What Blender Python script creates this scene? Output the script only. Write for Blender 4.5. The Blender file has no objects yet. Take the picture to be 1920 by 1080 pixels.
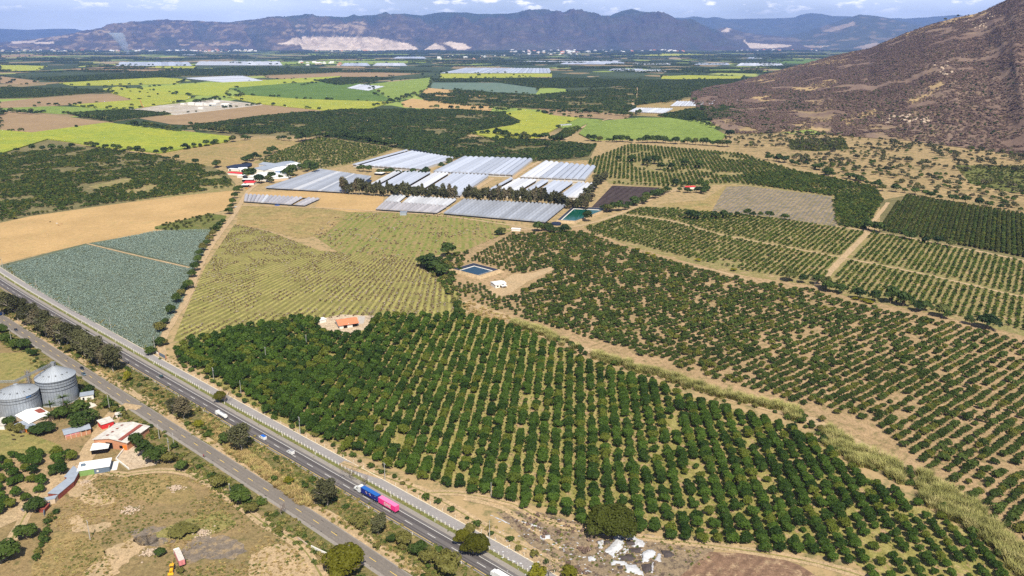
import bpy, math, random
import numpy as np
from mathutils import Vector, Matrix
R = math.radians
random.seed(7)
rng = np.random.default_rng(11)
scn = bpy.context.scene
ROOT = scn.collection
# ---------------------------------------------------------------- camera
F, H = 1493.0, 210.0
PIT = math.atan(463.0 / F)
SP, CP = math.sin(PIT), math.cos(PIT)
cam = bpy.data.objects.new('camera', bpy.data.cameras.new('camera'))
ROOT.objects.link(cam)
cam.location = (0, 0, H)
cam.rotation_euler = (R(90) - PIT, 0, 0)
cam.data.sensor_width = 36.0
cam.data.lens = 36.0 * F / 1920.0
cam.data.clip_start = 1.0
cam.data.clip_end = 200000.0
scn.camera = cam

def G(x, y, z=0.0):
    """point of the plain seen at photo position x, y"""
    u, v = x - 960.0, y - 540.0
    D = F * SP + v * CP
    h = H - z
    return (h * u / D, h * (F * CP - v * SP) / D)
def GA(pts):
    p = np.asarray(pts, float)
    u, v = p[:, 0] - 960, p[:, 1] - 540
    D = F * SP + v * CP
    return np.stack([H * u / D, H * (F * CP - v * SP) / D], 1)
def PX(P):
    """photo position of world points (N,3)"""
    P = np.asarray(P, float)
    x, y, z = P[:, 0], P[:, 1], P[:, 2] - H
    d = y * CP - z * SP
    up = y * SP + z * CP
    return np.stack([960 + F * x / d, 540 - F * up / d], 1)
# ---------------------------------------------------------------- noise
def _h(ix, iy, s):
    n = (ix.astype(np.int64) * 374761393 + iy.astype(np.int64) * 668265263 + s * 974711) & 0xffffffff
    n = ((n ^ (n >> 13)) * 1274126177) & 0xffffffff
    return ((n ^ (n >> 16)) & 0xffff) / 65535.0
def vnoise(x, y, s=0):
    x = np.asarray(x, float); y = np.asarray(y, float)
    ix, iy = np.floor(x), np.floor(y)
    fx, fy = x - ix, y - iy
    fx = fx * fx * (3 - 2 * fx); fy = fy * fy * (3 - 2 * fy)
    a = _h(ix, iy, s) * (1 - fx) + _h(ix + 1, iy, s) * fx
    b = _h(ix, iy + 1, s) * (1 - fx) + _h(ix + 1, iy + 1, s) * fx
    return a * (1 - fy) + b * fy
def fbm(x, y, s=0, o=5):
    t = 0; a = 0.5
    for i in range(o):
        t = t + a * vnoise(x, y, s + i); x = x * 2.03 + 5.1; y = y * 2.03 + 1.7; a *= 0.5
    return t
def ridged(x, y, s=0, o=5):
    t = 0; a = 0.5
    for i in range(o):
        t = t + a * (1 - np.abs(2 * vnoise(x, y, s + i) - 1)); x = x * 2.1 + 3.3; y = y * 2.1 + 8.1; a *= 0.5
    return t
def inpoly(P, poly):
    x, y = P[:, 0], P[:, 1]
    c = np.zeros(len(P), bool)
    q = np.asarray(poly, float)
    for i in range(len(q)):
        x1, y1 = q[i]; x2, y2 = q[(i + 1) % len(q)]
        if y1 == y2: continue
        m = ((y1 > y) != (y2 > y)) & (x < (x2 - x1) * (y - y1) / (y2 - y1) + x1)
        c ^= m
    return c
# ---------------------------------------------------------------- tags and objects
def tag(o, label=None, cat=None, group=None, kind=None):
    if label: o['label'] = label
    if cat: o['category'] = cat
    if group: o['group'] = group
    if kind: o['kind'] = kind
    return o
def empty(name, loc, rz=0.0, label=None, cat=None, group=None):
    o = bpy.data.objects.new(name, None)
    ROOT.objects.link(o)
    o.location = loc; o.rotation_euler = (0, 0, rz); o.empty_display_size = 1
    return tag(o, label, cat, group)
def mesh_obj(name, me, parent=None, link=True):
    o = bpy.data.objects.new(name, me)
    if link: ROOT.objects.link(o)
    if parent is not None: o.parent = parent
    return o
def np_mesh(name, V, Fc, mat=None, smooth=False):
    me = bpy.data.meshes.new(name)
    V = np.asarray(V, np.float32); Fc = np.asarray(Fc, np.int32)
    me.vertices.add(len(V)); me.vertices.foreach_set('co', V.ravel())
    n = Fc.shape[1]
    me.loops.add(Fc.size); me.loops.foreach_set('vertex_index', Fc.ravel())
    me.polygons.add(len(Fc))
    me.polygons.foreach_set('loop_start', np.arange(0, Fc.size, n, dtype=np.int32))
    me.polygons.foreach_set('loop_total', np.full(len(Fc), n, np.int32))
    if smooth: me.polygons.foreach_set('use_smooth', np.ones(len(Fc), bool))
    me.update(calc_edges=True)
    if mat: me.materials.append(mat)
    return me
class MB:
    def __init__(s): s.v = []; s.f = []
    def add(s, vs, fs):
        b = len(s.v); s.v += [tuple(v) for v in vs]; s.f += [tuple(i + b for i in f) for f in fs]; return s
    def box(s, x0, x1, y0, y1, z0, z1):
        return s.add([(x0, y0, z0), (x1, y0, z0), (x1, y1, z0), (x0, y1, z0), (x0, y0, z1), (x1, y0, z1), (x1, y1, z1), (x0, y1, z1)],
                     [(0, 3, 2, 1), (4, 5, 6, 7), (0, 1, 5, 4), (1, 2, 6, 5), (2, 3, 7, 6), (3, 0, 4, 7)])
    def prism(s, poly, z0, z1):
        n = len(poly); a = sum(poly[i][0] * poly[(i + 1) % n][1] - poly[(i + 1) % n][0] * poly[i][1] for i in range(n))
        if a < 0: poly = poly[::-1]
        z0 = z0 if isinstance(z0, (list, tuple)) else [z0] * n; z1 = z1 if isinstance(z1, (list, tuple)) else [z1] * n
        vs = [(p[0], p[1], z0[i]) for i, p in enumerate(poly)] + [(p[0], p[1], z1[i]) for i, p in enumerate(poly)]
        return s.add(vs, [tuple(range(n))[::-1], tuple(range(n, 2 * n))] + [(i, (i + 1) % n, n + (i + 1) % n, n + i) for i in range(n)])
    def prof_x(s, pr, x0, x1):   # profile in (y,z) extruded along x
        n = len(pr)
        return s.add([(x0, y, z) for y, z in pr] + [(x1, y, z) for y, z in pr],
                     [tuple(range(n))[::-1], tuple(range(n, 2 * n))] + [(i, (i + 1) % n, n + (i + 1) % n, n + i) for i in range(n)])
    def prof_y(s, pr, y0, y1):
        n = len(pr)
        return s.add([(x, y0, z) for x, z in pr] + [(x, y1, z) for x, z in pr],
                     [tuple(range(n)), tuple(range(n, 2 * n))[::-1]] + [(n + i, n + (i + 1) % n, (i + 1) % n, i) for i in range(n)])
    def tube(s, p0, p1, r0, r1=None, n=8, cap=True):
        r1 = r0 if r1 is None else r1
        p0, p1 = Vector(p0), Vector(p1); d = (p1 - p0).normalized()
        a = d.orthogonal().normalized(); b = d.cross(a)
        vs = []
        for p, r in ((p0, r0), (p1, r1)):
            for i in range(n):
                t = 2 * math.pi * i / n; vs.append(p + a * (r * math.cos(t)) + b * (r * math.sin(t)))
        fs = [(i, (i + 1) % n, n + (i + 1) % n, n + i) for i in range(n)]
        if cap: fs += [tuple(range(n))[::-1], tuple(range(n, 2 * n))]
        return s.add(vs, fs)
    def lathe(s, prof, n=32, c=(0, 0, 0)):
        vs = []
        for r, z in prof:
            for i in range(n):
                t = 2 * math.pi * i / n; vs.append((c[0] + r * math.cos(t), c[1] + r * math.sin(t), c[2] + z))
        fs = []
        for k in range(len(prof) - 1):
            for i in range(n):
                j = (i + 1) % n; fs.append((k * n + i, k * n + j, (k + 1) * n + j, (k + 1) * n + i))
        return s.add(vs, fs)
    def build(s, name, mat, parent=None, smooth=False, bevel=0.0):
        me = bpy.data.meshes.new(name); me.from_pydata(s.v, [], s.f)
        if smooth: me.polygons.foreach_set('use_smooth', np.ones(len(me.polygons), bool))
        me.materials.append(mat); me.update()
        o = mesh_obj(name, me, parent)
        if bevel:
            m = o.modifiers.new('bevel', 'BEVEL'); m.width = bevel; m.segments = 2; m.limit_method = 'ANGLE'
        return o
def copy_tree(o, parent=None, keep=True):
    c = o.copy(); ROOT.objects.link(c); c.parent = parent
    for ch in list(o.children): copy_tree(ch, c)
    return c
def ordinal(n):
    ones = ['', 'first', 'second', 'third', 'fourth', 'fifth', 'sixth', 'seventh', 'eighth', 'ninth', 'tenth', 'eleventh', 'twelfth', 'thirteenth',
            'fourteenth', 'fifteenth', 'sixteenth', 'seventeenth', 'eighteenth', 'nineteenth']
    if n < 20: return ones[n]
    t = ['', '', 'twent', 'thirt', 'fort', 'fift', 'sixt', 'sevent', 'eight', 'ninet'][n // 10 % 10]
    if n >= 100: return '%dth' % n
    return t + 'ieth' if n % 10 == 0 else t + 'y-' + ones[n % 10]
# ---------------------------------------------------------------- materials
class NT:
    def __init__(s, name):
        s.m = bpy.data.materials.new(name); s.m.use_nodes = True
        s.t = s.m.node_tree; s.b = s.t.nodes['Principled BSDF']; s.out = s.t.nodes['Material Output']
    def n(s, ty, ins=None, **kw):
        nd = s.t.nodes.new(ty)
        for k, v in kw.items(): setattr(nd, k, v)
        for k, v in (ins or {}).items():
            if hasattr(v, 'bl_idname') or isinstance(v, bpy.types.NodeSocket): s.t.links.new(v, nd.inputs[k])
            else: nd.inputs[k].default_value = v
        return nd
    def math(s, op, a, b=0.0, c=None):
        d = {0: a, 1: b}
        if c is not None: d[2] = c
        return s.n('ShaderNodeMath', d, operation=op).outputs[0]
    def pos(s): return s.n('ShaderNodeNewGeometry').outputs['Position']
    def noise(s, vec, size, detail=4, rough=0.6, dist=0.0):
        return s.n('ShaderNodeTexNoise', {'Vector': vec, 'Scale': 1.0 / size, 'Detail': detail, 'Roughness': rough, 'Distortion': dist}).outputs['Fac']
    def ramp(s, fac, stops, interp='LINEAR'):
        nd = s.n('ShaderNodeValToRGB', {0: fac}); cr = nd.color_ramp; cr.interpolation = interp
        while len(cr.elements) > 1: cr.elements.remove(cr.elements[-1])
        cr.elements[0].position = stops[0][0]; cr.elements[0].color = c4(stops[0][1])
        for p, c in stops[1:]:
            e = cr.elements.new(p); e.color = c4(c)
        return nd.outputs[0]
    def step(s, fac, lo, hi):
        return s.n('ShaderNodeMapRange', {0: fac, 1: lo, 2: hi, 3: 0.0, 4: 1.0}, clamp=True).outputs[0]
    def mix(s, fac, a, b, bt='MIX'):
        nd = s.n('ShaderNodeMix', data_type='RGBA', blend_type=bt)
        for i, v in ((0, fac), (6, a), (7, b)):
            if isinstance(v, bpy.types.NodeSocket): s.t.links.new(v, nd.inputs[i])
            else: nd.inputs[i].default_value = c4(v) if i else v
        return nd.outputs[2]
    def done(s, col, rough=0.9, spec=0.2, bump=None, bstr=0.5, bdist=1.0, metal=0.0):
        for k, v in (('Base Color', col), ('Roughness', rough), ('Specular IOR Level', spec), ('Metallic', metal)):
            if isinstance(v, bpy.types.NodeSocket): s.t.links.new(v, s.b.inputs[k])
            else: s.b.inputs[k].default_value = c4(v) if k == 'Base Color' else v
        if bump is not None:
            bn = s.n('ShaderNodeBump', {'Height': bump, 'Strength': bstr, 'Distance': bdist})
            s.t.links.new(bn.outputs[0], s.b.inputs['Normal'])
        return s.m
def c4(c): return (c[0], c[1], c[2], 1.0) if not hasattr(c, '__len__') or len(c) == 3 else tuple(c)
def plain(name, c, rough=0.7, spec=0.3, metal=0.0, size=0.8, amt=0.25):
    t = NT(name); p = t.n('ShaderNodeTexCoord').outputs['Object']
    f = t.noise(p, size, 6, 0.65)
    k = t.mix(t.step(f, 0.25, 0.75), [x * (1 - amt) for x in c], [min(1, x * (1 + amt)) for x in c])
    return t.done(k, rough, spec, metal=metal)
def groundmat(name, c1, c2, c3, big=40.0, mid=8.0, fine=1.2, thr=(0.52, 0.66), row=None, bump=0.35, speck=None, con=1.0):
    """soil, stubble, grass: three colours mixed at three sizes; row = (deg, spacing, colour, strength)"""
    t = NT(name); p = t.pos()
    f1 = t.noise(p, big, 5, 0.6); f2 = t.noise(p, mid, 6, 0.7, 0.3); f3 = t.noise(p, fine, 4, 0.75)
    k = t.mix(t.step(f1, 0.38, 0.62), c1, c2)
    k = t.mix(t.step(f2, thr[0], thr[1]), k, c3)
    if row:
        if len(row) > 4:      # rows fanning out from a point
            cx, cy, rr = row[4]; sp = t.n('ShaderNodeSeparateXYZ', {0: p})
            d = t.math('MULTIPLY', t.math('ARCTAN2', t.math('SUBTRACT', sp.outputs[0], cx), t.math('SUBTRACT', cy, sp.outputs[1])), rr)
        else:
            a = R(row[0]); nx, ny = math.cos(a), -math.sin(a)
            d = t.n('ShaderNodeVectorMath', {0: p, 1: (nx, ny, 0)}, operation='DOT_PRODUCT').outputs['Value']
        d = t.math('ADD', d, t.math('MULTIPLY', t.math('SUBTRACT', f2, 0.5), row[1] * 0.5))
        w = t.math('SINE', t.math('MULTIPLY', d, 2 * math.pi / row[1]))
        w = t.math('MULTIPLY', t.step(w, -0.25, 0.7), row[3])
        w = t.math('MULTIPLY', w, t.step(f3, 0.25, 0.5))
        w = t.math('MULTIPLY', w, t.math('MULTIPLY_ADD', t.step(t.noise(p, row[1] * 3.2, 4, 0.7), 0.36, 0.60), 0.75, 0.25))
        k = t.mix(w, k, row[2])
    if speck:
        f4 = t.noise(p, speck[0], 2, 0.9)
        k = t.mix(t.step(f4, speck[1], speck[1] + 0.06), k, speck[2])
    f0 = t.noise(p, fine * 3.1, 3, 0.8)
    v = t.math('ADD', t.math('MULTIPLY_ADD', f3, 1.5, -0.1), t.math('MULTIPLY', t.math('SUBTRACT', f0, 0.35), 1.1))
    v = t.math('MAXIMUM', v, 0.25)
    if con != 1: v = t.math('MULTIPLY_ADD', v, con, 0.95 * (1 - con))
    k = t.mix(1.0, k, t.n('ShaderNodeCombineColor', {0: v, 1: v, 2: v}).outputs[0], 'MULTIPLY')
    return t.done(k, 0.95, 0.1, f3, bump, fine)
def folmat(name, dark, light, alt, altp=0.15, leaf=1.2, rough=0.6, spec=0.15, patch=60.0, transl=0.0):
    """leaves: each plant its own tone (object/instance random), clumps lighter and darker"""
    t = NT(name); p = t.pos()
    rnd = t.n('ShaderNodeObjectInfo').outputs['Random']
    f = t.noise(p, leaf, 3, 0.8); g = t.noise(p, patch, 3, 0.6)
    a = t.math('ADD', t.math('MULTIPLY', rnd, 0.60), t.math('MULTIPLY', f, 0.65))
    a = t.math('ADD', a, t.math('MULTIPLY', t.math('SUBTRACT', g, 0.5), 0.7))
    k = t.mix(t.step(a, 0.2, 1.0), dark, light)
    r2 = t.math('FRACT', t.math('MULTIPLY', rnd, 7.31))
    k = t.mix(t.math('MULTIPLY', t.step(r2, 1 - altp - 0.02, 1 - altp + 0.02), 0.75), k, alt)
    return t.done(k, rough, spec)
# ---------------------------------------------------------------- plant prototypes
def leafcloud(seed, rx, rz, zc, nl, n, size, lump=0.42, flat=1.0, inner=0.25, up=0.35, squash=1.0, low=False):
    """leaf clusters on the skins of nl lobes spread through an ellipsoid (rx, rz) centred at height zc"""
    g = np.random.default_rng(seed)
    d = g.normal(size=(nl, 3)); d /= np.linalg.norm(d, axis=1)[:, None]
    if not low: d[:, 2] = np.abs(d[:, 2]) * 1.1 - 0.35
    rr = g.uniform(0.45, 0.75, nl)[:, None]
    C = d * rr * [rx, rx, rz]
    C[0] = 0
    Rr = g.uniform(0.75, 1.25, nl) * lump
    Rr[0] = 0.7
    w = Rr ** 2; idx = g.choice(nl, n, p=w / w.sum())
    s = g.normal(size=(n, 3)); s /= np.linalg.norm(s, axis=1)[:, None]
    s[:, 2] = np.where(s[:, 2] < -0.3, -s[:, 2], s[:, 2])
    k = 1 - inner * g.random(n) ** 2
    P = C[idx] + s * (Rr[idx] * k)[:, None] * [rx, rx, rz]
    P[:, 2] = P[:, 2] * squash + zc
    nrm = s + g.normal(size=(n, 3)) * 0.55; nrm[:, 2] += up
    nrm /= np.linalg.norm(nrm, axis=1)[:, None]
    a = np.cross(nrm, g.normal(size=(n, 3))); a /= np.linalg.norm(a, axis=1)[:, None]
    b = np.cross(nrm, a)
    sz = size * g.uniform(0.6, 1.35, n)[:, None]
    V = np.stack([P - a * sz - b * sz * .7, P + a * sz - b * sz * .5, P + a * sz * .7 + b * sz, P - a * sz * .9 + b * sz * .6], 1).reshape(-1, 3)
    return V, np.arange(4 * n).reshape(n, 4)
def trunk_mb(seed, h, r, nb=5, spread=2.5, top=0.75, gnarl=0.15):
    g = random.Random(seed); m = MB()
    p = Vector((0, 0, -0.3)); pts = [p]
    for i in range(3):
        p = Vector((g.uniform(-gnarl, gnarl) * h * .3, g.uniform(-gnarl, gnarl) * h * .3, h * top * .5 * (i + 1) / 3)); pts.append(p)
    for i in range(3): m.tube(pts[i], pts[i + 1], r * (1 - i * .2), r * (1 - (i + 1) * .2), 6)
    for j in range(nb):
        t = 2 * math.pi * (j + g.random() * .6) / nb; q = pts[3]
        e = q + Vector((math.cos(t) * spread * .5, math.sin(t) * spread * .5, h * top * .25))
        e2 = e + Vector((math.cos(t + .4) * spread * .5, math.sin(t + .4) * spread * .5, h * top * g.uniform(.15, .3)))
        m.tube(q, e, r * .5, r * .3, 5); m.tube(e, e2, r * .3, r * .08, 5)
        e3 = e + Vector((math.cos(t - .7) * spread * .35, math.sin(t - .7) * spread * .35, h * top * g.uniform(.15, .25)))
        m.tube(e, e3, r * .22, r * .06, 4)
    return m
def twig_mb(seed, h, r, n=16, spread=3.0):
    g = random.Random(seed); m = MB()
    m.tube((0, 0, -.3), (0.1 * h, 0, h * .4), r, r * .6, 6)
    for j in range(n):
        t = g.uniform(0, 6.28); z = h * g.uniform(.2, .5); q = Vector((0.1 * h * z / h * 2, 0, z))
        e = q + Vector((math.cos(t) * spread * g.uniform(.4, .7), math.sin(t) * spread * g.uniform(.4, .7), h * g.uniform(.15, .3)))
        m.tube(q, e, r * .4, r * .2, 4)
        for k in range(4):
            t2 = t + g.uniform(-1.2, 1.2)
            e2 = e + Vector((math.cos(t2) * spread * .4, math.sin(t2) * spread * .4, h * g.uniform(.05, .28)))
            m.tube(e, e2, r * .2, r * .08, 3, False)
            for l in range(3):
                t3 = t2 + g.uniform(-1, 1); e3 = e2 + Vector((math.cos(t3) * spread * .2, math.sin(t3) * spread * .2, h * g.uniform(0, .12)))
                m.tube(e2, e3, r * .1, r * .05, 3, False)
    return m
def blades(seed, n, rad, h, w, lean=0.5, droop=0.25, base=0.0, curl=1):
    """tapering blades: agave rosette, grass tuft, reed clump, palm"""
    g = np.random.default_rng(seed); V = []; Fc = []
    for i in range(n):
        t = g.uniform(0, 6.283); r0 = rad * math.sqrt(g.random()) * base
        L = h * g.uniform(.7, 1.1); ln = lean * g.uniform(.2, 1.2)
        d = np.array([math.cos(t), math.sin(t), 0]); s = np.array([-d[1], d[0], 0]) * w * g.uniform(.7, 1.2)
        t0 = g.uniform(0, 6.283); p = np.array([math.cos(t0), math.sin(t0), 0]) * r0
        pts = []
        for k in range(3):
            q = k / 2; pts.append(p + d * L * (ln * q + droop * q * q) + np.array([0, 0, L * (q * math.cos(ln * .9) - droop * .6 * q * q)]))
        b = len(V); V += [pts[0] - s, pts[0] + s, pts[1] + s * .8, pts[1] - s * .8, pts[2] + s * .12, pts[2] - s * .12]
        Fc += [(b, b + 1, b + 2, b + 3), (b + 3, b + 2, b + 4, b + 5)]
    return np.array(V), np.array(Fc)
protoN = [0]
class Kind:
    """a kind of plant: several crown/trunk shapes, each (crown mesh, trunk mesh or None, joined mesh for masses)"""
    def __init__(s, name, crownname, variants, cm, tm=None):
        s.name = name; s.cn = crownname; s.v = []
        for (V, Fc, tmb) in variants:
            protoN[0] += 1
            cme = np_mesh(name + '_' + crownname, V, Fc, cm)
            tme = None; both = cme
            if tmb is not None:
                tme = bpy.data.meshes.new(name + '_trunk'); tme.from_pydata(tmb.v, [], tmb.f); tme.materials.append(tm)
                both = bpy.data.meshes.new(name)
                nV = len(V)
                both.from_pydata(np.vstack([V, np.array([tuple(q) for q in tmb.v])]).tolist(), [], Fc.tolist() + [tuple(i + nV for i in f) for f in tmb.f])
                both.materials.append(cm); both.materials.append(tm)
                mi = np.zeros(len(both.polygons), np.int32); mi[len(Fc):] = 1
                both.polygons.foreach_set('material_index', mi)
            s.v.append((cme, tme, both))
        s.col = bpy.data.collections.new(name + '_shapes')
        for i, (a, b, c) in enumerate(s.v):
            s.col.objects.link(bpy.data.objects.new(name + '_shape', c))
    def one(s, loc, sc=1.0, label=None, cat='tree', group=None, name=None, rz=None, sz=None, crown_label=None):
        i = random.randrange(len(s.v)); cme, tme, _ = s.v[i]
        e = empty(name or s.name, loc, random.uniform(0, 6.28) if rz is None else rz, label, cat, group)
        e.scale = (sc, sc, sz or sc)
        if tme is None:
            bpy.data.objects.remove(e); e = mesh_obj(name or s.name, cme)
            e.location = loc; e.rotation_euler = (0, 0, random.uniform(0, 6.28)); e.scale = (sc, sc, sz or sc)
            return tag(e, label, cat, group)
        mesh_obj(s.cn, cme, e); mesh_obj('trunk', tme, e)
        return e
def scatter_group():
    g = bpy.data.node_groups.new('spread_plants', 'GeometryNodeTree')
    g.interface.new_socket('Geometry', in_out='INPUT', socket_type='NodeSocketGeometry')
    g.interface.new_socket('Shapes', in_out='INPUT', socket_type='NodeSocketCollection')
    g.interface.new_socket('Geometry', in_out='OUTPUT', socket_type='NodeSocketGeometry')
    N = g.nodes; L = g.links
    i = N.new('NodeGroupInput'); o = N.new('NodeGroupOutput')
    ci = N.new('GeometryNodeCollectionInfo'); ci.inputs['Separate Children'].default_value = True; ci.inputs['Reset Children'].default_value = True
    ip = N.new('GeometryNodeInstanceOnPoints'); ip.inputs['Pick Instance'].default_value = True
    def att(nm, ty):
        a = N.new('GeometryNodeInputNamedAttribute'); a.data_type = ty; a.inputs[0].default_value = nm; return a.outputs[0]
    L.new(i.outputs[0], ip.inputs['Points']); L.new(i.outputs[1], ci.inputs[0]); L.new(ci.outputs[0], ip.inputs['Instance'])
    L.new(att('pick', 'INT'), ip.inputs['Instance Index'])
    L.new(att('rot', 'FLOAT_VECTOR'), ip.inputs['Rotation']); L.new(att('siz', 'FLOAT_VECTOR'), ip.inputs['Scale'])
    L.new(ip.outputs[0], o.inputs[0])
    return g
SG = scatter_group()
def mass(name, kind, P, S, label, cat, SZ=None, tilt=0.0, extra=None):
    """a mass of plants nobody could count: one object whose points carry the shapes"""
    P = np.asarray(P, float)
    if P.shape[1] == 2: P = np.hstack([P, np.zeros((len(P), 1))])
    n = len(P); S = np.broadcast_to(S, n); SZ = S if SZ is None else SZ
    me = bpy.data.meshes.new(name); me.vertices.add(n); me.vertices.foreach_set('co', P.astype(np.float32).ravel())
    a = me.attributes.new('pick', 'INT', 'POINT'); a.data.foreach_set('value', rng.integers(0, len(kind.v), n).astype(np.int32))
    r = np.zeros((n, 3), np.float32); r[:, 2] = rng.uniform(0, 6.283, n)
    if tilt: r[:, 0] = rng.normal(0, tilt, n); r[:, 1] = rng.normal(0, tilt, n)
    a = me.attributes.new('rot', 'FLOAT_VECTOR', 'POINT'); a.data.foreach_set('vector', r.ravel())
    s = np.stack([S, S, SZ], 1).astype(np.float32)
    a = me.attributes.new('siz', 'FLOAT_VECTOR', 'POINT'); a.data.foreach_set('vector', s.ravel())
    o = mesh_obj(name, me)
    m = o.modifiers.new('plants', 'NODES'); m.node_group = SG
    m[[it.identifier for it in SG.interface.items_tree if it.name == 'Shapes'][0]] = kind.col
    return tag(o, label, cat, None, 'stuff')
def infr(P, mx=300, top=-50, bot=1290):
    P = np.asarray(P, float)
    if P.shape[1] == 2: P = np.hstack([P, np.full((len(P), 1), 2.0)])
    q = PX(P)
    return (q[:, 0] > -mx) & (q[:, 0] < 1920 + mx) & (q[:, 1] > top) & (q[:, 1] < bot)
def lattice(poly_px, deg, rs, ins, jit=0.3, miss=0.05, holes=(), gap=None, seed=0, ids=False, stag=0.0):
    """planting grid over a polygon; deg = row direction clockwise from +y, rs between rows, ins along a row"""
    poly = GA(poly_px); a = R(deg); d = np.array([math.sin(a), math.cos(a)]); nn = np.array([math.cos(a), -math.sin(a)])
    u = poly @ d; w = poly @ nn
    iu = np.arange(math.floor(u.min() / ins), math.ceil(u.max() / ins) + 1); iw = np.arange(math.floor(w.min() / rs), math.ceil(w.max() / rs) + 1)
    U, W = np.meshgrid(iu, iw)
    U = U.ravel().astype(float); W = W.ravel().astype(float)
    g = np.random.default_rng(seed + 5)
    uu = (U + stag * (W % 2)) * ins + g.normal(0, jit, len(U)); ww = W * rs + g.normal(0, jit * .5, len(U))
    P = uu[:, None] * d + ww[:, None] * nn
    m = inpoly(P, poly) & infr(P) & (g.random(len(P)) > miss)
    for hp in holes: m &= ~inpoly(P, GA(hp))
    if gap: m &= fbm(P[:, 0] / gap[0], P[:, 1] / gap[0], seed + 31, 3) < gap[1]
    return (P[m], U[m], W[m]) if ids else P[m]
def scatter_poly(poly_px, dens, seed=0, holes=(), gap=None):
    poly = GA(poly_px); g = np.random.default_rng(seed + 99)
    lo, hi = poly.min(0), poly.max(0); A = np.prod(hi - lo)
    P = g.uniform(lo, hi, (int(A * dens), 2))
    m = inpoly(P, poly) & infr(P)
    for hp in holes: m &= ~inpoly(P, GA(hp))
    if gap: m &= fbm(P[:, 0] / gap[0], P[:, 1] / gap[0], seed + 31, 3) < gap[1]
    return P[m]
def lod(P, keep_dist=1500.0):
    """thin a far planting: fewer, bigger plants with distance"""
    d = np.hypot(P[:, 0], P[:, 1]); k = np.minimum(1, (keep_dist / d) ** 1.0)
    m = rng.random(len(P)) < k
    return P[m], 1 / np.sqrt(k[m])

BARK = plain('bark', (0.16, 0.12, 0.09), 0.9, 0.1)
BARKW = plain('pale_bark', (0.32, 0.28, 0.23), 0.9, 0.1)
M_mango = folmat('mango_leaves', (0.012, 0.029, 0.004), (0.060, 0.104, 0.012), (0.105, 0.118, 0.014), 0.14, 1.3, patch=22.0)
M_citrus = folmat('citrus_leaves', (0.020, 0.034, 0.006), (0.068, 0.098, 0.018), (0.115, 0.115, 0.018), 0.18, 0.9, patch=25.0)
M_far = folmat('woodland_leaves', (0.013, 0.028, 0.009), (0.062, 0.094, 0.020), (0.095, 0.100, 0.028), 0.12, 4.0, patch=150)
M_lime = folmat('young_leaves', (0.024, 0.042, 0.007), (0.078, 0.115, 0.018), (0.12, 0.13, 0.02), 0.18, 0.8)
M_euc = folmat('eucalyptus_leaves', (0.026, 0.028, 0.012), (0.105, 0.105, 0.045), (0.13, 0.105, 0.06), 0.15, 1.6)
M_olive = folmat('olive_orchard_leaves', (0.026, 0.034, 0.008), (0.085, 0.098, 0.022), (0.09, 0.09, 0.02), 0.1, 1.0)
M_yel = folmat('yellow_green_leaves', (0.07, 0.075, 0.006), (0.24, 0.22, 0.015), (0.2, 0.2, 0.02), 0.1, 0.9)
M_ygr = folmat('olive_gold_leaves', (0.024, 0.029, 0.002), (0.125, 0.120, 0.008), (0.1, 0.1, 0.01), 0.1, 0.9)
M_bush = folmat('bush_leaves', (0.020, 0.040, 0.008), (0.072, 0.105, 0.018), (0.15, 0.13, 0.035), 0.25, 0.7)
M_scrub = folmat('dry_scrub_twigs', (0.110, 0.074, 0.058), (0.240, 0.162, 0.128), (0.16, 0.135, 0.07), 0.16, 3.0, patch=220)
M_dead = plain('bare_twigs', (0.22, 0.17, 0.14), 0.9, 0.1)
M_agave = folmat('agave_leaves', (0.17, 0.23, 0.19), (0.33, 0.42, 0.365), (0.30, 0.35, 0.27), 0.15, 0.8, spec=0.3)
M_reed = folmat('reed_leaves', (0.14, 0.145, 0.04), (0.37, 0.345, 0.115), (0.44, 0.38, 0.16), 0.25, 1.2)
M_grass = folmat('dry_grass_blades', (0.20, 0.14, 0.05), (0.50, 0.36, 0.15), (0.40, 0.36, 0.12), 0.2, 0.8)
M_weed = folmat('weed_leaves', (0.050, 0.072, 0.014), (0.165, 0.175, 0.040), (0.26, 0.20, 0.07), 0.35, 0.5)
def crowns(n, seed, rx, rz, zc, nl, nq, size, tr=None, **kw):
    out = []
    for i in range(n):
        V, Fc = leafcloud(seed + i, rx, rz, zc, nl, nq, size, **kw)
        V[:, 2] = np.maximum(V[:, 2], 0.15)
        out.append((V, Fc, trunk_mb(seed + i, *tr) if tr else None))
    return out
K_mango = Kind('mango_tree', 'crown', crowns(7, 100, 3.1, 2.8, 2.6, 14, 900, 0.31, (5, .22, 4, 3.0), lump=.40), M_mango, BARK)
K_mangof = Kind('mango_mass', 'crown', crowns(4, 120, 3.1, 2.6, 2.4, 9, 330, 0.46, None, lump=.45), M_mango)
K_cit = Kind('citrus_tree', 'crown', crowns(6, 140, 2.4, 1.8, 1.6, 11, 420, 0.27, (3, .14, 4, 2.0), lump=.46), M_citrus, BARK)
K_citf = Kind('citrus_mass', 'crown', crowns(4, 150, 2.3, 1.7, 1.55, 7, 130, 0.45, None, lump=.46), M_citrus)
K_lime = Kind('young_tree', 'crown', crowns(4, 160, 1.5, 1.35, 1.25, 6, 70, 0.42, None, lump=.5), M_lime)
K_olv = Kind('olive_row', 'crown', crowns(3, 165, 2.2, 1.9, 1.7, 6, 90, 0.5, None, lump=.5), M_olive)
K_far = Kind('far_tree', 'crown', crowns(4, 170, 3.6, 3.0, 2.8, 7, 80, 0.85, None, lump=.5), M_far)
K_hedge = Kind('hedgerow_tree', 'crown', crowns(5, 180, 5.0, 4.2, 4.6, 10, 420, 0.62, (8, .35, 5, 4.5), lump=.4), M_far, BARK)
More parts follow.
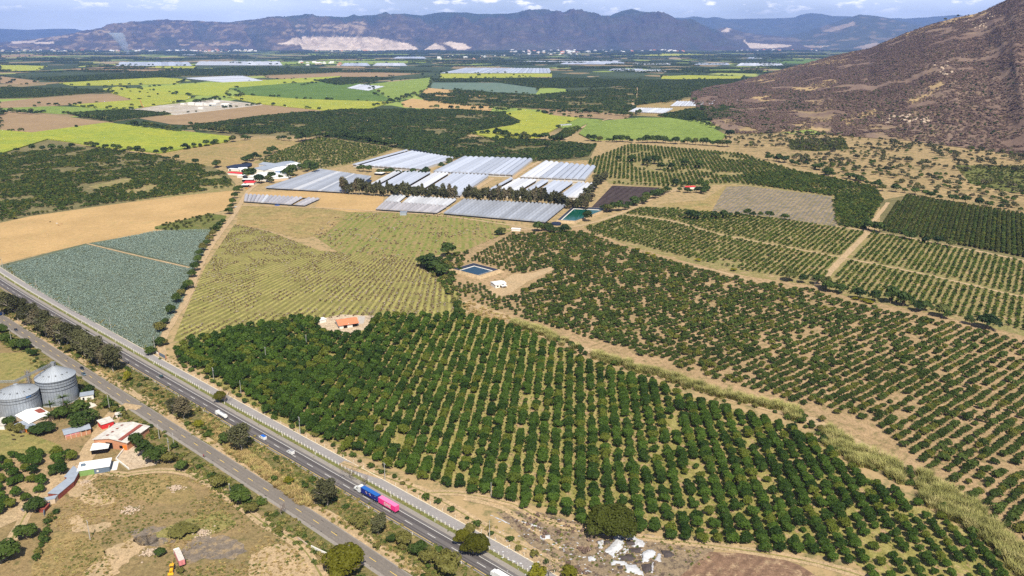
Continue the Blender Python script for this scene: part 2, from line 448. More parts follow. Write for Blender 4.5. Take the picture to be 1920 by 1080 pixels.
K_euc = Kind('eucalyptus_tree', 'crown', crowns(4, 190, 6.2, 7.2, 9.2, 26, 2300, 0.36, (17, .35, 6, 7), lump=.30, inner=.6, low=True), M_euc, BARKW)
K_wind = Kind('windbreak_tree', 'crown', crowns(5, 200, 2.9, 6.2, 6.2, 16, 760, 0.42, (12, .2, 4, 2.4), lump=.36, inner=.5, low=True), M_euc, BARKW)
K_broad = Kind('broadleaf_tree', 'crown', crowns(4, 210, 4.0, 3.4, 3.4, 12, 1200, 0.34, (7, .3, 5, 4), lump=.42), M_bush, BARK)
M_dome = folmat('dome_tree_leaves', (0.016, 0.024, 0.003), (0.085, 0.096, 0.012), (0.08, 0.08, 0.01), 0.1, 1.3)
K_giant = Kind('spreading_tree', 'crown', crowns(1, 220, 13.2, 8.6, 6.6, 60, 15000, 0.42, (10, .9, 8, 9), lump=.24, inner=.12), M_dome, BARK)
K_gold = Kind('golden_tree', 'crown', crowns(2, 225, 9.0, 7.0, 6.6, 34, 7000, 0.40, (10, .6, 7, 9), lump=.28, inner=.2), M_ygr, BARK)
K_yel = Kind('yellow_tree', 'crown', crowns(2, 230, 3.4, 3.4, 3.4, 12, 1000, 0.30, (6, .2, 4, 3), lump=.4), M_yel, BARK)
K_bush = Kind('bush', 'foliage', crowns(4, 240, 1.6, 1.2, 1.0, 7, 190, 0.25, None, lump=.48), M_bush)
K_weed = Kind('weeds', 'foliage', crowns(4, 250, 0.9, 0.5, 0.35, 5, 60, 0.16, None, lump=.5), M_weed)
K_scrub = Kind('dry_scrub', 'twigs', crowns(5, 260, 3.4, 2.6, 2.2, 9, 90, 0.62, None, lump=.45, inner=.5, up=.5), M_scrub)
M_debris = folmat('dead_crop', (0.085, 0.050, 0.032), (0.26, 0.175, 0.105), (0.50, 0.43, 0.34), 0.22, 1.0, patch=14)
K_debris = Kind('dead_crop', 'stalks', crowns(4, 280, 3.4, 2.6, 2.2, 7, 60, 0.8, None, lump=.5, inner=.5, up=.5), M_debris)
K_grey = Kind('grey_shrub', 'foliage', crowns(4, 270, 3.4, 2.8, 2.6, 9, 160, 0.5, None, lump=.45, inner=.5), M_euc)
def bladek(name, cn, nv, mat, **kw):
    vs = []
    for i in range(nv):
        V, Fc = blades(300 + i, **kw); vs.append((V, Fc, None))
    return Kind(name, cn, vs, mat)
K_agave = bladek('agave_plant', 'leaves', 3, M_agave, n=26, rad=.1, h=1.0, w=.11, lean=1.0, droop=.05, base=1)
K_reed = bladek('reed_clump', 'leaves', 4, M_reed, n=110, rad=1.7, h=4.2, w=.10, lean=.25, droop=.35, base=1)
K_tuft = bladek('grass_tuft', 'leaves', 3, M_grass, n=60, rad=1.0, h=1.3, w=.07, lean=.35, droop=.4, base=1)
K_deadt = None
# ---------------------------------------------------------------- ground sheets
def layer(P, k): return k * (0.012 + 0.00003 * np.hypot(P[:, 0], P[:, 1]))
def field(poly, mat, k=2, hgt=0.0, label='field in the valley', name='field', kind='structure', world=False):
    P = np.asarray(poly, float) if world else GA(poly)
    z = layer(P, k); n = len(P)
    me = bpy.data.meshes.new(name)
    if hgt:
        V = [(p[0], p[1], 0.0) for p in P] + [(p[0], p[1], z[i] + hgt) for i, p in enumerate(P)]
        Fc = [tuple(range(n, 2 * n))] + [(i, (i + 1) % n, n + (i + 1) % n, n + i) for i in range(n)]
    else:
        V = [(p[0], p[1], z[i]) for i, p in enumerate(P)]; Fc = [tuple(range(n))]
    me.from_pydata(V, [], Fc); me.materials.append(mat)
    import bmesh
    bm = bmesh.new(); bm.from_mesh(me); bmesh.ops.triangulate(bm, faces=bm.faces[:])
    for f in bm.faces:
        if abs(f.normal.z) > 0.5 and f.normal.z < 0: f.normal_flip()
    bm.to_mesh(me); bm.free()
    o = mesh_obj(name, me)
    return tag(o, label, None, None, kind)
def smoothline(pts, step=6.0):
    P = np.asarray(pts, float); out = []
    n = len(P)
    for i in range(n - 1):
        p0, p1, p2, p3 = P[max(i - 1, 0)], P[i], P[i + 1], P[min(i + 2, n - 1)]
        m = max(2, int(np.linalg.norm(p2 - p1) / step))
        for j in range(m):
            t = j / m
            out.append(0.5 * ((2 * p1) + (-p0 + p2) * t + (2 * p0 - 5 * p1 + 4 * p2 - p3) * t * t + (-p0 + 3 * p1 - 3 * p2 + p3) * t ** 3))
    out.append(P[-1]); return np.array(out)
def normals(P):
    T = np.gradient(P, axis=0); T /= np.linalg.norm(T, axis=1)[:, None]
    return np.stack([T[:, 1], -T[:, 0]], 1)      # to the right of travel
def ribbon(name, P, a, b, mat, k=3, z=None, label=None, wob=0.0, kind='structure', top=None):
    """strip along line P from offset a to b (metres right of travel)"""
    N = normals(P); n = len(P)
    wa = wob * (fbm(P[:, 0] / 9, P[:, 1] / 9, 3, 3) - .5) if wob else 0; wb = wob * (fbm(P[:, 0] / 9, P[:, 1] / 9, 77, 3) - .5) if wob else 0
    A = P + N * (a + wa * np.ones(n))[:, None]; B = P + N * (b + wb * np.ones(n))[:, None]
    zz = layer(P, k) if z is None else np.full(n, z)
    V = [(A[i, 0], A[i, 1], zz[i]) for i in range(n)] + [(B[i, 0], B[i, 1], zz[i]) for i in range(n)]
    Fc = [(i, n + i, n + i + 1, i + 1) for i in range(n - 1)]
    if top:
        V += [(v[0], v[1], v[2] + top) for v in V]; m = 2 * n
        Fc = [(m + a_, m + b_, m + c_, m + d_) for a_, b_, c_, d_ in Fc] + [(i, i + 1, m + i + 1, m + i) for i in range(n - 1)] + [(n + i + 1, n + i, m + n + i, m + n + i + 1) for i in range(n - 1)]
        Fc += [(0, m, m + n, n), (n - 1, 2 * n - 1, m + 2 * n - 1, m + n - 1)]
    me = bpy.data.meshes.new(name); me.from_pydata(V, [], Fc); me.materials.append(mat)
    import bmesh
    bm = bmesh.new(); bm.from_mesh(me); bmesh.ops.recalc_face_normals(bm, faces=bm.faces[:])
    bm.to_mesh(me); bm.free()
    if not top:
        if me.polygons[0].normal.z < 0: me.flip_normals()
    o = mesh_obj(name, me)
    return tag(o, label, None, None, kind) if label or kind else o

g_dry = groundmat('dry_waste_ground', (0.34, 0.235, 0.115), (0.26, 0.195, 0.09), (0.17, 0.15, 0.06), 45, 5, 0.8, (0.54, 0.64), speck=(0.5, 0.72, (0.06, 0.07, 0.02)))
g_tan = groundmat('tan_stubble', (0.56, 0.37, 0.17), (0.47, 0.31, 0.14), (0.42, 0.32, 0.14), 60, 14, 1.5, (0.55, 0.7), (75, 3.2, (0.40, 0.27, 0.12), 0.45), con=0.55)
g_tan2 = groundmat('pale_dry_grass', (0.42, 0.29, 0.13), (0.34, 0.26, 0.11), (0.27, 0.24, 0.085), 90, 20, 3, (0.5, 0.65))
g_brown = groundmat('ploughed_earth', (0.36, 0.25, 0.14), (0.31, 0.215, 0.12), (0.39, 0.28, 0.155), 120, 25, 3, (0.5, 0.7), (60, 6, (0.26, 0.17, 0.10), 0.4), con=0.55)
g_earth = groundmat('orchard_earth', (0.47, 0.32, 0.18), (0.38, 0.265, 0.14), (0.25, 0.20, 0.09), 40, 5, 0.8, (0.50, 0.62), speck=(0.6, 0.72, (0.10, 0.09, 0.03)))
g_mango = groundmat('orchard_grass', (0.34, 0.28, 0.10), (0.24, 0.23, 0.06), (0.42, 0.28, 0.16), 30, 5, 0.7, (0.52, 0.60), (4.5 + 0, 6.5, (0.42, 0.36, 0.14), 0.6))
g_dorch = groundmat('dark_orchard_floor', (0.17, 0.155, 0.07), (0.22, 0.19, 0.085), (0.36, 0.27, 0.14), 70, 16, 3, (0.55, 0.70))  # dark olive ground beneath the dense orchards
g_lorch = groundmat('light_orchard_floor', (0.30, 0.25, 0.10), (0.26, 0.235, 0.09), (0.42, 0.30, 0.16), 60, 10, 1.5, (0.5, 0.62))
g_fallow = groundmat('fallow_rows', (0.245, 0.215, 0.075), (0.20, 0.19, 0.055), (0.31, 0.22, 0.12), 30, 3, 0.9, (0.54, 0.64), (8, 7.0, (0.46, 0.41, 0.13), 0.85, (-88, 1087, 560)), speck=(1.1, 0.64, (0.12, 0.085, 0.06)))
g_fallow2 = groundmat('fallow_rows_green', (0.36, 0.26, 0.12), (0.30, 0.25, 0.09), (0.18, 0.23, 0.045), 25, 5, 0.9, (0.50, 0.60), (3, 8.0, (0.19, 0.23, 0.05), 0.9, (-120, 1900, 1050)), speck=(1.1, 0.68, (0.13, 0.06, 0.05)))
g_verge = groundmat('roadside_grass', (0.24, 0.19, 0.085), (0.165, 0.155, 0.055), (0.115, 0.12, 0.03), 12, 3, 0.6, (0.5, 0.6), speck=(0.45, 0.70, (0.05, 0.065, 0.015)))
g_green = groundmat('mown_green_verge', (0.15, 0.165, 0.045), (0.20, 0.20, 0.07), (0.28, 0.21, 0.10), 10, 3, 0.6, (0.55, 0.66))
g_past = groundmat('short_pasture', (0.33, 0.27, 0.095), (0.27, 0.24, 0.085), (0.20, 0.20, 0.06), 22, 5, 0.8, (0.5, 0.62))
g_sand = groundmat('pale_sand', (0.62, 0.50, 0.36), (0.56, 0.43, 0.30), (0.42, 0.31, 0.19), 15, 4, 0.8, (0.55, 0.66))
g_track = groundmat('dirt_track', (0.54, 0.385, 0.225), (0.47, 0.345, 0.20), (0.35, 0.26, 0.14), 14, 3.0, 0.7, (0.56, 0.70))
g_agave = groundmat('agave_field_floor', (0.13, 0.155, 0.095), (0.15, 0.165, 0.11), (0.17, 0.14, 0.085), 40, 6, 1.0, (0.6, 0.7))
g_cane = groundmat('bright_cane', (0.43, 0.44, 0.06), (0.34, 0.40, 0.06), (0.25, 0.33, 0.06), 110, 22, 4, (0.48, 0.66), (12, 9, (0.46, 0.49, 0.04), 0.3), 1.0, con=0.4)
g_cane2 = groundmat('yellow_cane', (0.46, 0.46, 0.07), (0.40, 0.43, 0.06), (0.33, 0.38, 0.08), 160, 40, 8, (0.5, 0.66), None, 1.0, con=0.4)
g_cane3 = groundmat('green_cane', (0.24, 0.32, 0.07), (0.29, 0.37, 0.085), (0.18, 0.25, 0.055), 130, 24, 5, (0.5, 0.64), (20, 12, (0.27, 0.36, 0.08), 0.3), 1.0, con=0.4)
g_cane4 = groundmat('deep_green_cane', (0.13, 0.215, 0.05), (0.16, 0.25, 0.06), (0.11, 0.19, 0.045), 150, 40, 8, (0.5, 0.64), None, 1.0, con=0.4)
g_blue = groundmat('blue_green_rows', (0.15, 0.21, 0.165), (0.12, 0.18, 0.14), (0.18, 0.23, 0.17), 100, 30, 8, (0.5, 0.64), con=0.4)
g_net = groundmat('brown_netting', (0.085, 0.062, 0.058), (0.07, 0.05, 0.05), (0.10, 0.08, 0.07), 60, 10, 2, (0.5, 0.64), (22, 9, (0.045, 0.033, 0.03), 0.8))
g_grey = groundmat('grey_weedmat_rows', (0.30, 0.235, 0.15), (0.35, 0.27, 0.165), (0.21, 0.18, 0.09), 40, 12, 2, (0.48, 0.60), (28, 5.5, (0.16, 0.16, 0.18), 0.85), speck=(5.0, 0.60, (0.30, 0.24, 0.12)))
g_site = groundmat('building_site_floor', (0.55, 0.50, 0.44), (0.46, 0.39, 0.30), (0.30, 0.28, 0.13), 90, 30, 6, (0.58, 0.68))
g_plough = groundmat('dark_ploughed_soil', (0.29, 0.18, 0.115), (0.235, 0.145, 0.095), (0.44, 0.31, 0.19), 16, 5, 0.7, (0.52, 0.62), (40, 4.6, (0.17, 0.105, 0.07), 0.8))
g_spoil = groundmat('spoil_ground', (0.36, 0.26, 0.16), (0.26, 0.20, 0.13), (0.14, 0.105, 0.08), 14, 3, 0.6, (0.5, 0.6), speck=(0.4, 0.70, (0.50, 0.45, 0.40)))
g_pasthill = groundmat('dry_pasture', (0.44, 0.315, 0.155), (0.36, 0.26, 0.13), (0.22, 0.19, 0.085), 110, 22, 4, (0.52, 0.64))
g_olive = groundmat('olive_scrub_floor', (0.14, 0.16, 0.04), (0.17, 0.17, 0.055), (0.28, 0.22, 0.10), 60, 10, 2, (0.55, 0.68))
g_asph = groundmat('worn_asphalt', (0.225, 0.195, 0.165), (0.195, 0.17, 0.148), (0.25, 0.215, 0.18), 30, 6, 0.4, (0.5, 0.7), bump=0.1, con=0.5)
g_shld = groundmat('pale_asphalt', (0.31, 0.275, 0.24), (0.28, 0.25, 0.22), (0.34, 0.30, 0.26), 20, 5, 0.4, (0.5, 0.7), bump=0.1, con=0.5)
g_lane = groundmat('grey_lane', (0.32, 0.295, 0.285), (0.29, 0.27, 0.26), (0.34, 0.315, 0.30), 25, 8, 0.4, (0.5, 0.7), bump=0.1, con=0.5)
def hwmat():
    t = NT('highway_asphalt'); p = t.pos()
    f = t.noise(p, 20, 5); g = t.noise(p, 0.5, 4, 0.7)
    k = t.mix(t.step(f, .35, .65), (0.125, 0.113, 0.110), (0.15, 0.135, 0.13))
    v = t.math('MULTIPLY_ADD', g, 0.4, 0.8)
    return t.done(t.mix(1.0, k, t.n('ShaderNodeCombineColor', {0: v, 1: v, 2: v}).outputs[0], 'MULTIPLY'), 0.85, 0.2)
g_hw = hwmat()
M_tyre = plain('tyre_polish', (0.088, 0.078, 0.078), 0.8, 0.2)
M_tyre2 = plain('wheel_wear', (0.175, 0.152, 0.132), 0.85, 0.2)
M_white = plain('white_road_paint', (0.72, 0.70, 0.66), 0.7, 0.3, amt=.1)
M_yellow = plain('yellow_road_paint', (0.85, 0.58, 0.10), 0.7, 0.3, amt=.1)
M_patch = plain('tar_patch', (0.06, 0.055, 0.055), 0.8, 0.2)

# valley floor: one sheet to the horizon
def floormat():
    t = NT('valley_floor'); p = t.pos()
    sc = t.n('ShaderNodeVectorMath', {0: p, 1: (1.0, 0.55, 1.0)}, operation='MULTIPLY').outputs[0]
    v = t.n('ShaderNodeTexVoronoi', {'Vector': sc, 'Scale': 1 / 260.0, 'Randomness': 0.9}, distance='MANHATTAN')
    c = v.outputs['Color']; s = t.n('ShaderNodeSeparateColor', {0: c}).outputs[0]
    k = t.ramp(s, [(0.0, (0.045, 0.065, 0.03)), (0.42, (0.055, 0.075, 0.035)), (0.56, (0.25, 0.19, 0.10)), (0.68, (0.24, 0.30, 0.07)), (0.76, (0.06, 0.085, 0.04)), (0.90, (0.30, 0.33, 0.09)), (0.95, (0.32, 0.25, 0.15))], 'CONSTANT')
    f = t.noise(p, 60, 5, 0.7)
    k = t.mix(t.step(f, 0.58, 0.66), k, (0.04, 0.06, 0.03))
    near = t.n('ShaderNodeVectorMath', {0: p}, operation='LENGTH').outputs['Value']
    dry = t.mix(t.step(t.noise(p, 7, 6, 0.7), .48, .62), (0.38, 0.27, 0.14), (0.18, 0.16, 0.07))
    k = t.mix(t.step(near, 1900, 2100), dry, k)
    return t.done(k, 0.95, 0.1, t.noise(p, 1.2, 4), 0.3, 1.0)
me = np_mesh('ground', [(-44000, -3000, 0), (44000, -3000, 0), (44000, 39500, 0), (-44000, 39500, 0)], [(0, 1, 2, 3)], floormat())
tag(mesh_obj('ground', me), 'flat farmed valley floor reaching to the foot of the mountains', None, None, 'structure')

FD = [  # polygon, material, layer, height, label
 ([(0,245),(60,250),(200,231),(440,258),(425,267),(300,288),(180,276),(130,267),(90,262),(0,290)], g_cane, 2, 2.2, 'bright yellow-green cane field at the left edge'),
 ([(0,207),(110,217),(215,230),(60,250),(0,245)], g_brown, 2, 0, 'bare brown field at the left edge'),
 ([(290,290),(430,265),(500,259),(565,266),(525,283),(440,311),(400,313),(330,301)], g_tan2, 2, 0, 'tan grass field before the farm sheds'),
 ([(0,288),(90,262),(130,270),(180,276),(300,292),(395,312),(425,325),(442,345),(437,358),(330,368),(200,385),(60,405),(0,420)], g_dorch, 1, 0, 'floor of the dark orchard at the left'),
 ([(165,350),(230,335),(330,330),(400,325),(440,345),(437,358),(330,368),(260,378),(230,365)], g_lorch, 2, 0, 'sparse dry corner of the dark orchard'),
 ([(0,418),(60,405),(200,385),(330,368),(438,357),(432,390),(400,400),(330,428),(160,457),(0,494)], g_tan, 2, 0, 'golden stubble field at the left'),
 ([(0,497),(163,456),(290,428),(398,427),(385,470),(355,520),(345,565),(318,610),(285,662),(262,655),(130,585),(60,545),(0,512)], g_agave, 2, 0, 'floor of the blue-green agave field'),
 ([(290,425),(395,400),(425,405),(412,432),(395,437),(290,430)], g_olive, 3, 0, 'weedy corner above the agave field'),
 ([(440,420),(500,433),(600,470),(720,480),(790,483),(855,530),(872,590),(690,594),(600,600),(400,640),(325,640),(345,590),(385,500)], g_fallow, 2, 0, 'fallow field with dry striped rows'),
 ([(585,440),(640,398),(830,400),(945,417),(965,430),(880,470),(790,483),(640,477)], g_fallow2, 3, 0, 'fallow field with green and red-brown rows'),
 ([(450,386),(580,388),(655,398),(610,440),(560,448),(500,430),(443,422)], g_tan2, 4, 0, 'smooth bare tan plot beside the farm road'),
 ([(468,360),(560,358),(720,368),(715,396),(655,398),(590,388),(602,372),(458,366)], g_tan, 4, 0, 'tan plot between the tunnels'),
 ([(560,268),(600,256),(660,266),(745,279),(700,297),(650,310),(600,320),(515,318),(475,305),(525,283)], g_lorch, 2, 0, 'floor of the young orchard above the tunnels'),
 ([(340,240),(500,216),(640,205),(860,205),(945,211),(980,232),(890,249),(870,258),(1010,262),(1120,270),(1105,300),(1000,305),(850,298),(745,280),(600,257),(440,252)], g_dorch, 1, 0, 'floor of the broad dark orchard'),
 ([(1170,200),(1260,190),(1330,180),(1410,184),(1400,200),(1300,204),(1250,220),(1175,216)], g_tan2, 2, 0, 'bare tan yard around the small tunnels at the hill foot'),
 ([(945,213),(985,206),(1040,218),(1086,222),(1050,238),(1012,259),(930,262),(880,250),(962,236),(977,228)], g_cane2, 3, 2.2, 'bright yellow field beyond the tunnels'),
 ([(1085,252),(1105,230),(1200,222),(1290,222),(1330,238),(1362,255),(1350,266),(1190,262),(1110,264)], g_cane3, 3, 2.2, 'light green cane field near the hill foot'),
 ([(1086,222),(1130,226),(1100,233),(1075,246),(1050,240)], g_cane3, 2, 2.0, 'small green field between track and yellow field'),
 ([(1010,203),(1110,209),(1185,216),(1170,226),(1120,222),(1030,217)], g_brown, 3, 0, 'strip of brown soil beyond the yellow field'),
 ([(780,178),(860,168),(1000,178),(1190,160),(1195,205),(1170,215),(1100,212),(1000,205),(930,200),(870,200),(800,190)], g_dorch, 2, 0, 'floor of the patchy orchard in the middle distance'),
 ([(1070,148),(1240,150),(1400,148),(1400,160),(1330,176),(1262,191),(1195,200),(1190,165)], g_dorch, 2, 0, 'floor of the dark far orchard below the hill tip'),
 ([(812,155),(935,155),(1012,165),(1005,176),(900,173),(803,165)], g_blue, 3, 0, 'distant blue-green agave field'),
 ([(790,172),(803,165),(945,177),(937,185),(795,179)], g_tan, 3, 0, 'thin tan field below the blue-green field'),
 ([(825,138),(1035,137),(1035,144),(900,147),(825,147)], g_cane2, 3, 0, 'thin yellow field below the far greenhouse'),
 ([(752,192),(772,185),(925,200),(918,212),(840,208),(757,201)], g_tan, 3, 0, 'tan strip with lone trees'),
 ([(690,158),(810,145),(803,167),(770,185),(730,192),(700,176)], g_cane3, 2, 0, 'pale green field in the middle distance'),
 ([(430,166),(560,155),(640,150),(690,160),(735,190),(560,186),(460,178)], g_cane4, 2, 1.5, 'deep green field in the middle distance'),
 ([(425,183),(460,179),(560,186),(735,192),(700,203),(640,211),(590,206),(490,196)], g_cane2, 3, 1.5, 'yellow strip beyond the building site'),
 ([(110,156),(290,145),(350,149),(335,157),(233,160),(133,161)], g_cane2, 2, 1.5, 'pale yellow-green field at the upper left'),
 ([(200,170),(350,158),(470,152),(640,143),(640,152),(560,156),(430,166),(425,180),(330,178)], g_cane, 2, 1.5, 'wide bright field beyond the building site'),
 ([(187,168),(220,163),(330,175),(365,183),(330,193),(250,205),(170,203),(133,197),(250,188)], g_cane2, 3, 1.5, 'yellow field beside the building site'),
 ([(0,203),(100,199),(210,203),(215,208),(160,214),(110,214),(0,206)], g_cane3, 3, 0, 'thin green field at the left edge'),
 ([(0,163),(187,168),(213,173),(150,178),(73,184),(0,186)], g_dorch, 3, 0, 'floor of the striped far orchard at the left'),
 ([(0,191),(150,176),(292,180),(250,189),(130,197),(30,203),(0,202)], g_brown, 2, 0, 'brown field below the striped far orchard'),
 ([(123,213),(233,205),(327,214),(207,229),(160,222)], g_dorch, 3, 0, 'floor of the small dark orchard by the building site'),
 ([(235,205),(398,187),(492,196),(330,215),(310,214)], g_site, 4, 0, 'pale gravel floor of the building site'),
 ([(255,221),(330,215),(492,196),(600,206),(560,212),(440,230),(385,236),(320,233)], g_brown, 3, 0, 'brown field below the building site'),
 ([(0,143),(75,152),(50,160),(0,156)], g_brown, 2, 0, 'far brown field at the left edge'),
 ([(0,121),(90,124),(72,132),(0,134)], g_cane2, 2, 0, 'far yellow field at the left edge'),
 ([(217,122),(370,124),(365,131),(250,130)], g_cane2, 2, 0, 'thin yellow strip below the far glass roofs'),
 ([(133,129),(235,124),(363,131),(300,136),(180,135)], g_brown, 2, 0, 'thin brown strip in the far left'),
 ([(300,134),(480,126),(640,131),(640,137),(450,144),(300,144)], g_dorch, 2, 0, 'floor of a far dark orchard'),
 ([(485,137),(640,134),(790,138),(690,147),(560,150),(500,146)], g_brown, 2, 0, 'far brown field behind the white sheets'),
 ([(590,152),(640,145),(740,145),(690,156),(640,161)], g_dorch, 3, 0, 'floor of a small far orchard'),
 ([(0,104),(90,101),(180,100),(180,103),(90,105),(0,108)], g_brown, 2, 0, 'very thin far brown strip'),
 ([(1240,143),(1290,141),(1395,143),(1390,151),(1240,148)], g_cane2, 3, 0, 'far yellow strip near the hill tip'),
 ([(1290,131),(1400,130),(1440,134),(1420,137),(1290,136)], g_cane3, 3, 0, 'far green strip near the hill tip'),
 ([(1430,112),(1550,111),(1560,120),(1450,119)], g_cane4, 3, 0, 'far green field beside the hill'),
 ([(560,101),(760,100),(770,104),(600,106)], g_cane3, 3, 0, 'thin far green strip below the quarry'),
 ([(430,118),(640,114),(800,114),(800,118),(480,122)], g_cane3, 3, 0, 'thin far green strip'),
 ([(1250,100),(1290,102),(1400,104),(1290,106),(1200,104)], g_cane2, 3, 0, 'thin far yellow strip'),
 ([(1360,272),(1450,250),(1560,253),(1700,262),(1925,290),(2100,310),(2100,460),(1925,405),(1850,388),(1640,350),(1530,322),(1450,303),(1390,288)], g_pasthill, 2, 0, 'dry tan pasture at the hill foot'),
 ([(1478,262),(1582,259),(1592,280),(1530,284),(1482,281)], g_olive, 4, 0, 'olive green plot in the dry pasture'),
 ([(1790,310),(2000,312),(2000,352),(1900,362),(1820,345)], g_olive, 4, 0, 'olive green brush in the dry pasture'),
 ([(1100,302),(1180,270),(1390,288),(1490,320),(1640,350),(1655,376),(1622,433),(1568,425),(1560,370),(1375,345),(1300,350),(1240,352),(1150,346),(1118,330)], g_lorch, 1, 0, 'floor of the orchard right of the tunnels'),
 ([(1108,390),(1148,348),(1238,352),(1190,384)], g_net, 3, 0, 'rows under dark brown netting'),
 ([(1235,383),(1320,375),(1365,345),(1400,350),(1360,400),(1250,388)], g_tan2, 3, 0, 'bare tan end of the weed-mat field'),
 ([(1362,350),(1400,349),(1560,369),(1570,425),(1440,406),(1335,396),(1348,372)], g_grey, 4, 0, 'field of grey weed-mat rows'),
 ([(1650,376),(1700,366),(1860,392),(1925,402),(2300,500),(2300,600),(1925,489),(1760,456),(1650,436)], g_dorch, 2, 0, 'floor of the tall dark orchard at the right edge'),
 ([(1095,425),(1200,388),(1260,388),(1450,405),(1600,430),(1650,437),(1760,457),(1925,490),(2300,590),(2300,760),(1925,632),(1760,590),(1600,560),(1520,535),(1400,518),(1290,492),(1180,462),(1100,440)], g_lorch, 2, 0, 'floor of the young orchard grid at the right'),
 ([(850,530),(835,500),(860,475),(960,432),(1095,427),(1180,462),(1290,492),(1400,518),(1520,535),(1600,560),(1760,590),(1925,632),(2300,750),(2300,1400),(1925,1045),(1840,975),(1700,880),(1560,800),(1300,730),(1100,670),(950,610),(880,590)], g_earth, 3, 0, 'reddish earth of the wide right orchard'),
 ([(325,645),(400,632),(520,603),(600,598),(700,590),(880,592),(960,612),(1080,668),(1180,700),(1300,745),(1480,800),(1540,830),(1600,880),(1780,975),(1930,1080),(2100,1260),(1820,1260),(1600,1052),(1380,1016),(1230,992),(1100,970),(1000,945),(940,924),(860,911),(780,892),(680,855),(520,788),(400,718)], g_mango, 3, 0, 'grassy floor of the big mango orchard'),
 ([(0,600),(140,705),(240,775),(340,840),(430,900),(520,960),(620,1030),(700,1085),(700,1180),(-200,1180),(-200,560)], g_dry, 1, 0, 'dry waste ground left of the road'),
 ([(0,662),(60,660),(100,685),(70,690),(60,712),(0,720)], g_past, 2, 0, 'mown pasture behind the silos'),
 ([(0,800),(60,815),(115,835),(100,850),(0,862)], g_past, 2, 0, 'pasture with resting cows'),
 ([(0,862),(112,848),(165,855),(120,895),(60,945),(-60,990),(-100,880)], g_earth, 2, 0, 'earth of the small orchard at the lower left'),
 ([(215,862),(235,835),(262,838),(300,862),(292,872),(243,881)], g_sand, 4, 0, 'pale sand riding ring'),
 ([(930,960),(1000,957),(1100,985),(1230,1008),(1350,1020),(1290,1085),(1250,1180),(1120,1180),(1060,1085)], g_spoil, 4, 0, 'littered spoil ground in front of the orchard'),
 ([(1270,1085),(1330,1035),(1440,1040),(1500,1060),(1560,1100),(1560,1180),(1200,1180)], g_plough, 5, 0, 'dark ploughed plot at the bottom edge'),
 ([(590,600),(640,590),(700,592),(705,612),(650,628),(600,615)], g_sand, 5, 0, 'swept yard of the orange-roofed farmhouse'),
 ([(915,545),(960,515),(1000,512),(1030,500),(1040,505),(990,528),(960,548),(930,560)], g_track, 5, 0, 'bare yard of the white pump house'),
]
for poly, m, k, hg, lb in FD: field(poly, m, k, hg, lb)

g_gold = groundmat('golden_dry_grass', (0.37, 0.265, 0.115), (0.30, 0.22, 0.095), (0.22, 0.18, 0.07), 30, 6, 0.8, (0.5, 0.62))
for i, (px, m, lb) in enumerate([
 ([(352,1015),(380,1003),(420,1008),(455,1025),(450,1042),(420,1050),(385,1046),(360,1058),(335,1050)], 'ash', 'grey ash stain on the waste ground'),
 ([(232,998),(300,988),(330,1000),(320,1020),(270,1018)], 'ash', 'faint grey stain on the waste ground'),
 ([(125,978),(150,968),(160,985),(205,982),(200,992),(165,1000),(140,995)], 'sand', 'yellow sand patch by the lone pole'),
 ([(130,905),(160,900),(185,915),(215,935),(190,950),(150,940),(130,925)], 'sand', 'bare sandy ground by the long shed'),
 ([(205,1030),(250,1010),(300,1000),(290,1020),(240,1050),(215,1080),(150,1085)], 'sand', 'bare sandy patch low on the waste ground'),
 ([(470,1040),(520,1020),(570,1050),(600,1090),(480,1090)], 'sand', 'bare sand at the end of the curving track'),
 ([(230,890),(330,893),(370,925),(330,945),(260,935)], 'gold', 'golden dry grass inside the bend of the track'),
 ([(100,1000),(160,1005),(200,1040),(120,1080),(60,1075)], 'gold', 'golden dry grass low on the waste ground'),
 ([(285,1000),(400,960),(440,975),(400,1000),(330,1012)], 'weed', 'greener weedy patch of the waste ground'),
 ([(1030,1010),(1100,990),(1240,1012),(1280,1050),(1200,1090),(1110,1080)], 'ash', 'dark ashy ground around the white sheets')]):
    mm = {'ash': groundmat('ash_stain', (0.20, 0.165, 0.135), (0.25, 0.20, 0.15), (0.34, 0.25, 0.15), 12, 4, .8, (.5, .58)) if i in (0,) else None, 'sand': g_track, 'gold': g_gold, 'weed': g_past}[m]
    if m == 'ash': mm = ash_m = mm or ash_m
    q = smoothline(GA(px + [px[0]]), 1.5)[:-1]; N2 = normals(q); q = q + N2 * ((fbm(q[:, 0] / 3.5, q[:, 1] / 3.5, 3 + i, 4) - .5) * 7)[:, None]
    field(q, mm, 3 + i % 3, 0, lb, 'bare_patch', world=True)
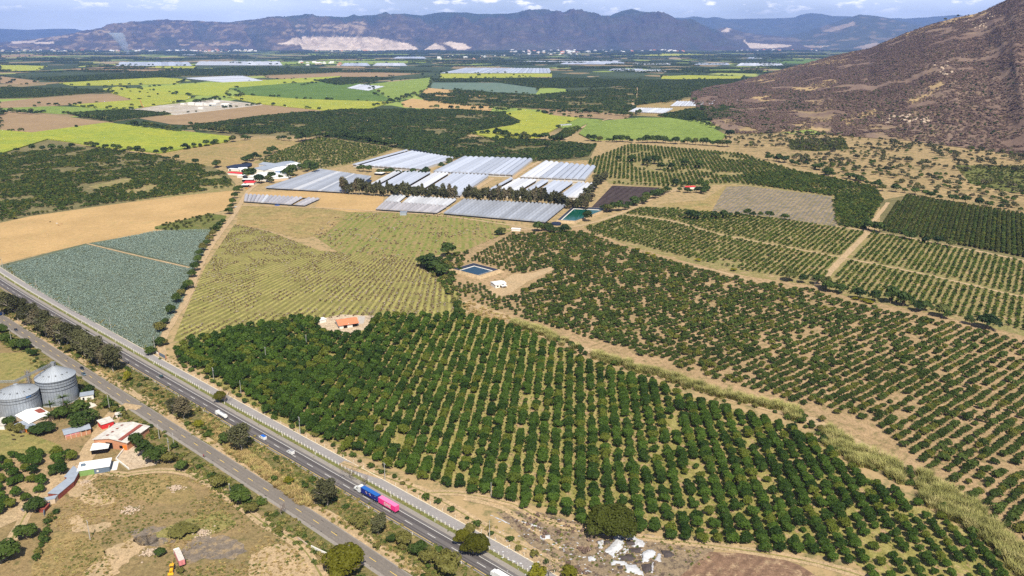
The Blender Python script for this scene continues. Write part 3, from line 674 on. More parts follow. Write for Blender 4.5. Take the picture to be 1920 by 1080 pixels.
# ---------------------------------------------------------------- hills
def cover(u, v, Y):
    """world point on the sight line of photo position (u,v) at forward distance Y"""
    k = F * CP - (v - 540) * SP; D = F * SP + (v - 540) * CP
    return Y * (u - 960) / k, Y, H - Y * D / k
def hill(name, xs, rows, yb, yr, Yb, Yr, label, mat, colf, amp=0, seed=0, prof=0.85, back=0.35, rough=(60.0, 1.5), extra=None):
    xs = np.asarray(xs, float); T = np.linspace(0, 1, rows)
    U, TT = np.meshgrid(xs, T)
    B, Rg = np.broadcast_to(yb, xs.shape), np.broadcast_to(yr, xs.shape)
    Db, Dr = np.broadcast_to(Yb, xs.shape), np.broadcast_to(Yr, xs.shape)
    n = ridged(U / rough[0] + TT * .8, TT * rough[1] + U / 400, seed, 5) - 0.5
    n2 = fbm(U / (rough[0] * 2.2), TT * 2.0, seed + 50, 4) - 0.5
    kR = F * CP - (Rg - 540) * SP; Zc = H - Dr * (F * SP + (Rg - 540) * CP) / kR
    Y = Db + (Dr - Db) * TT
    env = np.sin(np.pi * np.clip(TT, 0, 1)) ** .8
    Z = Zc * TT ** prof + (n * 0.34 + n2 * 0.30) * amp * np.maximum(Zc, 60) * env + 1.0
    Z = np.maximum(Z, 1.0 + 6 * TT)
    X = (U - 960) / F * (Y * CP - (Z - H) * SP); Yw = Y
    Vp = 540 - F * (Y * SP + (Z - H) * CP) / (Y * CP - (Z - H) * SP)
    Zr = Z[-1].copy()
    # behind the crest the land falls away
    nb = max(3, rows // 5); XB, YB, ZB = [], [], []
    for i in range(1, nb + 1):
        q = i / nb; XB.append(X[-1] * (1 + back * q)); YB.append(Yw[-1] * (1 + back * q)); ZB.append(Zr * (1 - q) ** 1.3 - 2 - 30 * q)
    X = np.vstack([X, XB]); Yw = np.vstack([Yw, YB]); Z = np.vstack([Z, ZB])
    nr, nc = X.shape
    V = np.stack([X, Yw, Z], 2).reshape(-1, 3)
    I = np.arange(nr * nc).reshape(nr, nc)
    Fc = np.stack([I[:-1, :-1], I[:-1, 1:], I[1:, 1:], I[1:, :-1]], 2).reshape(-1, 4)
    me = np_mesh(name, V, Fc, mat, True)
    Tf = np.vstack([TT, np.ones((nb, nc))]); Uf = np.vstack([U] + [xs] * nb); Vf = np.vstack([Vp] + [Vp[-1]] * nb)
    C = colf(Uf, Vf, Tf, V.reshape(nr, nc, 3)).reshape(-1, 3)
    ca = me.color_attributes.new('land', 'FLOAT_COLOR', 'POINT')
    ca.data.foreach_set('color', np.hstack([C, np.ones((len(C), 1))]).astype(np.float32).ravel())
    o = mesh_obj(name, me)
    return tag(o, label, None, None, 'structure'), (X[:rows], Yw[:rows], Z[:rows])
def landmat(name, size, amt=0.5, bd=10):
    t = NT(name); p = t.pos()
    a = t.n('ShaderNodeAttribute', attribute_name='land').outputs['Color']
    f = t.noise(p, size, 8, 0.72)
    v = t.math('MULTIPLY_ADD', f, 2 * amt, 1 - amt)
    return t.done(t.mix(1.0, a, t.n('ShaderNodeCombineColor', {0: v, 1: v, 2: v}).outputs[0], 'MULTIPLY'), 0.95, 0.05, f, 0.8, bd)
def mixc(m, A, B): return A * (1 - m[..., None]) + np.asarray(B) * m[..., None]
def sm(x, a, b): t = np.clip((x - a) / (b - a), 0, 1); return t * t * (3 - 2 * t)
def pmask(U, V, poly, blur=0):
    P = np.stack([U.ravel(), V.ravel()], 1)
    if blur: P = P + np.stack([fbm(P[:, 0] / 6, P[:, 1] / 3, 5, 3) - .5, fbm(P[:, 0] / 5, P[:, 1] / 3, 9, 3) - .5], 1) * blur
    return inpoly(P, poly).reshape(U.shape).astype(float)
def ridge(pts, xs):
    p = np.array(pts, float); return np.interp(xs, p[:, 0], p[:, 1])
M_mtn = landmat('mountain_land', 420, 0.75, 160)
def colM1(U, V, T, W):
    n = fbm(U / 26, V / 6, 4, 5); n2 = fbm(U / 9, V / 3, 14, 5)
    C = np.zeros(U.shape + (3,)) + [0.078, 0.066, 0.066]
    C = mixc(sm(n, .48, .62) * sm(U, 1100, 500), C, [0.17, 0.125, 0.10])
    C = mixc(sm(n2, .58, .66) * sm(U, 1500, 0) , C, [0.30, 0.22, 0.15])
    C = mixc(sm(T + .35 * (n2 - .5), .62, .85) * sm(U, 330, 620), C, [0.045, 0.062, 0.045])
    C = mixc(sm(U, 800, 1000) * sm(n, .35, .7) * .6, C, [0.065, 0.075, 0.055])
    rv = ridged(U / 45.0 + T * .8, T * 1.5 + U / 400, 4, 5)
    C = mixc(sm(rv, .60, .42) * .75, C, [0.045, 0.055, 0.05])  # ravine greenery, darkened in the colour to imitate relief shading
    for poly in ([(520,82),(540,78),(548,71),(560,70),(566,77),(590,80),(560,84)], [(567,92),(562,80),(568,67),(580,70),(600,69),(640,69),(700,70),(740,76),(765,82),(785,92),(700,95),(620,95)],
                 [(796,93),(815,81),(830,87),(838,93)], [(830,80),(845,78),(870,82),(884,90),(870,94),(855,92)], [(20,77),(60,76),(85,70),(60,80),(25,82)], [(60,79),(100,78),(100,82),(65,82)]):
        C = mixc(pmask(U, V, poly, 3.0) * (0.75 + .25 * sm(n2, .3, .5)), C, [0.66, 0.53, 0.42])
    for poly in ([(530,60),(560,46),(640,44),(680,40),(690,48),(650,56),(600,60)], [(150,64),(200,54),(215,58),(190,66)], [(640,58),(680,48),(690,62),(660,64)], [(380,55),(430,58),(420,62)], [(60,75),(100,66),(140,66),(90,76)], [(330,80),(440,78),(470,84),(340,86)]):
        C = mixc(pmask(U, V, poly, 6.0) * sm(n2, .42, .52), C, [0.36, 0.27, 0.19])
    return C
def colB(base, pale, amt=.5):
    def f(U, V, T, W):
        n = fbm(U / 18, V / 4, 24, 5)
        return mixc(sm(n, .55, .66) * amt, np.zeros(U.shape + (3,)) + base, pale)
    return f
def colM3(U, V, T, W):
    C = colB([0.075, 0.085, 0.065], [0.26, 0.20, 0.15], .6)(U, V, T, W)
    for poly in ([(1540,58),(1600,40),(1605,45),(1560,60)], [(1440,88),(1500,84),(1560,86),(1500,92)], [(1600,88),(1640,80),(1660,84),(1620,92)]):
        C = mixc(pmask(U, V, poly, 5) * .8, C, [0.42, 0.32, 0.24])
    return C
def colQ(U, V, T, W):
    C = colB([0.09, 0.08, 0.07], [0.25, 0.2, 0.15], .5)(U, V, T, W)
    for poly in ([(1394,72),(1400,80),(1430,82),(1485,84),(1478,88),(1440,91),(1405,90),(1397,84)],[(1350,84),(1360,80),(1380,88),(1405,92),(1360,93)], [(1352,60),(1362,52),(1370,52),(1366,60)]):
        C = mixc(pmask(U, V, poly, 2), C, [0.62, 0.50, 0.40])
    return C
x1 = np.arange(-200, 1432, 2.5)
r1 = [(-200,90),(0,80),(20,78),(60,74),(110,67),(170,57),(210,47),(250,41),(300,37.5),(350,38),(400,41),(430,42),(470,37),(520,33),(570,31),(640,32),(690,29),(740,27),(760,26),(790,29),(830,23),(870,23.5),(900,26),(950,26),(1000,20),(1020,19),(1060,24),(1090,22.5),(1110,28),(1145,29),(1165,21),(1185,16.5),(1200,21),(1230,28),(1260,34),(1300,41),(1330,52),(1360,62),(1395,71),(1412,84),(1432,94)]
y1 = ridge(r1, x1) + (fbm(x1 / 12, x1 * 0, 3, 4) - .5) * 2.2
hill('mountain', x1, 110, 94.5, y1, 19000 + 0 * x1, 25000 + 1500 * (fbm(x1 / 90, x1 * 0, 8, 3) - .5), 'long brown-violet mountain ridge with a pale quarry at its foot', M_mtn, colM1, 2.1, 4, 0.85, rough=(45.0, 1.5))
x2 = np.arange(1180, 2100, 4.0)
r2 = [(1180,44),(1250,34),(1290,33),(1301,30),(1325,34),(1340,32),(1365,36),(1440,35),(1490,33),(1500,28),(1520,25),(1540,26),(1560,30),(1590,31),(1640,33),(1700,35),(1760,31),(1790,28),(1860,33),(1930,37),(2100,50)]
hill('mountain', x2, 40, 84, ridge(r2, x2) + (fbm(x2 / 10, x2 * 0, 13, 4) - .5) * 2, 28500, 34500, 'faint blue mountain range behind the lone peak', M_mtn, colB([0.07, 0.085, 0.07], [0.12, 0.12, 0.10]), 0.5, 21)
x3 = np.arange(1380, 2000, 3.0)
r3 = [(1380,92),(1430,76),(1480,66),(1520,57),(1560,44),(1590,33),(1612,27.5),(1640,29.5),(1670,35),(1700,42),(1730,49),(1800,66),(1900,80),(2000,90)]
hill('mountain', x3, 60, 94, ridge(r3, x3) + (fbm(x3 / 10, x3 * 0, 33, 4) - .5) * 1.6, 20500, 27000, 'lone rounded blue mountain right of the quarry', M_mtn, colM3, 0.55, 41)
x5 = np.arange(1300, 1600, 3.0)
r5 = [(1300,60),(1345,55),(1360,51),(1372,54),(1400,62),(1440,66),(1500,72),(1560,84),(1600,92)]
hill('mountain', x5, 40, 94, ridge(r5, x5) + (fbm(x5 / 8, x5 * 0, 53, 4) - .5) * 1.6, 20200, 24800, 'low foothills with a pale quarry between ridge and lone peak', M_mtn, colQ, 0.6, 61)
x4 = np.arange(-400, 330, 5.0)
r4 = [(-400,62),(0,54),(50,56),(100,54),(140,54),(165,60),(200,66),(330,76)]
hill('mountain', x4, 20, 80.5, ridge(r4, x4), 34000, 38500, 'very faint blue hills at the far left horizon', M_mtn, colB([0.06, 0.075, 0.07], [0.1, 0.1, 0.09]), 0.8, 71)
# the near hill at the right
xh = np.concatenate([np.arange(1296, 1940, 4.0), np.arange(1940, 2500, 14.0)])
yb = ridge([(1296,190),(1310,205),(1340,236),(1380,252),(1450,250),(1520,243),(1560,254),(1700,264),(1920,292),(2100,318),(2500,360)], xh)
yr = ridge([(1296,182),(1330,169),(1380,155),(1440,138),(1500,122),(1560,106),(1600,97),(1630,92),(1650,83),(1700,62),(1740,48),(1790,34),(1830,26),(1848,19),(1870,9),(1890,-1),(1920,-18),(2000,-60),(2200,-140),(2500,-200)], xh)
Yb = np.array([G(960, y)[1] for y in yb])
Yr = np.interp(xh, [1296, 1340, 1500, 1650, 1800, 2000, 2500], [3350, 3900, 4700, 4500, 4100, 3700, 3200])
HILLBARE = [[(1480,124),(1500,116),(1560,102),(1650,80),(1720,55),(1790,30),(1850,14),(1850,24),(1790,38),(1700,66),(1640,88),(1560,110),(1500,124)], [(1380,158),(1440,136),(1520,112),(1600,110),(1590,118),(1500,128),(1470,146),(1420,156)], [(1400,182),(1480,165),(1560,148),(1580,154),(1500,174),(1440,188)], [(1440,252),(1500,232),(1560,246),(1540,256)], [(1560,225),(1640,205),(1660,210),(1590,232)], [(1700,190),(1760,150),(1770,158),(1720,198)]]
def colH(U, V, T, W):
    x, y = W[..., 0], W[..., 1]
    n = fbm(x / 160, y / 260, 84, 5); n2 = fbm(x / 40, y / 60, 94, 4)
    C = np.zeros(U.shape + (3,)) + [0.18, 0.122, 0.092]
    C = mixc(sm(n, .42, .62), C, [0.22, 0.155, 0.115])
    C = mixc(sm(n2, .62, .70) * .4, C, [0.30, 0.21, 0.12])
    C = mixc(sm(T, .34, .0) * sm(n2, .38, .6) * sm(U, 1900, 1400), C, [0.34, 0.25, 0.12])
    for poly in HILLBARE: C = mixc(pmask(U, V, poly, 10) * sm(n2, .30, .44), C, [0.42, 0.30, 0.15])
    for poly in ([(1500,112),(1530,108),(1560,106),(1650,82),(1720,58),(1790,33),(1850,22),(1845,27),(1790,40),(1700,68),(1640,88),(1560,100),(1550,115)], [(1440,138),(1520,108),(1600,108),(1590,116),(1500,124),(1470,142),(1450,146)], [(1420,178),(1480,165),(1560,150),(1580,155),(1500,172),(1440,185)],
                 [(1450,250),(1520,232),(1560,246),(1540,256)], [(1490,192),(1560,186),(1560,190),(1500,196)]):
        C = mixc(pmask(U, V, poly, 10) * sm(n2, .34, .48), C, [0.42, 0.30, 0.15])
    return C
M_hill = landmat('hill_land', 9, 0.35, 4)
hob, (HX, HY, HZ) = hill('hill', xh, 90, yb, yr, Yb, Yr, 'big scrubby brown hillside rising at the right', M_hill, colH, 0.36, 91, 1.10, 0.25, (70.0, 1.3))
# ---------------------------------------------------------------- roads
A_ = GA([(-60,556),(11.3,603.7),(50.6,629.4),(108.8,666.9),(139.7,687.1),(290.8,784.4),(382.3,842.9),(458,892),(549.6,950.5),(643.3,1011.9),(729,1070),(900,1185)])
ext = lambda P: np.vstack([P[0] - (P[1] - P[0]) / np.linalg.norm(P[1] - P[0]) * 260, P, P[-1] + (P[-1] - P[-2]) / np.linalg.norm(P[-1] - P[-2]) * 70])
OLD = smoothline(ext(A_))
B_ = GA([(-60,490),(0,531),(62.8,570.3),(238.5,674.4),(298,709),(415.3,777),(556.8,858.5),(722,954.3),(846.8,1026.9),(934.7,1078.8),(1100,1180)])
HW = smoothline(ext(B_))
ribbon('road', OLD, -4.4, 5.0, g_shld, 3, label='old two-way road, pale worn shoulders')
ribbon('road', OLD, -3.9, 3.3, g_asph, 4, label='old two-way road, grey carriageway with dashed yellow line')
ribbon('road', HW, -8.0, 4.6, g_shld, 3, label='highway shoulders of pale asphalt')
ribbon('road', HW, -5.4, 4.2, g_hw, 4, label='dark highway carriageway with dashed white line')
for a, b in ((-3.2, -1.2), (.9, 1.6), (2.2, 3.0)): ribbon('road_wear', HW, a - .1, b, M_tyre, 5, label='darker wheel track along the highway', wob=.3)
for a in (-2.9, -1.2, .9, 2.5): ribbon('road_wear', OLD, a, a + .7, M_tyre2, 5, label='darker wheel track along the old road', wob=.4)
ribbon('road_marking', HW, -3.75, -3.55, M_white, 6, label='solid white edge line of the highway')
ribbon('road_marking', HW, 3.35, 3.52, M_yellow, 6, label='solid yellow edge line of the highway')
def dashes(P, on, gap, w, mat, off, label, shift=0.0):
    d = np.concatenate([[0], np.cumsum(np.linalg.norm(np.diff(P, axis=0), axis=1))]); N = normals(P); V = []; Fc = []
    s = shift
    at = lambda q: (np.array([np.interp(q, d, P[:, i]) for i in (0, 1)]), np.array([np.interp(q, d, N[:, i]) for i in (0, 1)]))
    while s + on < d[-1]:
        b = len(V)
        for q in (s, s + on):
            c, n = at(q)
            for o in (off - w, off + w): V.append((*(c + n * o), layer(c[None], 6)[0]))
        Fc.append((b, b + 1, b + 3, b + 2)); s += on + gap
    me = bpy.data.meshes.new('road_marking'); me.from_pydata(V, [], Fc); me.materials.append(mat); me.update()
    if me.polygons[0].normal.z < 0: me.flip_normals()
    tag(mesh_obj('road_marking', me), label, None, None, 'structure')
dashes(HW, 5.2, 10.2, 0.11, M_white, 0.0, 'dashed white lane line of the highway', 4)
dashes(OLD, 4.6, 9.2, 0.10, M_yellow, 0.0, 'dashed yellow centre line of the old road', 5)
ribbon('pavement', HW, -15.9, -10.3, g_lane, 4, label='grey paved lane beside the highway')
M_curb = plain('whitewashed_kerb', (0.66, 0.58, 0.44), 0.85, 0.2)
ribbon('kerb', HW, -16.25, -15.9, M_curb, 0, z=0.02, label='low whitewashed kerb along the grey lane', top=0.22)
ribbon('verge', HW, -10.3, -8.0, g_green, 2, label='green verge between highway and lane', wob=.8)
ribbon('verge', HW, -20.5, -15.9, g_track, 2, label='sandy strip beyond the kerb', wob=2.5)
# verge between the roads
Dm = np.linspace(0, 1, 60)
O2 = np.array([OLD[int(t * (len(OLD) - 1))] for t in Dm]); H2 = np.array([HW[int(t * (len(HW) - 1))] for t in Dm])
nO, nH = normals(O2), normals(H2)
pl = np.vstack([O2 - nO * 4.2, (H2 + nH * 4.4)[::-1]])
field(pl, g_verge, 1, 0, 'rough grassy strip between the two roads', 'verge', world=True)
ribbon('verge', OLD, -9.0, -4.2, g_track, 2, label='sandy edge of the old road', wob=5)
ribbon('verge', OLD, 4.8, 12.0, g_verge, 2, label='weedy left edge of the old road', wob=6)
# tar patches
gq = random.Random(3)
mb = MB()
for i in range(150):
    k = gq.randrange(10, len(OLD) - 10); c = OLD[k] + normals(OLD)[k] * (gq.choice([-2.4, -.6, 2.9, 3.1, 3.3]) + gq.uniform(-.5, .5)); z = layer(c[None], 6)[0] + .004
    T = OLD[k + 1] - OLD[k]; T = T / np.linalg.norm(T); Nn = np.array([T[1], -T[0]]); L = gq.uniform(.2, 1.1); w = gq.uniform(.06, .22)
    pts = [c + T * L * math.cos(a) + Nn * w * math.sin(a) * gq.uniform(.6, 1.2) for a in (0, .9, 1.8, 2.7, 3.6, 4.5, 5.4)]
    mb.add([(p[0], p[1], z) for p in pts], [tuple(range(7))])
tag(mb.build('road_patches', M_patch), 'dark tar patches scattered over the old road', None, None, 'structure')
TR = [
 ([(640,868),(700,888),(740,902),(800,925),(870,965),(930,1000),(1010,1040),(1100,1092),(1180,1150)], 5.5, 'dirt track beside the kerb, heading to the bottom edge'),
 ([(800,925),(860,925),(960,945),(1020,975),(1130,1002),(1240,1012),(1380,1030),(1500,1050),(1620,1082),(1750,1140)], 5.0, 'dirt track along the front edge of the mango orchard'),
 ([(870,935),(940,952),(990,985),(1050,1030)], 3.0, 'faint wheel track over the spoil ground'),
 ([(620,1110),(565,1025),(500,985),(440,940),(390,905),(350,888),(300,882),(235,890),(190,885)], 5.0, 'dirt track curving past the waste ground'),
 ([(228,760),(205,790),(180,830),(150,865),(100,905),(60,940),(20,970),(-60,1005)], 10.0, 'wide dirt track past the sheds'),
 ([(75,925),(45,970),(20,1015),(-20,1075)], 5.0, 'dirt track forking to the lower left corner'),
 ([(262,765),(228,760)], 6.0, 'short driveway from the old road'),
 ([(180,885),(160,905),(120,900)], 5.0, 'trampled earth by the white house'),
 ([(309,672),(303,655),(308,630),(325,600),(350,560),(375,500),(400,455),(437,405),(455,375),(470,355),(500,335)], 6.0, 'pale farm road running up to the tunnels'),
 ([(940,430),(1010,430),(1080,425),(1160,402),(1230,370),(1290,350)], 5.5, 'dirt track past the green pond'),
 ([(440,385),(600,390),(715,397),(830,405),(940,420),(1000,430)], 4.5, 'dirt track in front of the tunnels'),
 ([(870,565),(960,600),(1050,640),(1180,682),(1300,725),(1430,762),(1510,785),(1600,830),(1700,880)], 9.0, 'sandy strip along the reeds'),
 ([(1568,425),(1650,437),(1760,457),(1925,490),(2100,530)], 5.0, 'stony track between the two right orchards'),
 ([(1530,540),(1575,490),(1628,436)], 6.5, 'grassy lane across the young orchard grid'),
 ([(1150,400),(1260,415),(1350,440),(1560,480),(1720,512),(1925,560),(2050,595)], 4.0, 'thin track through the young orchard grid'),
 ([(1620,436),(1650,400),(1665,380)], 5.0, 'short lane beside the tall dark orchard'),
 ([(1220,490),(1330,505),(1400,525)], 4.0, 'pale path on the lower edge of the grid'),
 ([(1185,205),(1190,185),(1195,165)], 12.0, 'far lane between two dark orchards'),
 ([(1060,262),(1090,240),(1130,226),(1150,222)], 9.0, 'far track to the light green field'),
 ([(960,335),(985,318),(1012,303)], 8.0, 'sandy lane between two greenhouses'),
 ([(862,372),(915,340),(925,333)], 8.0, 'sandy lane at the end of the long tunnels'),
 ([(820,402),(845,392),(865,377)], 5.0, 'narrow lane between the front tunnels'),
 ([(163,457),(250,478),(355,502)], 2.6, 'narrow path across the agave field'),
 ([(1450,240),(1560,262),(1700,275),(1800,290),(1925,300)], 6.0, 'pale track at the foot of the hill'),
 ([(1115,270),(1090,285),(1075,295)], 9.0, 'clearing track at the edge of the dark orchard'),
]
for i, (pts, w, lb) in enumerate(TR):
    P = smoothline(GA(pts)); ribbon('path', P, -w / 2, w / 2, g_track, 6 + (i % 4) * .5, label=lb, wob=w * .35)
    if pts[0][1] > 860 and w > 4.5:
        ribbon('wheel_ruts', P, -.35, .35, g_past, 9, label='grassy centre of a dirt track', wob=.8)
# ---------------------------------------------------------------- posts along the lane
M_wpost = plain('white_post_paint', (0.74, 0.70, 0.62), 0.8, 0.2)
mb = MB(); mb.box(-.17, .17, -.17, .17, -.1, 1.35); mb.add([(-.17, -.17, 1.35), (.17, -.17, 1.35), (.17, .17, 1.35), (-.17, .17, 1.35), (0, 0, 1.5)], [(0, 1, 4), (1, 2, 4), (2, 3, 4), (3, 0, 4)])
def along(P, off, step, s0=0.0):
    d = np.concatenate([[0], np.cumsum(np.linalg.norm(np.diff(P, axis=0), axis=1))]); N = normals(P); out = []
    s = s0
    while s < d[-1]:
        c = np.array([np.interp(s, d, P[:, i]) for i in (0, 1)]); n = np.array([np.interp(s, d, N[:, i]) for i in (0, 1)]); out.append(c + n * off); s += step
    return np.array(out)
pp = along(HW, -10.0, 2.75, 1); pp = pp[infr(pp, 20, 0, 1085)]
post0 = None
PS = [p for p in pp if not (270 < PX([[p[0], p[1], 0]])[0, 0] < 277 or 395 < PX([[p[0], p[1], 0]])[0, 0] < 432 or 860 < PX([[p[0], p[1], 0]])[0, 0] < 912)]
for p in PS:
    if post0 is None: o = post0 = mb.build('marker_post', M_wpost)
    else: o = post0.copy(); ROOT.objects.link(o)
    o.location = (p[0], p[1], 0); o.rotation_euler = (0, 0, R(41))
    tag(o, 'stubby white post in the even row between highway verge and grey lane', 'post', 'white posts between highway and lane')
pk = along(HW, -16.8, 8.4, 3); pk = pk[infr(pk, 20, 0, 1085)]
mb = MB(); mb.box(-.08, .08, -.08, .08, -.1, 1.5)
kp = None
for p in pk:
    if kp is None: o = kp = mb.build('fence_post', M_wpost)
    else: o = kp.copy(); ROOT.objects.link(o)
    o.location = (p[0], p[1], 0)
    tag(o, 'thin pale fence post standing just behind the whitewashed kerb', 'post', 'fence posts behind the kerb')
for off, lb in ((3.9 + 1.2, 'left'), (-8.6, 'right')):
    pk = along(HW, off, 31, 9); pk = pk[infr(pk, 20, 0, 1085)]
    for p in pk:
        o = post0.copy(); o.name = 'delineator_post'; ROOT.objects.link(o); o.location = (p[0], p[1], 0); o.scale = (.8, .8, .9)
        tag(o, 'lone white marker on the %s shoulder of the highway, spaced far apart' % ('weedy' if lb == 'left' else 'green'), 'post', 'markers on the %s highway shoulder' % ('weedy' if lb == 'left' else 'green'))
# ---------------------------------------------------------------- power poles
M_conc = plain('pole_concrete', (0.42, 0.40, 0.37), 0.85, 0.2)
M_iron = plain('galvanised_iron', (0.35, 0.36, 0.37), 0.5, 0.5, 0.6)
M_ins = plain('grey_insulator', (0.5, 0.5, 0.48), 0.4, 0.5)
def pole(px, py, h, label, arm=True, tr=False, deg=-50):
    x, y = G(px, py); e = empty('power_pole', (x, y, 0), R(deg), label, 'power pole', 'power poles')
    m = MB(); m.tube((0, 0, -.3), (0, 0, h), .19, .11, 8); m.build('mast', M_conc, e)
    if arm:
        m = MB(); m.box(-1.1, 1.1, -.06, .06, h - .7, h - .58); m.build('crossarm', M_iron, e)
        for k in (-1.0, 0.0, 1.0):
            m = MB(); m.lathe([(0.0, h - .58), (.08, h - .56), (.06, h - .4), (.1, h - .35), (0.0, h - .25)], 8, (k, 0, 0) if k else (0.35, 0, 0)); m.build('insulator', M_ins, e)
    if tr:
        m = MB(); m.lathe([(0, h - 2.6), (.3, h - 2.6), (.3, h - 1.7), (.2, h - 1.55), (0, h - 1.5)], 12, (0.5, 0, 0)); m.build('transformer', M_iron, e)
for a in [(169.5,1013,10,'concrete power pole standing alone on the waste ground',1,0), (206.5,773,11,'concrete power pole beside the driveway off the old road',1,0), (22,607+35,9,'concrete power pole beside the dark hedge at the left edge',0,0),
          (69,543,9,'pole at the edge of the agave field nearest the picture corner',1,0), (131,574,9,'pole in the agave field, second from the left',0,0), (208,617,10,'pole in the agave field, third from the left',0,0), (290,652,9,'pole in the bush where farm road meets lane',1,1),
          (401,713,9,'pole at the left front corner of the mango orchard',1,1), (499,676,10,'pole standing among the mango crowns near the fallow field',1,0), (452,738,9,'pole behind the kerb near the small lane tree',0,0), (563,815,11,'pole at the mango orchard edge above the two vans',1,1),
          (722,901,10,'tall pole beside the dirt track above the pink container',1,0), (921,932,8,'thin pole at the front of the mango rows',0,0), (918,1009,9,'pole on the kerb beside the gold-leaved tree',0,0), (575,650,9,'pole among the mango crowns left of the orange roof',1,0),
          (299,823,9,'pole with crossarm in the bushes left of the old road',1,0), (318,853,10,'pole with crossarm nearest the old road in the bushes',1,1), (327,840,9,'rear pole in the bushes left of the old road',1,0), (5,500,10,'pole at the left end of the agave field',0,0), (833,262,11,'pole standing in the dark far orchard',1,0), (1600,345,0,'',0,0)]:
    if a[2]: pole(*a)
# ---------------------------------------------------------------- vehicles
def paint(name, c, met=0.0): return plain(name, c, 0.3, 0.6, met, 3.0, 0.04)
M_glass = plain('dark_glass', (0.015, 0.02, 0.025), 0.08, 0.9)
M_rub = plain('tyre_rubber', (0.02, 0.02, 0.02), 0.9, 0.2)
M_rim = plain('wheel_rim', (0.55, 0.55, 0.55), 0.35, 0.6, 0.5)
M_blk = plain('black_chassis', (0.025, 0.025, 0.025), 0.7, 0.3)
M_lamp = plain('clear_lamp', (0.8, 0.8, 0.75), 0.15, 0.8)
M_red = plain('red_lamp', (0.5, 0.02, 0.02), 0.3, 0.5)
def wheel(e, x, y, r=.33, w=.22):
    m = MB(); s = 1 if y > 0 else -1
    m.tube((x, y - s * w, r), (x, y, r), r, r, 16); o = m.build('wheel', M_rub, e)
    m = MB(); m.tube((x, y - s * w * .3, r), (x, y + s * .012, r), r * .6, r * .55, 12); m.build('rim', M_rim, o)
def loft(m, secs):
    n = len(secs[0]); vs = [p for s in secs for p in s]; fs = [tuple(range(n)), tuple(range(len(vs) - n, len(vs)))[::-1]]
    for i in range(len(secs) - 1):
        for j in range(n): a = i * n + j; b = i * n + (j + 1) % n; fs.append((a, a + n, b + n, b))
    return m.add(vs, fs)
def carat(px, py, off=0, line=None, fwd=1, deg=None):
    x, y = G(px, py)
    if line is not None:
        i = int(np.argmin(np.hypot(line[:, 0] - x, line[:, 1] - y))); T = line[min(i + 1, len(line) - 1)] - line[max(i - 1, 0)]; T = T / np.linalg.norm(T) * fwd
        N = np.array([T[1], -T[0]]); c = line[i] + np.array([-T[1], T[0]]) * 0 + N * off * 1.0
        return (c[0], c[1], layer(c[None], 5)[0]), math.atan2(T[1], T[0])
    return (x, y, layer(np.array([[x, y]]), 5)[0]), R(deg)
def car(name, label, cat, at, col, L=4.4, W=1.75, hood=1.0, top=1.45, rear=0.25, bed=False, roofcol=None):
    loc, rz = at; e = empty(name, loc, rz, label, cat); w = W / 2
    def sec(x, zb, zt, ww, wt): return [(x, -ww, zb), (x, ww, zb), (x, ww, zt - .25), (x, wt, zt), (x, -wt, zt), (x, -ww, zt - .25)]
    m = MB(); loft(m, [sec(-L / 2, .45, .88, w * .86, w * .8), sec(-L / 2 + .25, .28, .95, w, w * .92), sec(0, .25, .95, w, w * .92), sec(L / 2 - hood - .2, .25, .93, w, w * .9), sec(L / 2 - .3, .3, .82, w * .97, w * .84), sec(L / 2, .42, .66, w * .82, w * .74)])
    m.build('body', col, e, bevel=.04)
    x1 = L / 2 - hood; x0 = -L / 2 + rear if not bed else -L / 2 + L * .40
    def gsec(x, z0, z1, ww): return [(x, -ww, z0), (x, ww, z0), (x, ww * .97, z1), (x, -ww * .97, z1)]
    m = MB(); loft(m, [gsec(x0, .9, .98, w * .9), gsec(x0 + (.12 if bed else .4), .9, top - .04, w * .84), gsec(x1 - .65, .9, top - .04, w * .84), gsec(x1, .9, .95, w * .9)])
    m.build('window_band', M_glass, e)
    m = MB(); loft(m, [gsec(x0 + (.14 if bed else .42), top - .05, top, w * .83), gsec((x0 + x1) / 2, top - .05, top + .03, w * .83), gsec(x1 - .67, top - .05, top, w * .83)])
    m.build('roof', roofcol or col, e)
    for y in (-w * .86, w * .86):
        for xx in (x1 - .42, (x0 + x1) / 2): 
            m = MB(); m.box(xx - .05, xx + .05, y - .03, y + .03, .92, top - .03); m.build('door_pillar', col, e)
    if bed:
        m = MB(); m.box(-L / 2 + .12, x0 - .1, -w * .8, w * .8, .93, 1.0); m.build('cargo_bed', M_blk, e)
        for y in (-w * .9, w * .9): m = MB(); m.box(-L / 2 + .05, x0, y - .05, y + .05, .85, 1.12); m.build('bed_side', col, e)
        m = MB(); m.box(-L / 2 + .02, -L / 2 + .1, -w * .9, w * .9, .8, 1.1); m.build('tailgate', col, e)
    for x in (-L * .31, L * .32):
        for y in (-w - .01, w + .01): wheel(e, x, y)
    for y in (-w * .65, w * .65):
        m = MB(); m.box(L / 2 - .1, L / 2 + .01, y - .18, y + .18, .55, .7); m.build('headlight', M_lamp, e)
        m = MB(); m.box(-L / 2 - .01, -L / 2 + .06, y - .15, y + .15, .62, .8); m.build('tail_light', M_red, e)
    return e
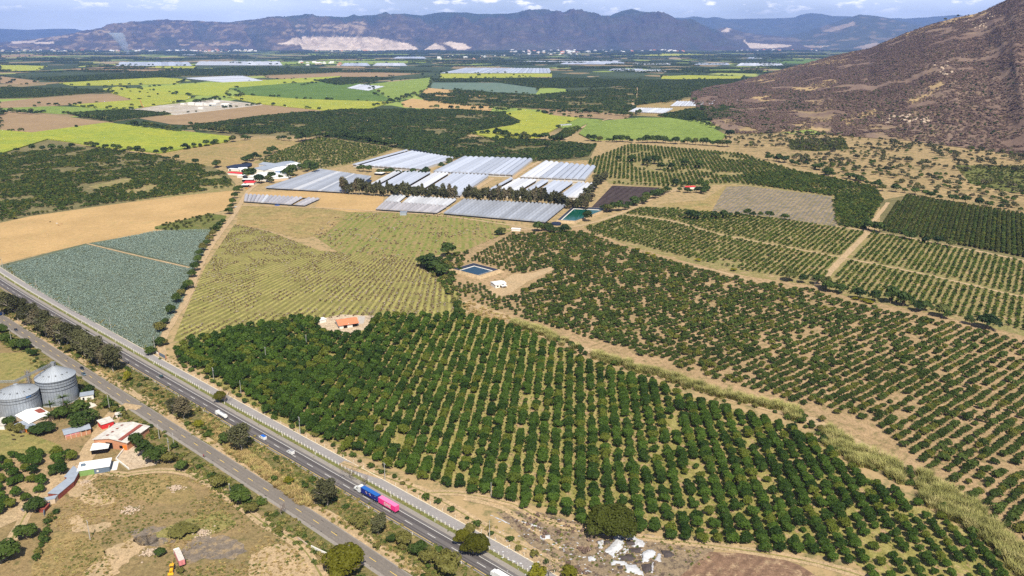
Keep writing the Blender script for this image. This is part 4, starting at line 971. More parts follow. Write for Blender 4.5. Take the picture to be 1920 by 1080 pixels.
def van(name, label, at, col, roofcol, L=5.2, W=1.9, h=2.25, box=True):
    loc, rz = at; e = empty(name, loc, rz, label, 'van'); w = W / 2
    m = MB(); m.prof_y([(-L / 2, .4), (L / 2 - .1, .4), (L / 2, .75), (L / 2 - .15, 1.1), (L / 2 - 1.0, 1.25), (L / 2 - 1.5, h - .05), (-L / 2, h - .02)], -w, w); m.build('body', col, e, bevel=.06)
    m = MB(); m.box(-L / 2 + .05, L / 2 - 1.6, -w + .08, w - .08, h - .03, h + .06); m.build('roof', roofcol, e)
    m = MB(); m.add([(L / 2 - 1.02, -w * .86, 1.3), (L / 2 - 1.02, w * .86, 1.3), (L / 2 - 1.46, w * .8, h - .2), (L / 2 - 1.46, -w * .8, h - .2), (L / 2 - .96, -w * .86, 1.3), (L / 2 - .96, w * .86, 1.3), (L / 2 - 1.40, w * .8, h - .2), (L / 2 - 1.40, -w * .8, h - .2)],
                   [(0, 3, 2, 1), (4, 5, 6, 7), (0, 1, 5, 4), (1, 2, 6, 5), (2, 3, 7, 6), (3, 0, 4, 7)]); m.build('windscreen', M_glass, e)
    for y in (-w - .01, w + .01):
        m = MB(); m.box(L / 2 - 2.3, L / 2 - 1.5, y - .02, y + .02, 1.3, 1.85); m.build('side_window', M_glass, e)
        for x in (-L * .3, L * .32): wheel(e, x, y, .36)
    for y in (-w * .7, w * .7):
        m = MB(); m.box(L / 2 - .08, L / 2 + .02, y - .15, y + .15, .7, .9); m.build('headlight', M_lamp, e)
        m = MB(); m.box(-L / 2 - .02, -L / 2 + .04, y - .08, y + .08, .8, 1.2); m.build('tail_light', M_red, e)
    m = MB(); m.box(-L / 2 - .015, -L / 2 + .02, -.02, .02, .5, h - .2); m.build('rear_door_gap', M_blk, e)
    return e
P_wh = paint('white_vehicle_paint', (0.78, 0.78, 0.76)); P_blk = paint('navy_vehicle_paint', (0.015, 0.022, 0.04)); P_blu = paint('slate_vehicle_paint', (0.10, 0.15, 0.19)); P_grn = paint('dark_green_vehicle_paint', (0.01, 0.05, 0.05))
P_sil = paint('silver_vehicle_paint', (0.38, 0.36, 0.36), 0.4); P_bl = paint('bright_blue_tarp', (0.01, 0.12, 0.50)); P_or = paint('orange_vehicle_paint', (0.75, 0.28, 0.01)); P_rd = paint('maroon_vehicle_paint', (0.22, 0.01, 0.02)); P_ylw = paint('yellow_machine_paint', (0.72, 0.38, 0.02))
car('parked_car', 'dark navy car driving on the old road near the dark hedge', 'car', carat(31, 619, 1.6, OLD, 1), P_blk)
bpy.data.objects['parked_car'].name = 'car'
car('car', 'black car on the old road above the slate pickup', 'car', carat(161, 693, -1.5, OLD, 1), P_blk)
car('pickup_truck', 'slate blue pickup on the old road behind the tall silo', 'pickup', carat(156, 702, 1.7, OLD, 1), P_blu, 4.8, 1.8, 1.2, 1.55, bed=True)
car('car', 'dark green car alone on the highway', 'car', carat(290, 709, 1.6, HW, -1), P_grn)
van('delivery_van', 'white van with bright blue roof on the highway', carat(503, 822, -.6, HW, -1), P_wh, P_bl)
van('delivery_van', 'white van with pale grey roof, nearest the pink container', carat(538, 848, .3, HW, -1), P_wh, P_sil, 5.0, 1.9, 2.3)
car('pickup_truck', 'silver pickup parked on the wide dirt track', 'pickup', carat(52, 955, 0, None, 1, 52), P_sil, 5.2, 1.9, 1.3, 1.7, bed=True)
car('car', 'blue car half hidden by trees at the left edge', 'car', carat(3, 590, 0, None, 1, 20), P_bl)
M_wing = plain('corrugated_steel', (0.5, 0.5, 0.5), 0.5, 0.4)
def containertruck(px, py):
    loc, rz = carat(px, py, 1.35, HW, -1)
    navy = paint('navy_container_paint', (0.010, 0.022, 0.20)); roofb = paint('blue_container_roof', (0.02, 0.12, 0.42))  # darker sides, brighter roof: how light falls is put into the blue
    pink = paint('magenta_container_paint', (0.80, 0.035, 0.24)); roofp = paint('sunlit_magenta_roof', (0.86, 0.20, 0.40))  # roof is a paler copy of the pink, sunlight on top painted in
    white = M_white
    e = empty('tractor_truck', loc, rz, 'white semi tractor pulling a blue and a pink container', 'truck', 'double container truck')
    m = MB(); m.box(-6.3, .2, -.5, .5, .7, 1.0); m.build('chassis', M_blk, e)
    m = MB(); m.prof_y([(-2.9, .9), (-.1, .9), (-.1, 3.0), (-.5, 3.2), (-1.4, 3.9), (-2.9, 3.9)], -1.22, 1.22); m.build('cab', P_wh, e, bevel=.1)
    m = MB(); m.prof_y([(-.1, .7), (2.2, .7), (2.3, 1.3), (2.0, 1.85), (-.1, 2.1)], -1.0, 1.0); m.build('hood', P_wh, e, bevel=.12)
    m = MB(); m.box(2.25, 2.45, -1.15, 1.15, .45, .95); m.build('bumper', M_rim, e)
    m = MB(); m.box(2.29, 2.33, -.55, .55, 1.0, 1.6); m.build('grille', M_blk, e)
    m = MB(); m.add([(-.08, -1.05, 2.2), (-.08, 1.05, 2.2), (-.12, 1.0, 2.95), (-.12, -1.0, 2.95), (-.03, -1.05, 2.2), (-.03, 1.05, 2.2), (-.07, 1.0, 2.95), (-.07, -1.0, 2.95)], [(0, 3, 2, 1), (4, 5, 6, 7), (0, 1, 5, 4), (1, 2, 6, 5), (2, 3, 7, 6), (3, 0, 4, 7)]); m.build('windscreen', M_glass, e)
    for y in (-1.24, 1.24):
        m = MB(); m.box(-1.15, -.25, y - .02, y + .02, 2.15, 2.8); m.build('side_window', M_glass, e)
        m = MB(); m.tube((-3.0, y * .85, .9), (-3.0, y * .85, 4.1), .09, .09, 8); m.build('exhaust_stack', M_rim, e)
        m = MB(); m.tube((-2.6, y * .9, .75), (-1.2, y * .9, .75), .3, .3, 10); m.build('fuel_tank', M_rim, e)
        m = MB(); m.box(-.2, -.1, y * 1.1 - .05, y * 1.1 + .05, 2.2, 2.8); m.build('mirror', M_blk, e)
        for x in (1.5, -4.3, -5.6): wheel(e, x, y, .5, .3)
        m = MB(); m.box(2.1, 2.26, y * .72 - .15, y * .72 + .15, 1.05, 1.3); m.build('headlight', M_lamp, e)
    def trailer(x0, col, roof, cn, label, ld):
        c, s = math.cos(rz), math.sin(rz); lx, ly = loc[0] + c * x0, loc[1] + s * x0
        t = empty('container_trailer', (lx, ly, loc[2]), rz, ld, 'trailer', 'double container truck')
        m = MB(); m.box(-12.2, 0, -.45, .45, .95, 1.2)
        for k in range(9): m.box(-.8 - k * 1.35, -.65 - k * 1.35, -1.15, 1.15, 1.05, 1.2)
        m.build('chassis', M_blk, t)
        for x in (-9.0, -10.3, -11.5):
            for y in (-1.2, 1.2): wheel(t, x, y, .48, .3)
        m = MB(); m.box(-2.6, -2.4, -1.0, -.8, .2, 1.0); m.box(-2.6, -2.4, .8, 1.0, .2, 1.0); m.build('landing_leg', M_blk, t)
        k_ = empty('shipping_container', (lx, ly, loc[2]), rz, label, 'container', 'containers on the double truck')
        m = MB(); m.box(-12.15, -.05, -1.16, 1.16, 1.22, 3.98)
        for i in range(40):
            x = -11.9 + i * .30
            for y in (-1.16, 1.16): m.box(x, x + .15, y - .035, y + .035, 1.4, 3.85)
        m.build('body', col, k_)
        m = MB(); m.box(-12.15, -.05, -1.2, 1.2, 3.98, 4.03); 
        for i in range(30): m.box(-11.8 + i * .39, -11.6 + i * .39, -1.0, 1.0, 4.03, 4.06)
        m.build('roof', roof, k_)
        for x in (-12.2, -.15):
            for y in (-1.22, 1.08): m = MB(); m.box(x, x + .15, y, y + .14, 1.2, 4.04); m.build('corner_post', col, k_)
        for y in (-.9, -.3, .3, .9): m = MB(); m.tube((-12.2, y, 1.35), (-12.2, y, 3.9), .03, .03, 6); m.build('door_bar', M_rim, k_)
        return k_
    k1 = trailer(-3.6, navy, roofb, 'blue', 'navy blue shipping container with small white and red marks', 'front trailer under the navy blue container')
    k2 = trailer(-3.6 - 13.3, pink, roofp, 'pink', 'magenta pink shipping container lettered ONE in white', 'rear trailer under the magenta pink container')
    m = MB(); m.box(-14.2, -.5 - 13 + .3, -.2, .2, .8, .95); m.build('drawbar', M_blk, e)
    # lettering on the side that faces the old road (+y side of the local frame looks lower left)
    def side(y): return y
    def letters(k_, pts, col, nm='lettering'):
        for strokes in pts:
            m = MB()
            for (xa, za, xb, zb) in strokes:
                for sgn in (-1, 1):
                    m.box(min(xa, xb) * 1, max(xa, xb), (1.195 if sgn > 0 else -1.225), (1.225 if sgn > 0 else -1.195), min(za, zb), max(za, zb))
            m.build(nm, col, k_)
    def word_one(k_):
        # reads correctly seen from the left side of travel (local +y), the side turned to the camera
        t = .30; z0, z1 = 1.75, 3.45; y0, y1 = 1.2, 1.24
        def seg(m, a, b, c, d): m.box(min(a, b), max(a, b), y0, y1, min(c, d), max(c, d))
        # viewed from +y, text runs towards +x? the viewer on +y side looking to -y sees +x on the left
        xs = -4.2
        m = MB(); a, b = xs, xs - 1.5; seg(m, a, a - t, z0, z1); seg(m, b + t, b, z0, z1); seg(m, a, b, z1 - t, z1); seg(m, a, b, z0, z0 + t); m.build('letter_o', white, k_)
        m = MB(); a, b = xs - 1.85, xs - 3.25; seg(m, a, a - t, z0, z1); seg(m, b + t, b, z0, z1)
        for i in range(7):
            q = i / 6; xx = a - t - q * (a - t - b - t) ; seg(m, xx, xx - .24, z1 - q * (z1 - z0 - .3) - .38, z1 - q * (z1 - z0 - .38))
        m.build('letter_n', white, k_)
        m = MB(); a, b = xs - 3.6, xs - 4.8; seg(m, a, a - t, z0, z1); seg(m, a, b, z1 - t, z1); seg(m, a, b, z0, z0 + t); seg(m, a, b + .15, (z0 + z1) / 2 - t / 2, (z0 + z1) / 2 + t / 2); m.build('letter_e', white, k_)
    word_one(k2)
    redm = plain('red_mark_paint', (0.6, 0.03, 0.05), .5)
    for q in (-3.6, -6.3):
        m = MB()
        for i in range(5): m.box(q - .25 * i - .2, q - .25 * i, 1.2, 1.235, 2.95 - .16 * i, 3.25 - .12 * i)
        m.box(q - 1.3, q - .1, 1.2, 1.235, 3.2, 3.3); m.build('white_mark', white, k1)
        m = MB(); m.box(q - .95, q - .35, 1.236, 1.25, 2.75, 3.05); m.build('red_mark', redm, k1)
    m = MB(); m.box(-10.9, -10.5, 1.2, 1.235, 1.7, 1.9); m.box(-11.3, -10.7, 1.2, 1.235, 3.4, 3.5); m.build('white_mark', white, k1)
containertruck(666.5, 917)
def boxtruck(name, label, at, L=8.5, cargo='box', ccol=None, rcol=None):
    loc, rz = at; e = empty(name, loc, rz, label, 'truck')
    m = MB(); m.box(-L + 1, 1.8, -.45, .45, .6, .9); m.build('chassis', M_blk, e)
    m = MB(); m.prof_y([(0, .6), (2.1, .6), (2.2, 1.4), (1.9, 2.5), (1.5, 2.8), (0, 2.8)], -1.15, 1.15); m.build('cab', P_wh, e, bevel=.1)
    m = MB(); m.add([(2.18, -1.0, 1.55), (2.18, 1.0, 1.55), (1.95, .95, 2.45), (1.95, -.95, 2.45), (2.25, -1.0, 1.55), (2.25, 1.0, 1.55), (2.02, .95, 2.45), (2.02, -.95, 2.45)], [(0, 3, 2, 1), (4, 5, 6, 7), (0, 1, 5, 4), (1, 2, 6, 5), (2, 3, 7, 6), (3, 0, 4, 7)]); m.build('windscreen', M_glass, e)
    if cargo == 'tank':
        m = MB(); m.tube((-L + 1.2, 0, 2.0), (-.4, 0, 2.0), 1.15, 1.15, 20); m.build('tank', P_wh, e, smooth=False)
        for x in (-1.6, -3.3, -5.0, -6.6): 
            m = MB(); m.tube((x, 0, 2.0), (x + .12, 0, 2.0), 1.19, 1.19, 20); m.build('tank_band', M_rim, e)
        m = MB(); m.box(-L + 2, -1.2, -.3, .3, 3.1, 3.25); m.build('catwalk', M_rim, e)
    else:
        m = MB(); m.box(-L + 1, -.15, -1.2, 1.2, .95, 3.4); m.build('cargo_box', ccol or P_wh, e, bevel=.04)
        m = MB(); m.box(-L + 1.02, -.17, -1.16, 1.16, 3.4, 3.45); m.build('roof', rcol or P_wh, e)
        m = MB(); m.box(-L + .97, -L + 1.0, -.02, .02, 1.0, 3.3); m.build('rear_door_gap', M_blk, e)
    for x in (1.2, -L + 2.0, -L + 3.2):
        for y in (-1.15, 1.15): wheel(e, x, y, .48, .3)
    for y in (-.8, .8): m = MB(); m.box(2.15, 2.24, y - .16, y + .16, .8, 1.0); m.build('headlight', M_lamp, e)
    return e
boxtruck('tanker_truck', 'white tanker truck on the highway beside the tall grey-leaved trees', carat(427, 775.5, -1.7, HW, -1), 9.5, 'tank')
boxtruck('delivery_truck', 'white truck with red marks at the bottom edge of the highway', carat(946, 1078, -1.7, HW, -1), 9.0, 'box', P_wh, P_wh)
boxtruck('box_truck', 'white lorry with pink-red side parked on the waste ground', carat(333, 1042, 0, None, 1, math.degrees(math.atan2(G(331,1036)[1]-G(347,1072)[1], G(331,1036)[0]-G(347,1072)[0]))), 10.5, 'box', plain('faded_pink_side', (0.62, 0.22, 0.22), .6), plain('dusty_white_roof', (0.55, 0.50, 0.44), .7))
# backhoe
def backhoe(px, py, deg):
    x, y = G(px, py); e = empty('backhoe_loader', (x, y, 0), R(deg), 'yellow backhoe loader parked beside the white lorry', 'digger')
    m = MB(); m.prof_y([(-1.0, .7), (1.9, .7), (2.0, 1.5), (.6, 1.75), (-1.0, 1.6)], -.55, .55); m.build('body', P_ylw, e, bevel=.05)
    m = MB(); m.box(-1.0, .4, -.75, .75, 1.5, 2.6); m.build('cab', M_glass, e)
    m = MB(); m.box(-1.15, .55, -.85, .85, 2.6, 2.72); m.build('roof', P_ylw, e)
    for xx in (-1.0, .35):
        for yy in (-.75, .7): m = MB(); m.box(xx, xx + .07, yy, yy + .07, 1.4, 2.62); m.build('cab_post', P_ylw, e)
    for xx, r in ((-1.1, .75), (1.5, .5)):
        for yy in (-1.05, 1.05): wheel(e, xx, yy, r, .38)
    m = MB()
    for yy in (-.6, .6): m.tube((.6, yy, 1.4), (2.6, yy, .7), .1, .1, 6)
    m.build('loader_arm', P_ylw, e)
    m = MB(); m.prof_y([(2.5, .25), (3.3, .15), (3.35, .3), (2.75, .45), (2.6, 1.0), (2.45, .9)], -1.1, 1.1); m.build('bucket', P_ylw, e)
    m = MB(); m.tube((-1.3, 0, .9), (-2.1, 0, 2.7), .16, .13, 6); m.tube((-2.1, 0, 2.7), (-3.0, 0, 1.6), .13, .1, 6); m.build('boom', P_ylw, e)
    m = MB(); m.prof_y([(-3.1, .9), (-2.7, .8), (-2.8, 1.5), (-3.1, 1.7)], -.3, .3); m.build('digging_bucket', M_blk, e)
backhoe(323, 1070, -80)
# rider on a motorcycle at the edge of the old road
def skinned(name, pts, edges, rad, mat, parent=None, sub=1, loc=(0, 0, 0), rz=0):
    me = bpy.data.meshes.new(name); me.from_pydata(pts, edges, []); o = mesh_obj(name, me, parent); o.location = loc; o.rotation_euler = (0, 0, rz)
    sk = o.modifiers.new('skin', 'SKIN')
    for i, r in enumerate(rad): me.skin_vertices[0].data[i].radius = (r, r)
    me.skin_vertices[0].data[0].use_root = True
    s = o.modifiers.new('sub', 'SUBSURF'); s.levels = sub; s.render_levels = sub
    me.materials.append(mat); return o
M_skin = plain('skin', (0.30, 0.16, 0.10), .6); M_shirt = plain('red_shirt', (0.35, 0.03, 0.04), .8); M_jean = plain('dark_trousers', (0.03, 0.035, 0.06), .8)
def rider(px, py):
    loc, rz = carat(px, py, 4.2, OLD, 1)
    b = empty('motorcycle', loc, rz, 'small dark motorcycle ridden along the left edge of the old road', 'motorcycle')
    for x in (-.62, .68):
        m = MB(); m.tube((x, -.06, .3), (x, .06, .3), .3, .3, 14); o = m.build('wheel', M_rub, b)
    m = MB(); m.tube((-.6, 0, .35), (0, 0, .55), .05, .06, 6); m.tube((0, 0, .55), (.35, 0, .8), .1, .08, 6); m.tube((.68, 0, .3), (.42, 0, .95), .04, .04, 6); m.box(-.15, .2, -.12, .12, .3, .55); m.build('frame', M_blk, b)
    m = MB(); m.prof_y([(-.65, .72), (.0, .68), (.02, .78), (-.65, .82)], -.12, .12); m.build('saddle', M_blk, b)
    m = MB(); m.tube((.4, -.35, 1.0), (.4, .35, 1.0), .02, .02, 6); m.build('handlebar', M_rim, b)
    p = [(-.15, 0, .82), (-.12, 0, 1.05), (-.05, 0, 1.3), (-.02, 0, 1.42), (0, 0, 1.52), (.02, 0, 1.62), (.02, 0, 1.74), (-.05, .17, 1.33), (.12, .26, 1.12), (.34, .3, 1.03), (-.05, -.17, 1.33), (.12, -.26, 1.12), (.34, -.3, 1.03), (-.12, .12, .8), (.22, .18, .72), (.1, .17, .36), (.24, .17, .3), (-.12, -.12, .8), (.22, -.18, .72), (.1, -.17, .36), (.24, -.17, .3)]
    ed = [(0, 1), (1, 2), (2, 3), (3, 4), (4, 5), (5, 6), (2, 7), (7, 8), (8, 9), (2, 10), (10, 11), (11, 12), (0, 13), (13, 14), (14, 15), (15, 16), (0, 17), (17, 18), (18, 19), (19, 20)]
    rd = [.15, .14, .16, .09, .055, .1, .09, .07, .05, .035, .07, .05, .035, .1, .08, .055, .04, .1, .08, .055, .04]
    o = skinned('person', p, ed, rd, M_shirt, None, 2, loc, rz)
    tag(o, 'rider in dark red sitting on the small motorcycle', 'person')
rider(384, 858)
# cattle
M_cowb = plain('dark_hide', (0.03, 0.02, 0.015), .8); M_cowt = plain('tan_hide', (0.35, 0.2, 0.1), .8); M_coww = plain('white_hide', (0.7, 0.66, 0.6), .8)
def cow(px, py, mat, label, deg, lying=False):
    x, y = G(px, py); dz = -.55 if lying else 0; lg = .28 if lying else 0
    P = [(0, 0, 1.0), (-.55, 0, 1.02), (-.85, 0, 1.05), (.45, 0, 1.0), (.75, 0, 1.1), (1.0, 0, 1.3), (1.2, 0, 1.32), (1.45, 0, 1.15), (-.95, 0, .8), (-.98, 0, .45)]
    E = [(0, 1), (1, 2), (0, 3), (3, 4), (4, 5), (5, 6), (6, 7), (2, 8), (8, 9)]; Rr = [.36, .35, .26, .34, .28, .16, .15, .08, .03, .03]
    for sx, base in ((.55, 3), (-.75, 2)):
        for sy in (-.2, .2):
            i = len(P); back = -.12 if sx < 0 else .0
            P += [(sx, sy, .72), (sx + back, sy, .4), (sx, sy, .05)]; E += [(base, i), (i, i + 1), (i + 1, i + 2)]; Rr += [.14, .08, .06]
    P = [(a, b, max(.08, c + dz)) for a, b, c in P]
    o = skinned('cow', P, E, Rr, mat, None, 1, (x, y, 0), R(deg)); tag(o, label, 'cow', 'cattle in the fields')
cow(94, 417, M_cowb, 'black cow at the left end of the herd in the golden stubble', 10); cow(107, 420, M_coww, 'white cow in the middle of the herd in the golden stubble', 200)
cow(110, 423, M_cowt, 'tan cow beside the white one in the golden stubble', 150); cow(115.5, 421, M_cowt, 'tan cow at the right end of the herd in the golden stubble', 30)
cow(25, 817, M_cowb, 'dark cow lying nearest the silo yard', 170, True); cow(41, 819, M_cowb, 'dark cow lying furthest right in the pasture', 15, True); cow(27, 825, M_cowb, 'dark cow lying lowest in the pasture', 190, True)
# ---------------------------------------------------------------- greenhouses
def ghmat(name, c, rough=0.35, spec=0.5, row=None):
    t = NT(name); p = t.pos(); f = t.noise(p, 6, 5, .7); r = t.n('ShaderNodeObjectInfo').outputs['Random']
    v = t.math('ADD', t.math('MULTIPLY', f, .30), t.math('MULTIPLY', r, .30)); v = t.math('ADD', v, .66)
    return t.done(t.mix(1.0, c, t.n('ShaderNodeCombineColor', {0: v, 1: v, 2: v}).outputs[0], 'MULTIPLY'), rough, spec)
M_film = ghmat('white_greenhouse_film', (0.45, 0.48, 0.56))
M_film2 = ghmat('bright_greenhouse_film', (0.60, 0.61, 0.65))
M_filmg = ghmat('grey_tunnel_film', (0.34, 0.36, 0.41))
M_filmp = ghmat('dusty_tunnel_film', (0.43, 0.41, 0.43))
M_netd = plain('dark_shade_net', (0.03, 0.035, 0.04), .9, .1)
M_netw = plain('white_side_net', (0.55, 0.53, 0.50), .8, .2)
M_netb = plain('blue_black_net', (0.018, 0.028, 0.06), .7, .3)
M_insd = plain('berry_rows_inside', (0.03, 0.05, 0.025), .9, .1)
def gh(c, n, wh, rh, mat, label, cat='greenhouse', endm=None, sidem=None, seg=1, gaps=(), alt=None, group=None, spanname='roof_span', fill=0.94, dip=0.0, alti=()):
    P = GA(c); NL, NR, FR, FL = P; O = P.mean(0)
    e = empty(cat.replace(' ', '_'), (O[0], O[1], 0), 0, label, cat, group)
    W = lambda s, t: (NL * (1 - s) + NR * s) * (1 - t) + (FL * (1 - s) + FR * s) * t - O
    A = 7
    for i in range(n):
        if i in gaps: continue
        m = MB()
        s0 = (i + (1 - fill) / 2) / n; s1 = (i + 1 - (1 - fill) / 2) / n
        for g_ in range(seg):
            t0, t1 = g_ / seg, (g_ + 1) / seg - (0.004 if seg > 1 else 0)
            vs = []
            hs = 1 + random.uniform(-.05, .05) * (seg > 1)
            for t in (t0, (t0 + t1) / 2, t1):
                for k in range(A):
                    q = k / (A - 1); s = s0 + (s1 - s0) * q; p = W(s, t)
                    z = wh + (rh - wh) * math.sin(math.pi * q) ** .85 * hs - (dip if t == (t0 + t1) / 2 else 0)
                    vs.append((p[0], p[1], z))
            fs = [(a * A + k, a * A + k + 1, (a + 1) * A + k + 1, (a + 1) * A + k) for a in range(2) for k in range(A - 1)]
            fs += [(A - 1,) + tuple(range(A - 2, -1, -1)), tuple(range(2 * A, 3 * A))]
            m.add(vs, fs)
        mm = alt if (alt is not None and i in alti) else mat
        m.build(spanname, mm, e)
    sm_ = sidem or endm or M_netw; em = endm or M_netw
    def wall(nm, a, b, mt, z1, inset=.15):
        a = np.array(a); b = np.array(b); d = (b - a) / np.linalg.norm(b - a); nn = np.array([d[1], -d[0]]) * .12
        m = MB(); m.prism([tuple(a - nn), tuple(b - nn), tuple(b + nn), tuple(a + nn)], 0.0, z1); m.build(nm, mt, e)
    i0, i1 = .01, .99
    wall('end_wall', W(i0, i0), W(i1, i0), em, wh - .02); wall('end_wall', W(i0, i1), W(i1, i1), em, wh - .02)
    wall('side_wall', W(.004, .03), W(.004, .97), sm_, wh - .05); wall('side_wall', W(.996, .03), W(.996, .97), sm_, wh - .05)
    return e
gh([(497,355),(650,364),(697,334),(600,320)], 26, 2.2, 4.2, M_filmg, 'big grey tunnel block with a black net front, left of the tree windbreak', 'tunnel block', M_netd, M_netd, 5, dip=.25, alt=M_film2, alti=(9, 10, 17))
gh([(457,380),(571,388),(600,375),(459,367)], 18, 1.8, 3.6, M_filmp, 'small front tunnel block between farm road and tan plot', 'tunnel block', M_netd, M_netd, 4, dip=.25, gaps=(14,), alt=M_film2, alti=(5,))
gh([(704,395),(819,402),(838,390),(719,381)], 17, 1.9, 3.8, M_filmp, 'dusty grey near half of the middle tunnel block', 'tunnel block', M_netd, M_netd, 3, dip=.25)
gh([(720,380),(839,389),(856,377),(735,367)], 17, 1.9, 3.9, M_film2, 'bright white far half of the middle tunnel block', 'tunnel block', M_netd, M_netd, 1, gaps=(4,))
gh([(831,403),(1022,420),(1061,388),(868,377)], 27, 2.0, 4.2, M_filmg, 'long grey tunnel block beside the green pond', 'tunnel block', M_netd, M_netd, 6, dip=.25)
gh([(660,313),(788,322),(852,300),(760,285)], 15, 4.0, 6.0, M_film, 'pale greenhouse block at the back left, below the dark orchard', 'greenhouse', M_netw, M_netw, 2, gaps=(1,))
gh([(690,352),(862,372),(917,333),(742,324)], 26, 3.4, 5.6, M_film, 'wide white greenhouse behind the left half of the windbreak', 'greenhouse', M_netw, M_netw, 1, gaps=(2, 10, 15), alt=M_film2, alti=(0, 1, 11, 12, 13, 14))
gh([(811,326),(960,333),(1000,302),(868,298)], 13, 4.0, 6.2, M_film, 'white greenhouse at the back centre, left of the sandy lane', 'greenhouse', M_netw, M_netw, 2)
gh([(974,337),(1096,342),(1117,317),(1020,307)], 10, 4.2, 6.8, M_film, 'greenhouse with big round spans and white front wall, back right', 'greenhouse', M_netw, M_netw, 1, alt=M_film2, alti=(0, 1, 2))
gh([(902,368),(1088,376),(1121,350),(955,339)], 22, 3.6, 6.0, M_film, 'white greenhouse behind the right half of the windbreak', 'greenhouse', M_netw, M_netw, 1, gaps=(1, 7, 10, 16), alt=M_film2, alti=(2, 3, 4, 5, 6, 19, 20, 21))
gh([(1178,211),(1245,214),(1262,205),(1192,204)], 16, 2.5, 4.5, M_film2, 'left small white tunnel block at the hill foot', 'tunnel block', seg=1)
gh([(1326,197),(1388,195),(1399,185),(1342,187)], 12, 2.5, 4.5, M_film2, 'right white tunnel block at the hill foot', 'tunnel block')
gh([(1256,200),(1316,200),(1322,192),(1268,191)], 10, 2, 4, M_film2, 'thin white tunnel block between its two bigger neighbours at the hill foot', 'tunnel block')
gh([(343,147),(417,155),(493,152),(452,142)], 14, 1.5, 3.0, M_film2, 'white plastic-covered block in the bright fields', 'tunnel block', fill=1)
gh([(650,166),(690,171),(720,163),(672,159)], 8, 2, 4, M_film2, 'small white tunnel block beside the pale green field', 'tunnel block')
gh([(825,138),(1035,138),(1030,129),(872,128)], 26, 3, 5.5, M_film, 'long far greenhouse above the thin yellow field', 'greenhouse')
for i, (x0, x1, ya, yb_, lb) in enumerate([(217,360,124,117,'long flat far greenhouse at the left, left half'), (365,530,123,116,'long flat far greenhouse at the left, right half'), (638,695,124,119,'far white greenhouse, left of the pair under the quarry'), (698,764,124,119,'far white greenhouse, right of the pair under the quarry'),
        (736,800,110,107,'distant low greenhouse nearest the pale village'), (960,1170,117,114.5,'long thin distant white greenhouse strip'), (1050,1175,121,117,'distant white greenhouse strip just under the longest one'), (1180,1260,122,119,'distant white roof strip right of the greenhouse strips'),
        (1140,1210,133,130,'far white tunnels left of the brown far plot'), (1190,1250,135,132,'far white tunnels touching the brown far plot'), (1300,1370,122,119,'distant pale greenhouse strip near the hill, left'), (1380,1470,124,119,'distant pale greenhouse strip ending at the hill'), (1400,1430,110,107,'small distant white roofs near the hill'), (336,384,105,103,'thin distant white strip right of the smoke'), (80,175,95,94,'thin distant pale strip at the far left')]):
    gh([(x0, ya), (x1, ya + .3), (x1 - 6, yb_), (x0 + 8, yb_)], 10, 3, 6, M_film2 if i % 2 else M_film, lb, 'greenhouse', fill=1)
# dark netting beside the sheds
def slab(name, px, z0, z1, mat, label, cat):
    m = MB(); m.prism([tuple(p) for p in GA(px)], z0, z1); o = m.build(name, mat); return tag(o, label, cat)
slab('shade_net', [(423,315),(440,311),(472,308),(473,312),(455,319),(430,318)], 2.2, 2.5, M_netb, 'blue-black shade net stretched behind the red-roofed sheds', 'net')
slab('shade_net', [(768,283),(785,281),(852,289),(848,292),(790,286)], 2.6, 2.9, M_netb, 'dark net strip along the far side of the back left greenhouse', 'net')
slab('shade_net', [(680,346),(690,338),(698,340),(690,345)], 1.6, 1.9, M_netb, 'small dark blue net at the right corner of the big grey tunnel block', 'net')
# ---------------------------------------------------------------- ponds
M_liner = plain('black_pond_liner', (0.03, 0.035, 0.055), .35, .5); M_linerw = plain('dried_white_rim', (0.62, 0.58, 0.52), .8, .2)
def watermat(name, c):
    t = NT(name); f = t.noise(t.pos(), 1.5, 3); return t.done(c, 0.12, 0.6, f, .05, .3)
def pond(px, inner, wc, label, zr=2.6, zi=1.0, berm=6.0):
    P = GA(px); O = P.mean(0); Q = (P - O); e = empty('pond', (O[0], O[1], 0), 0, label, 'pond')
    n = len(P)
    def ring(s, z): return [(q[0] * s, q[1] * s, z) for q in Q]
    def band(name, rs, mat):
        V = sum([ring(s, z) for s, z in rs], []); Fc = [(a * n + i, a * n + (i + 1) % n, (a + 1) * n + (i + 1) % n, (a + 1) * n + i) for a in range(len(rs) - 1) for i in range(n)]
        MB().add(V, Fc).build(name, mat, e)
    R0 = np.linalg.norm(Q, axis=1).mean()
    band('berm', [(1 + berm / R0, 0.0), (1 + berm * .35 / R0, zr - .05), (1.0, zr - .05)], g_track)
    band('liner', [(1.02, zr), (.99, zr + .05), (inner + .09, zi + .35)], M_liner)
    band('rim', [(inner + .09, zi + .35), (inner, zi)], M_linerw)
    MB().add(ring(inner + .02, zi + .08), [tuple(range(n))]).build('water', wc, e)
    return e
pond([(851,509),(888,498),(934,510),(898,521)], .68, watermat('dark_blue_water', (0.008, 0.04, 0.07)), 'square lined pond of dark blue water with a white rim')
pond([(1046,416),(1074,391),(1140,394),(1078,418)], .78, watermat('green_water', (0.004, 0.085, 0.055)), 'large lined pond of green water beside the long tunnels')
pond([(672,224.5),(688,222),(705,223),(700,226.5),(678,227)], .8, watermat('deep_blue_water', (0.01, 0.06, 0.14)), 'far small blue pond inside the dark orchard')
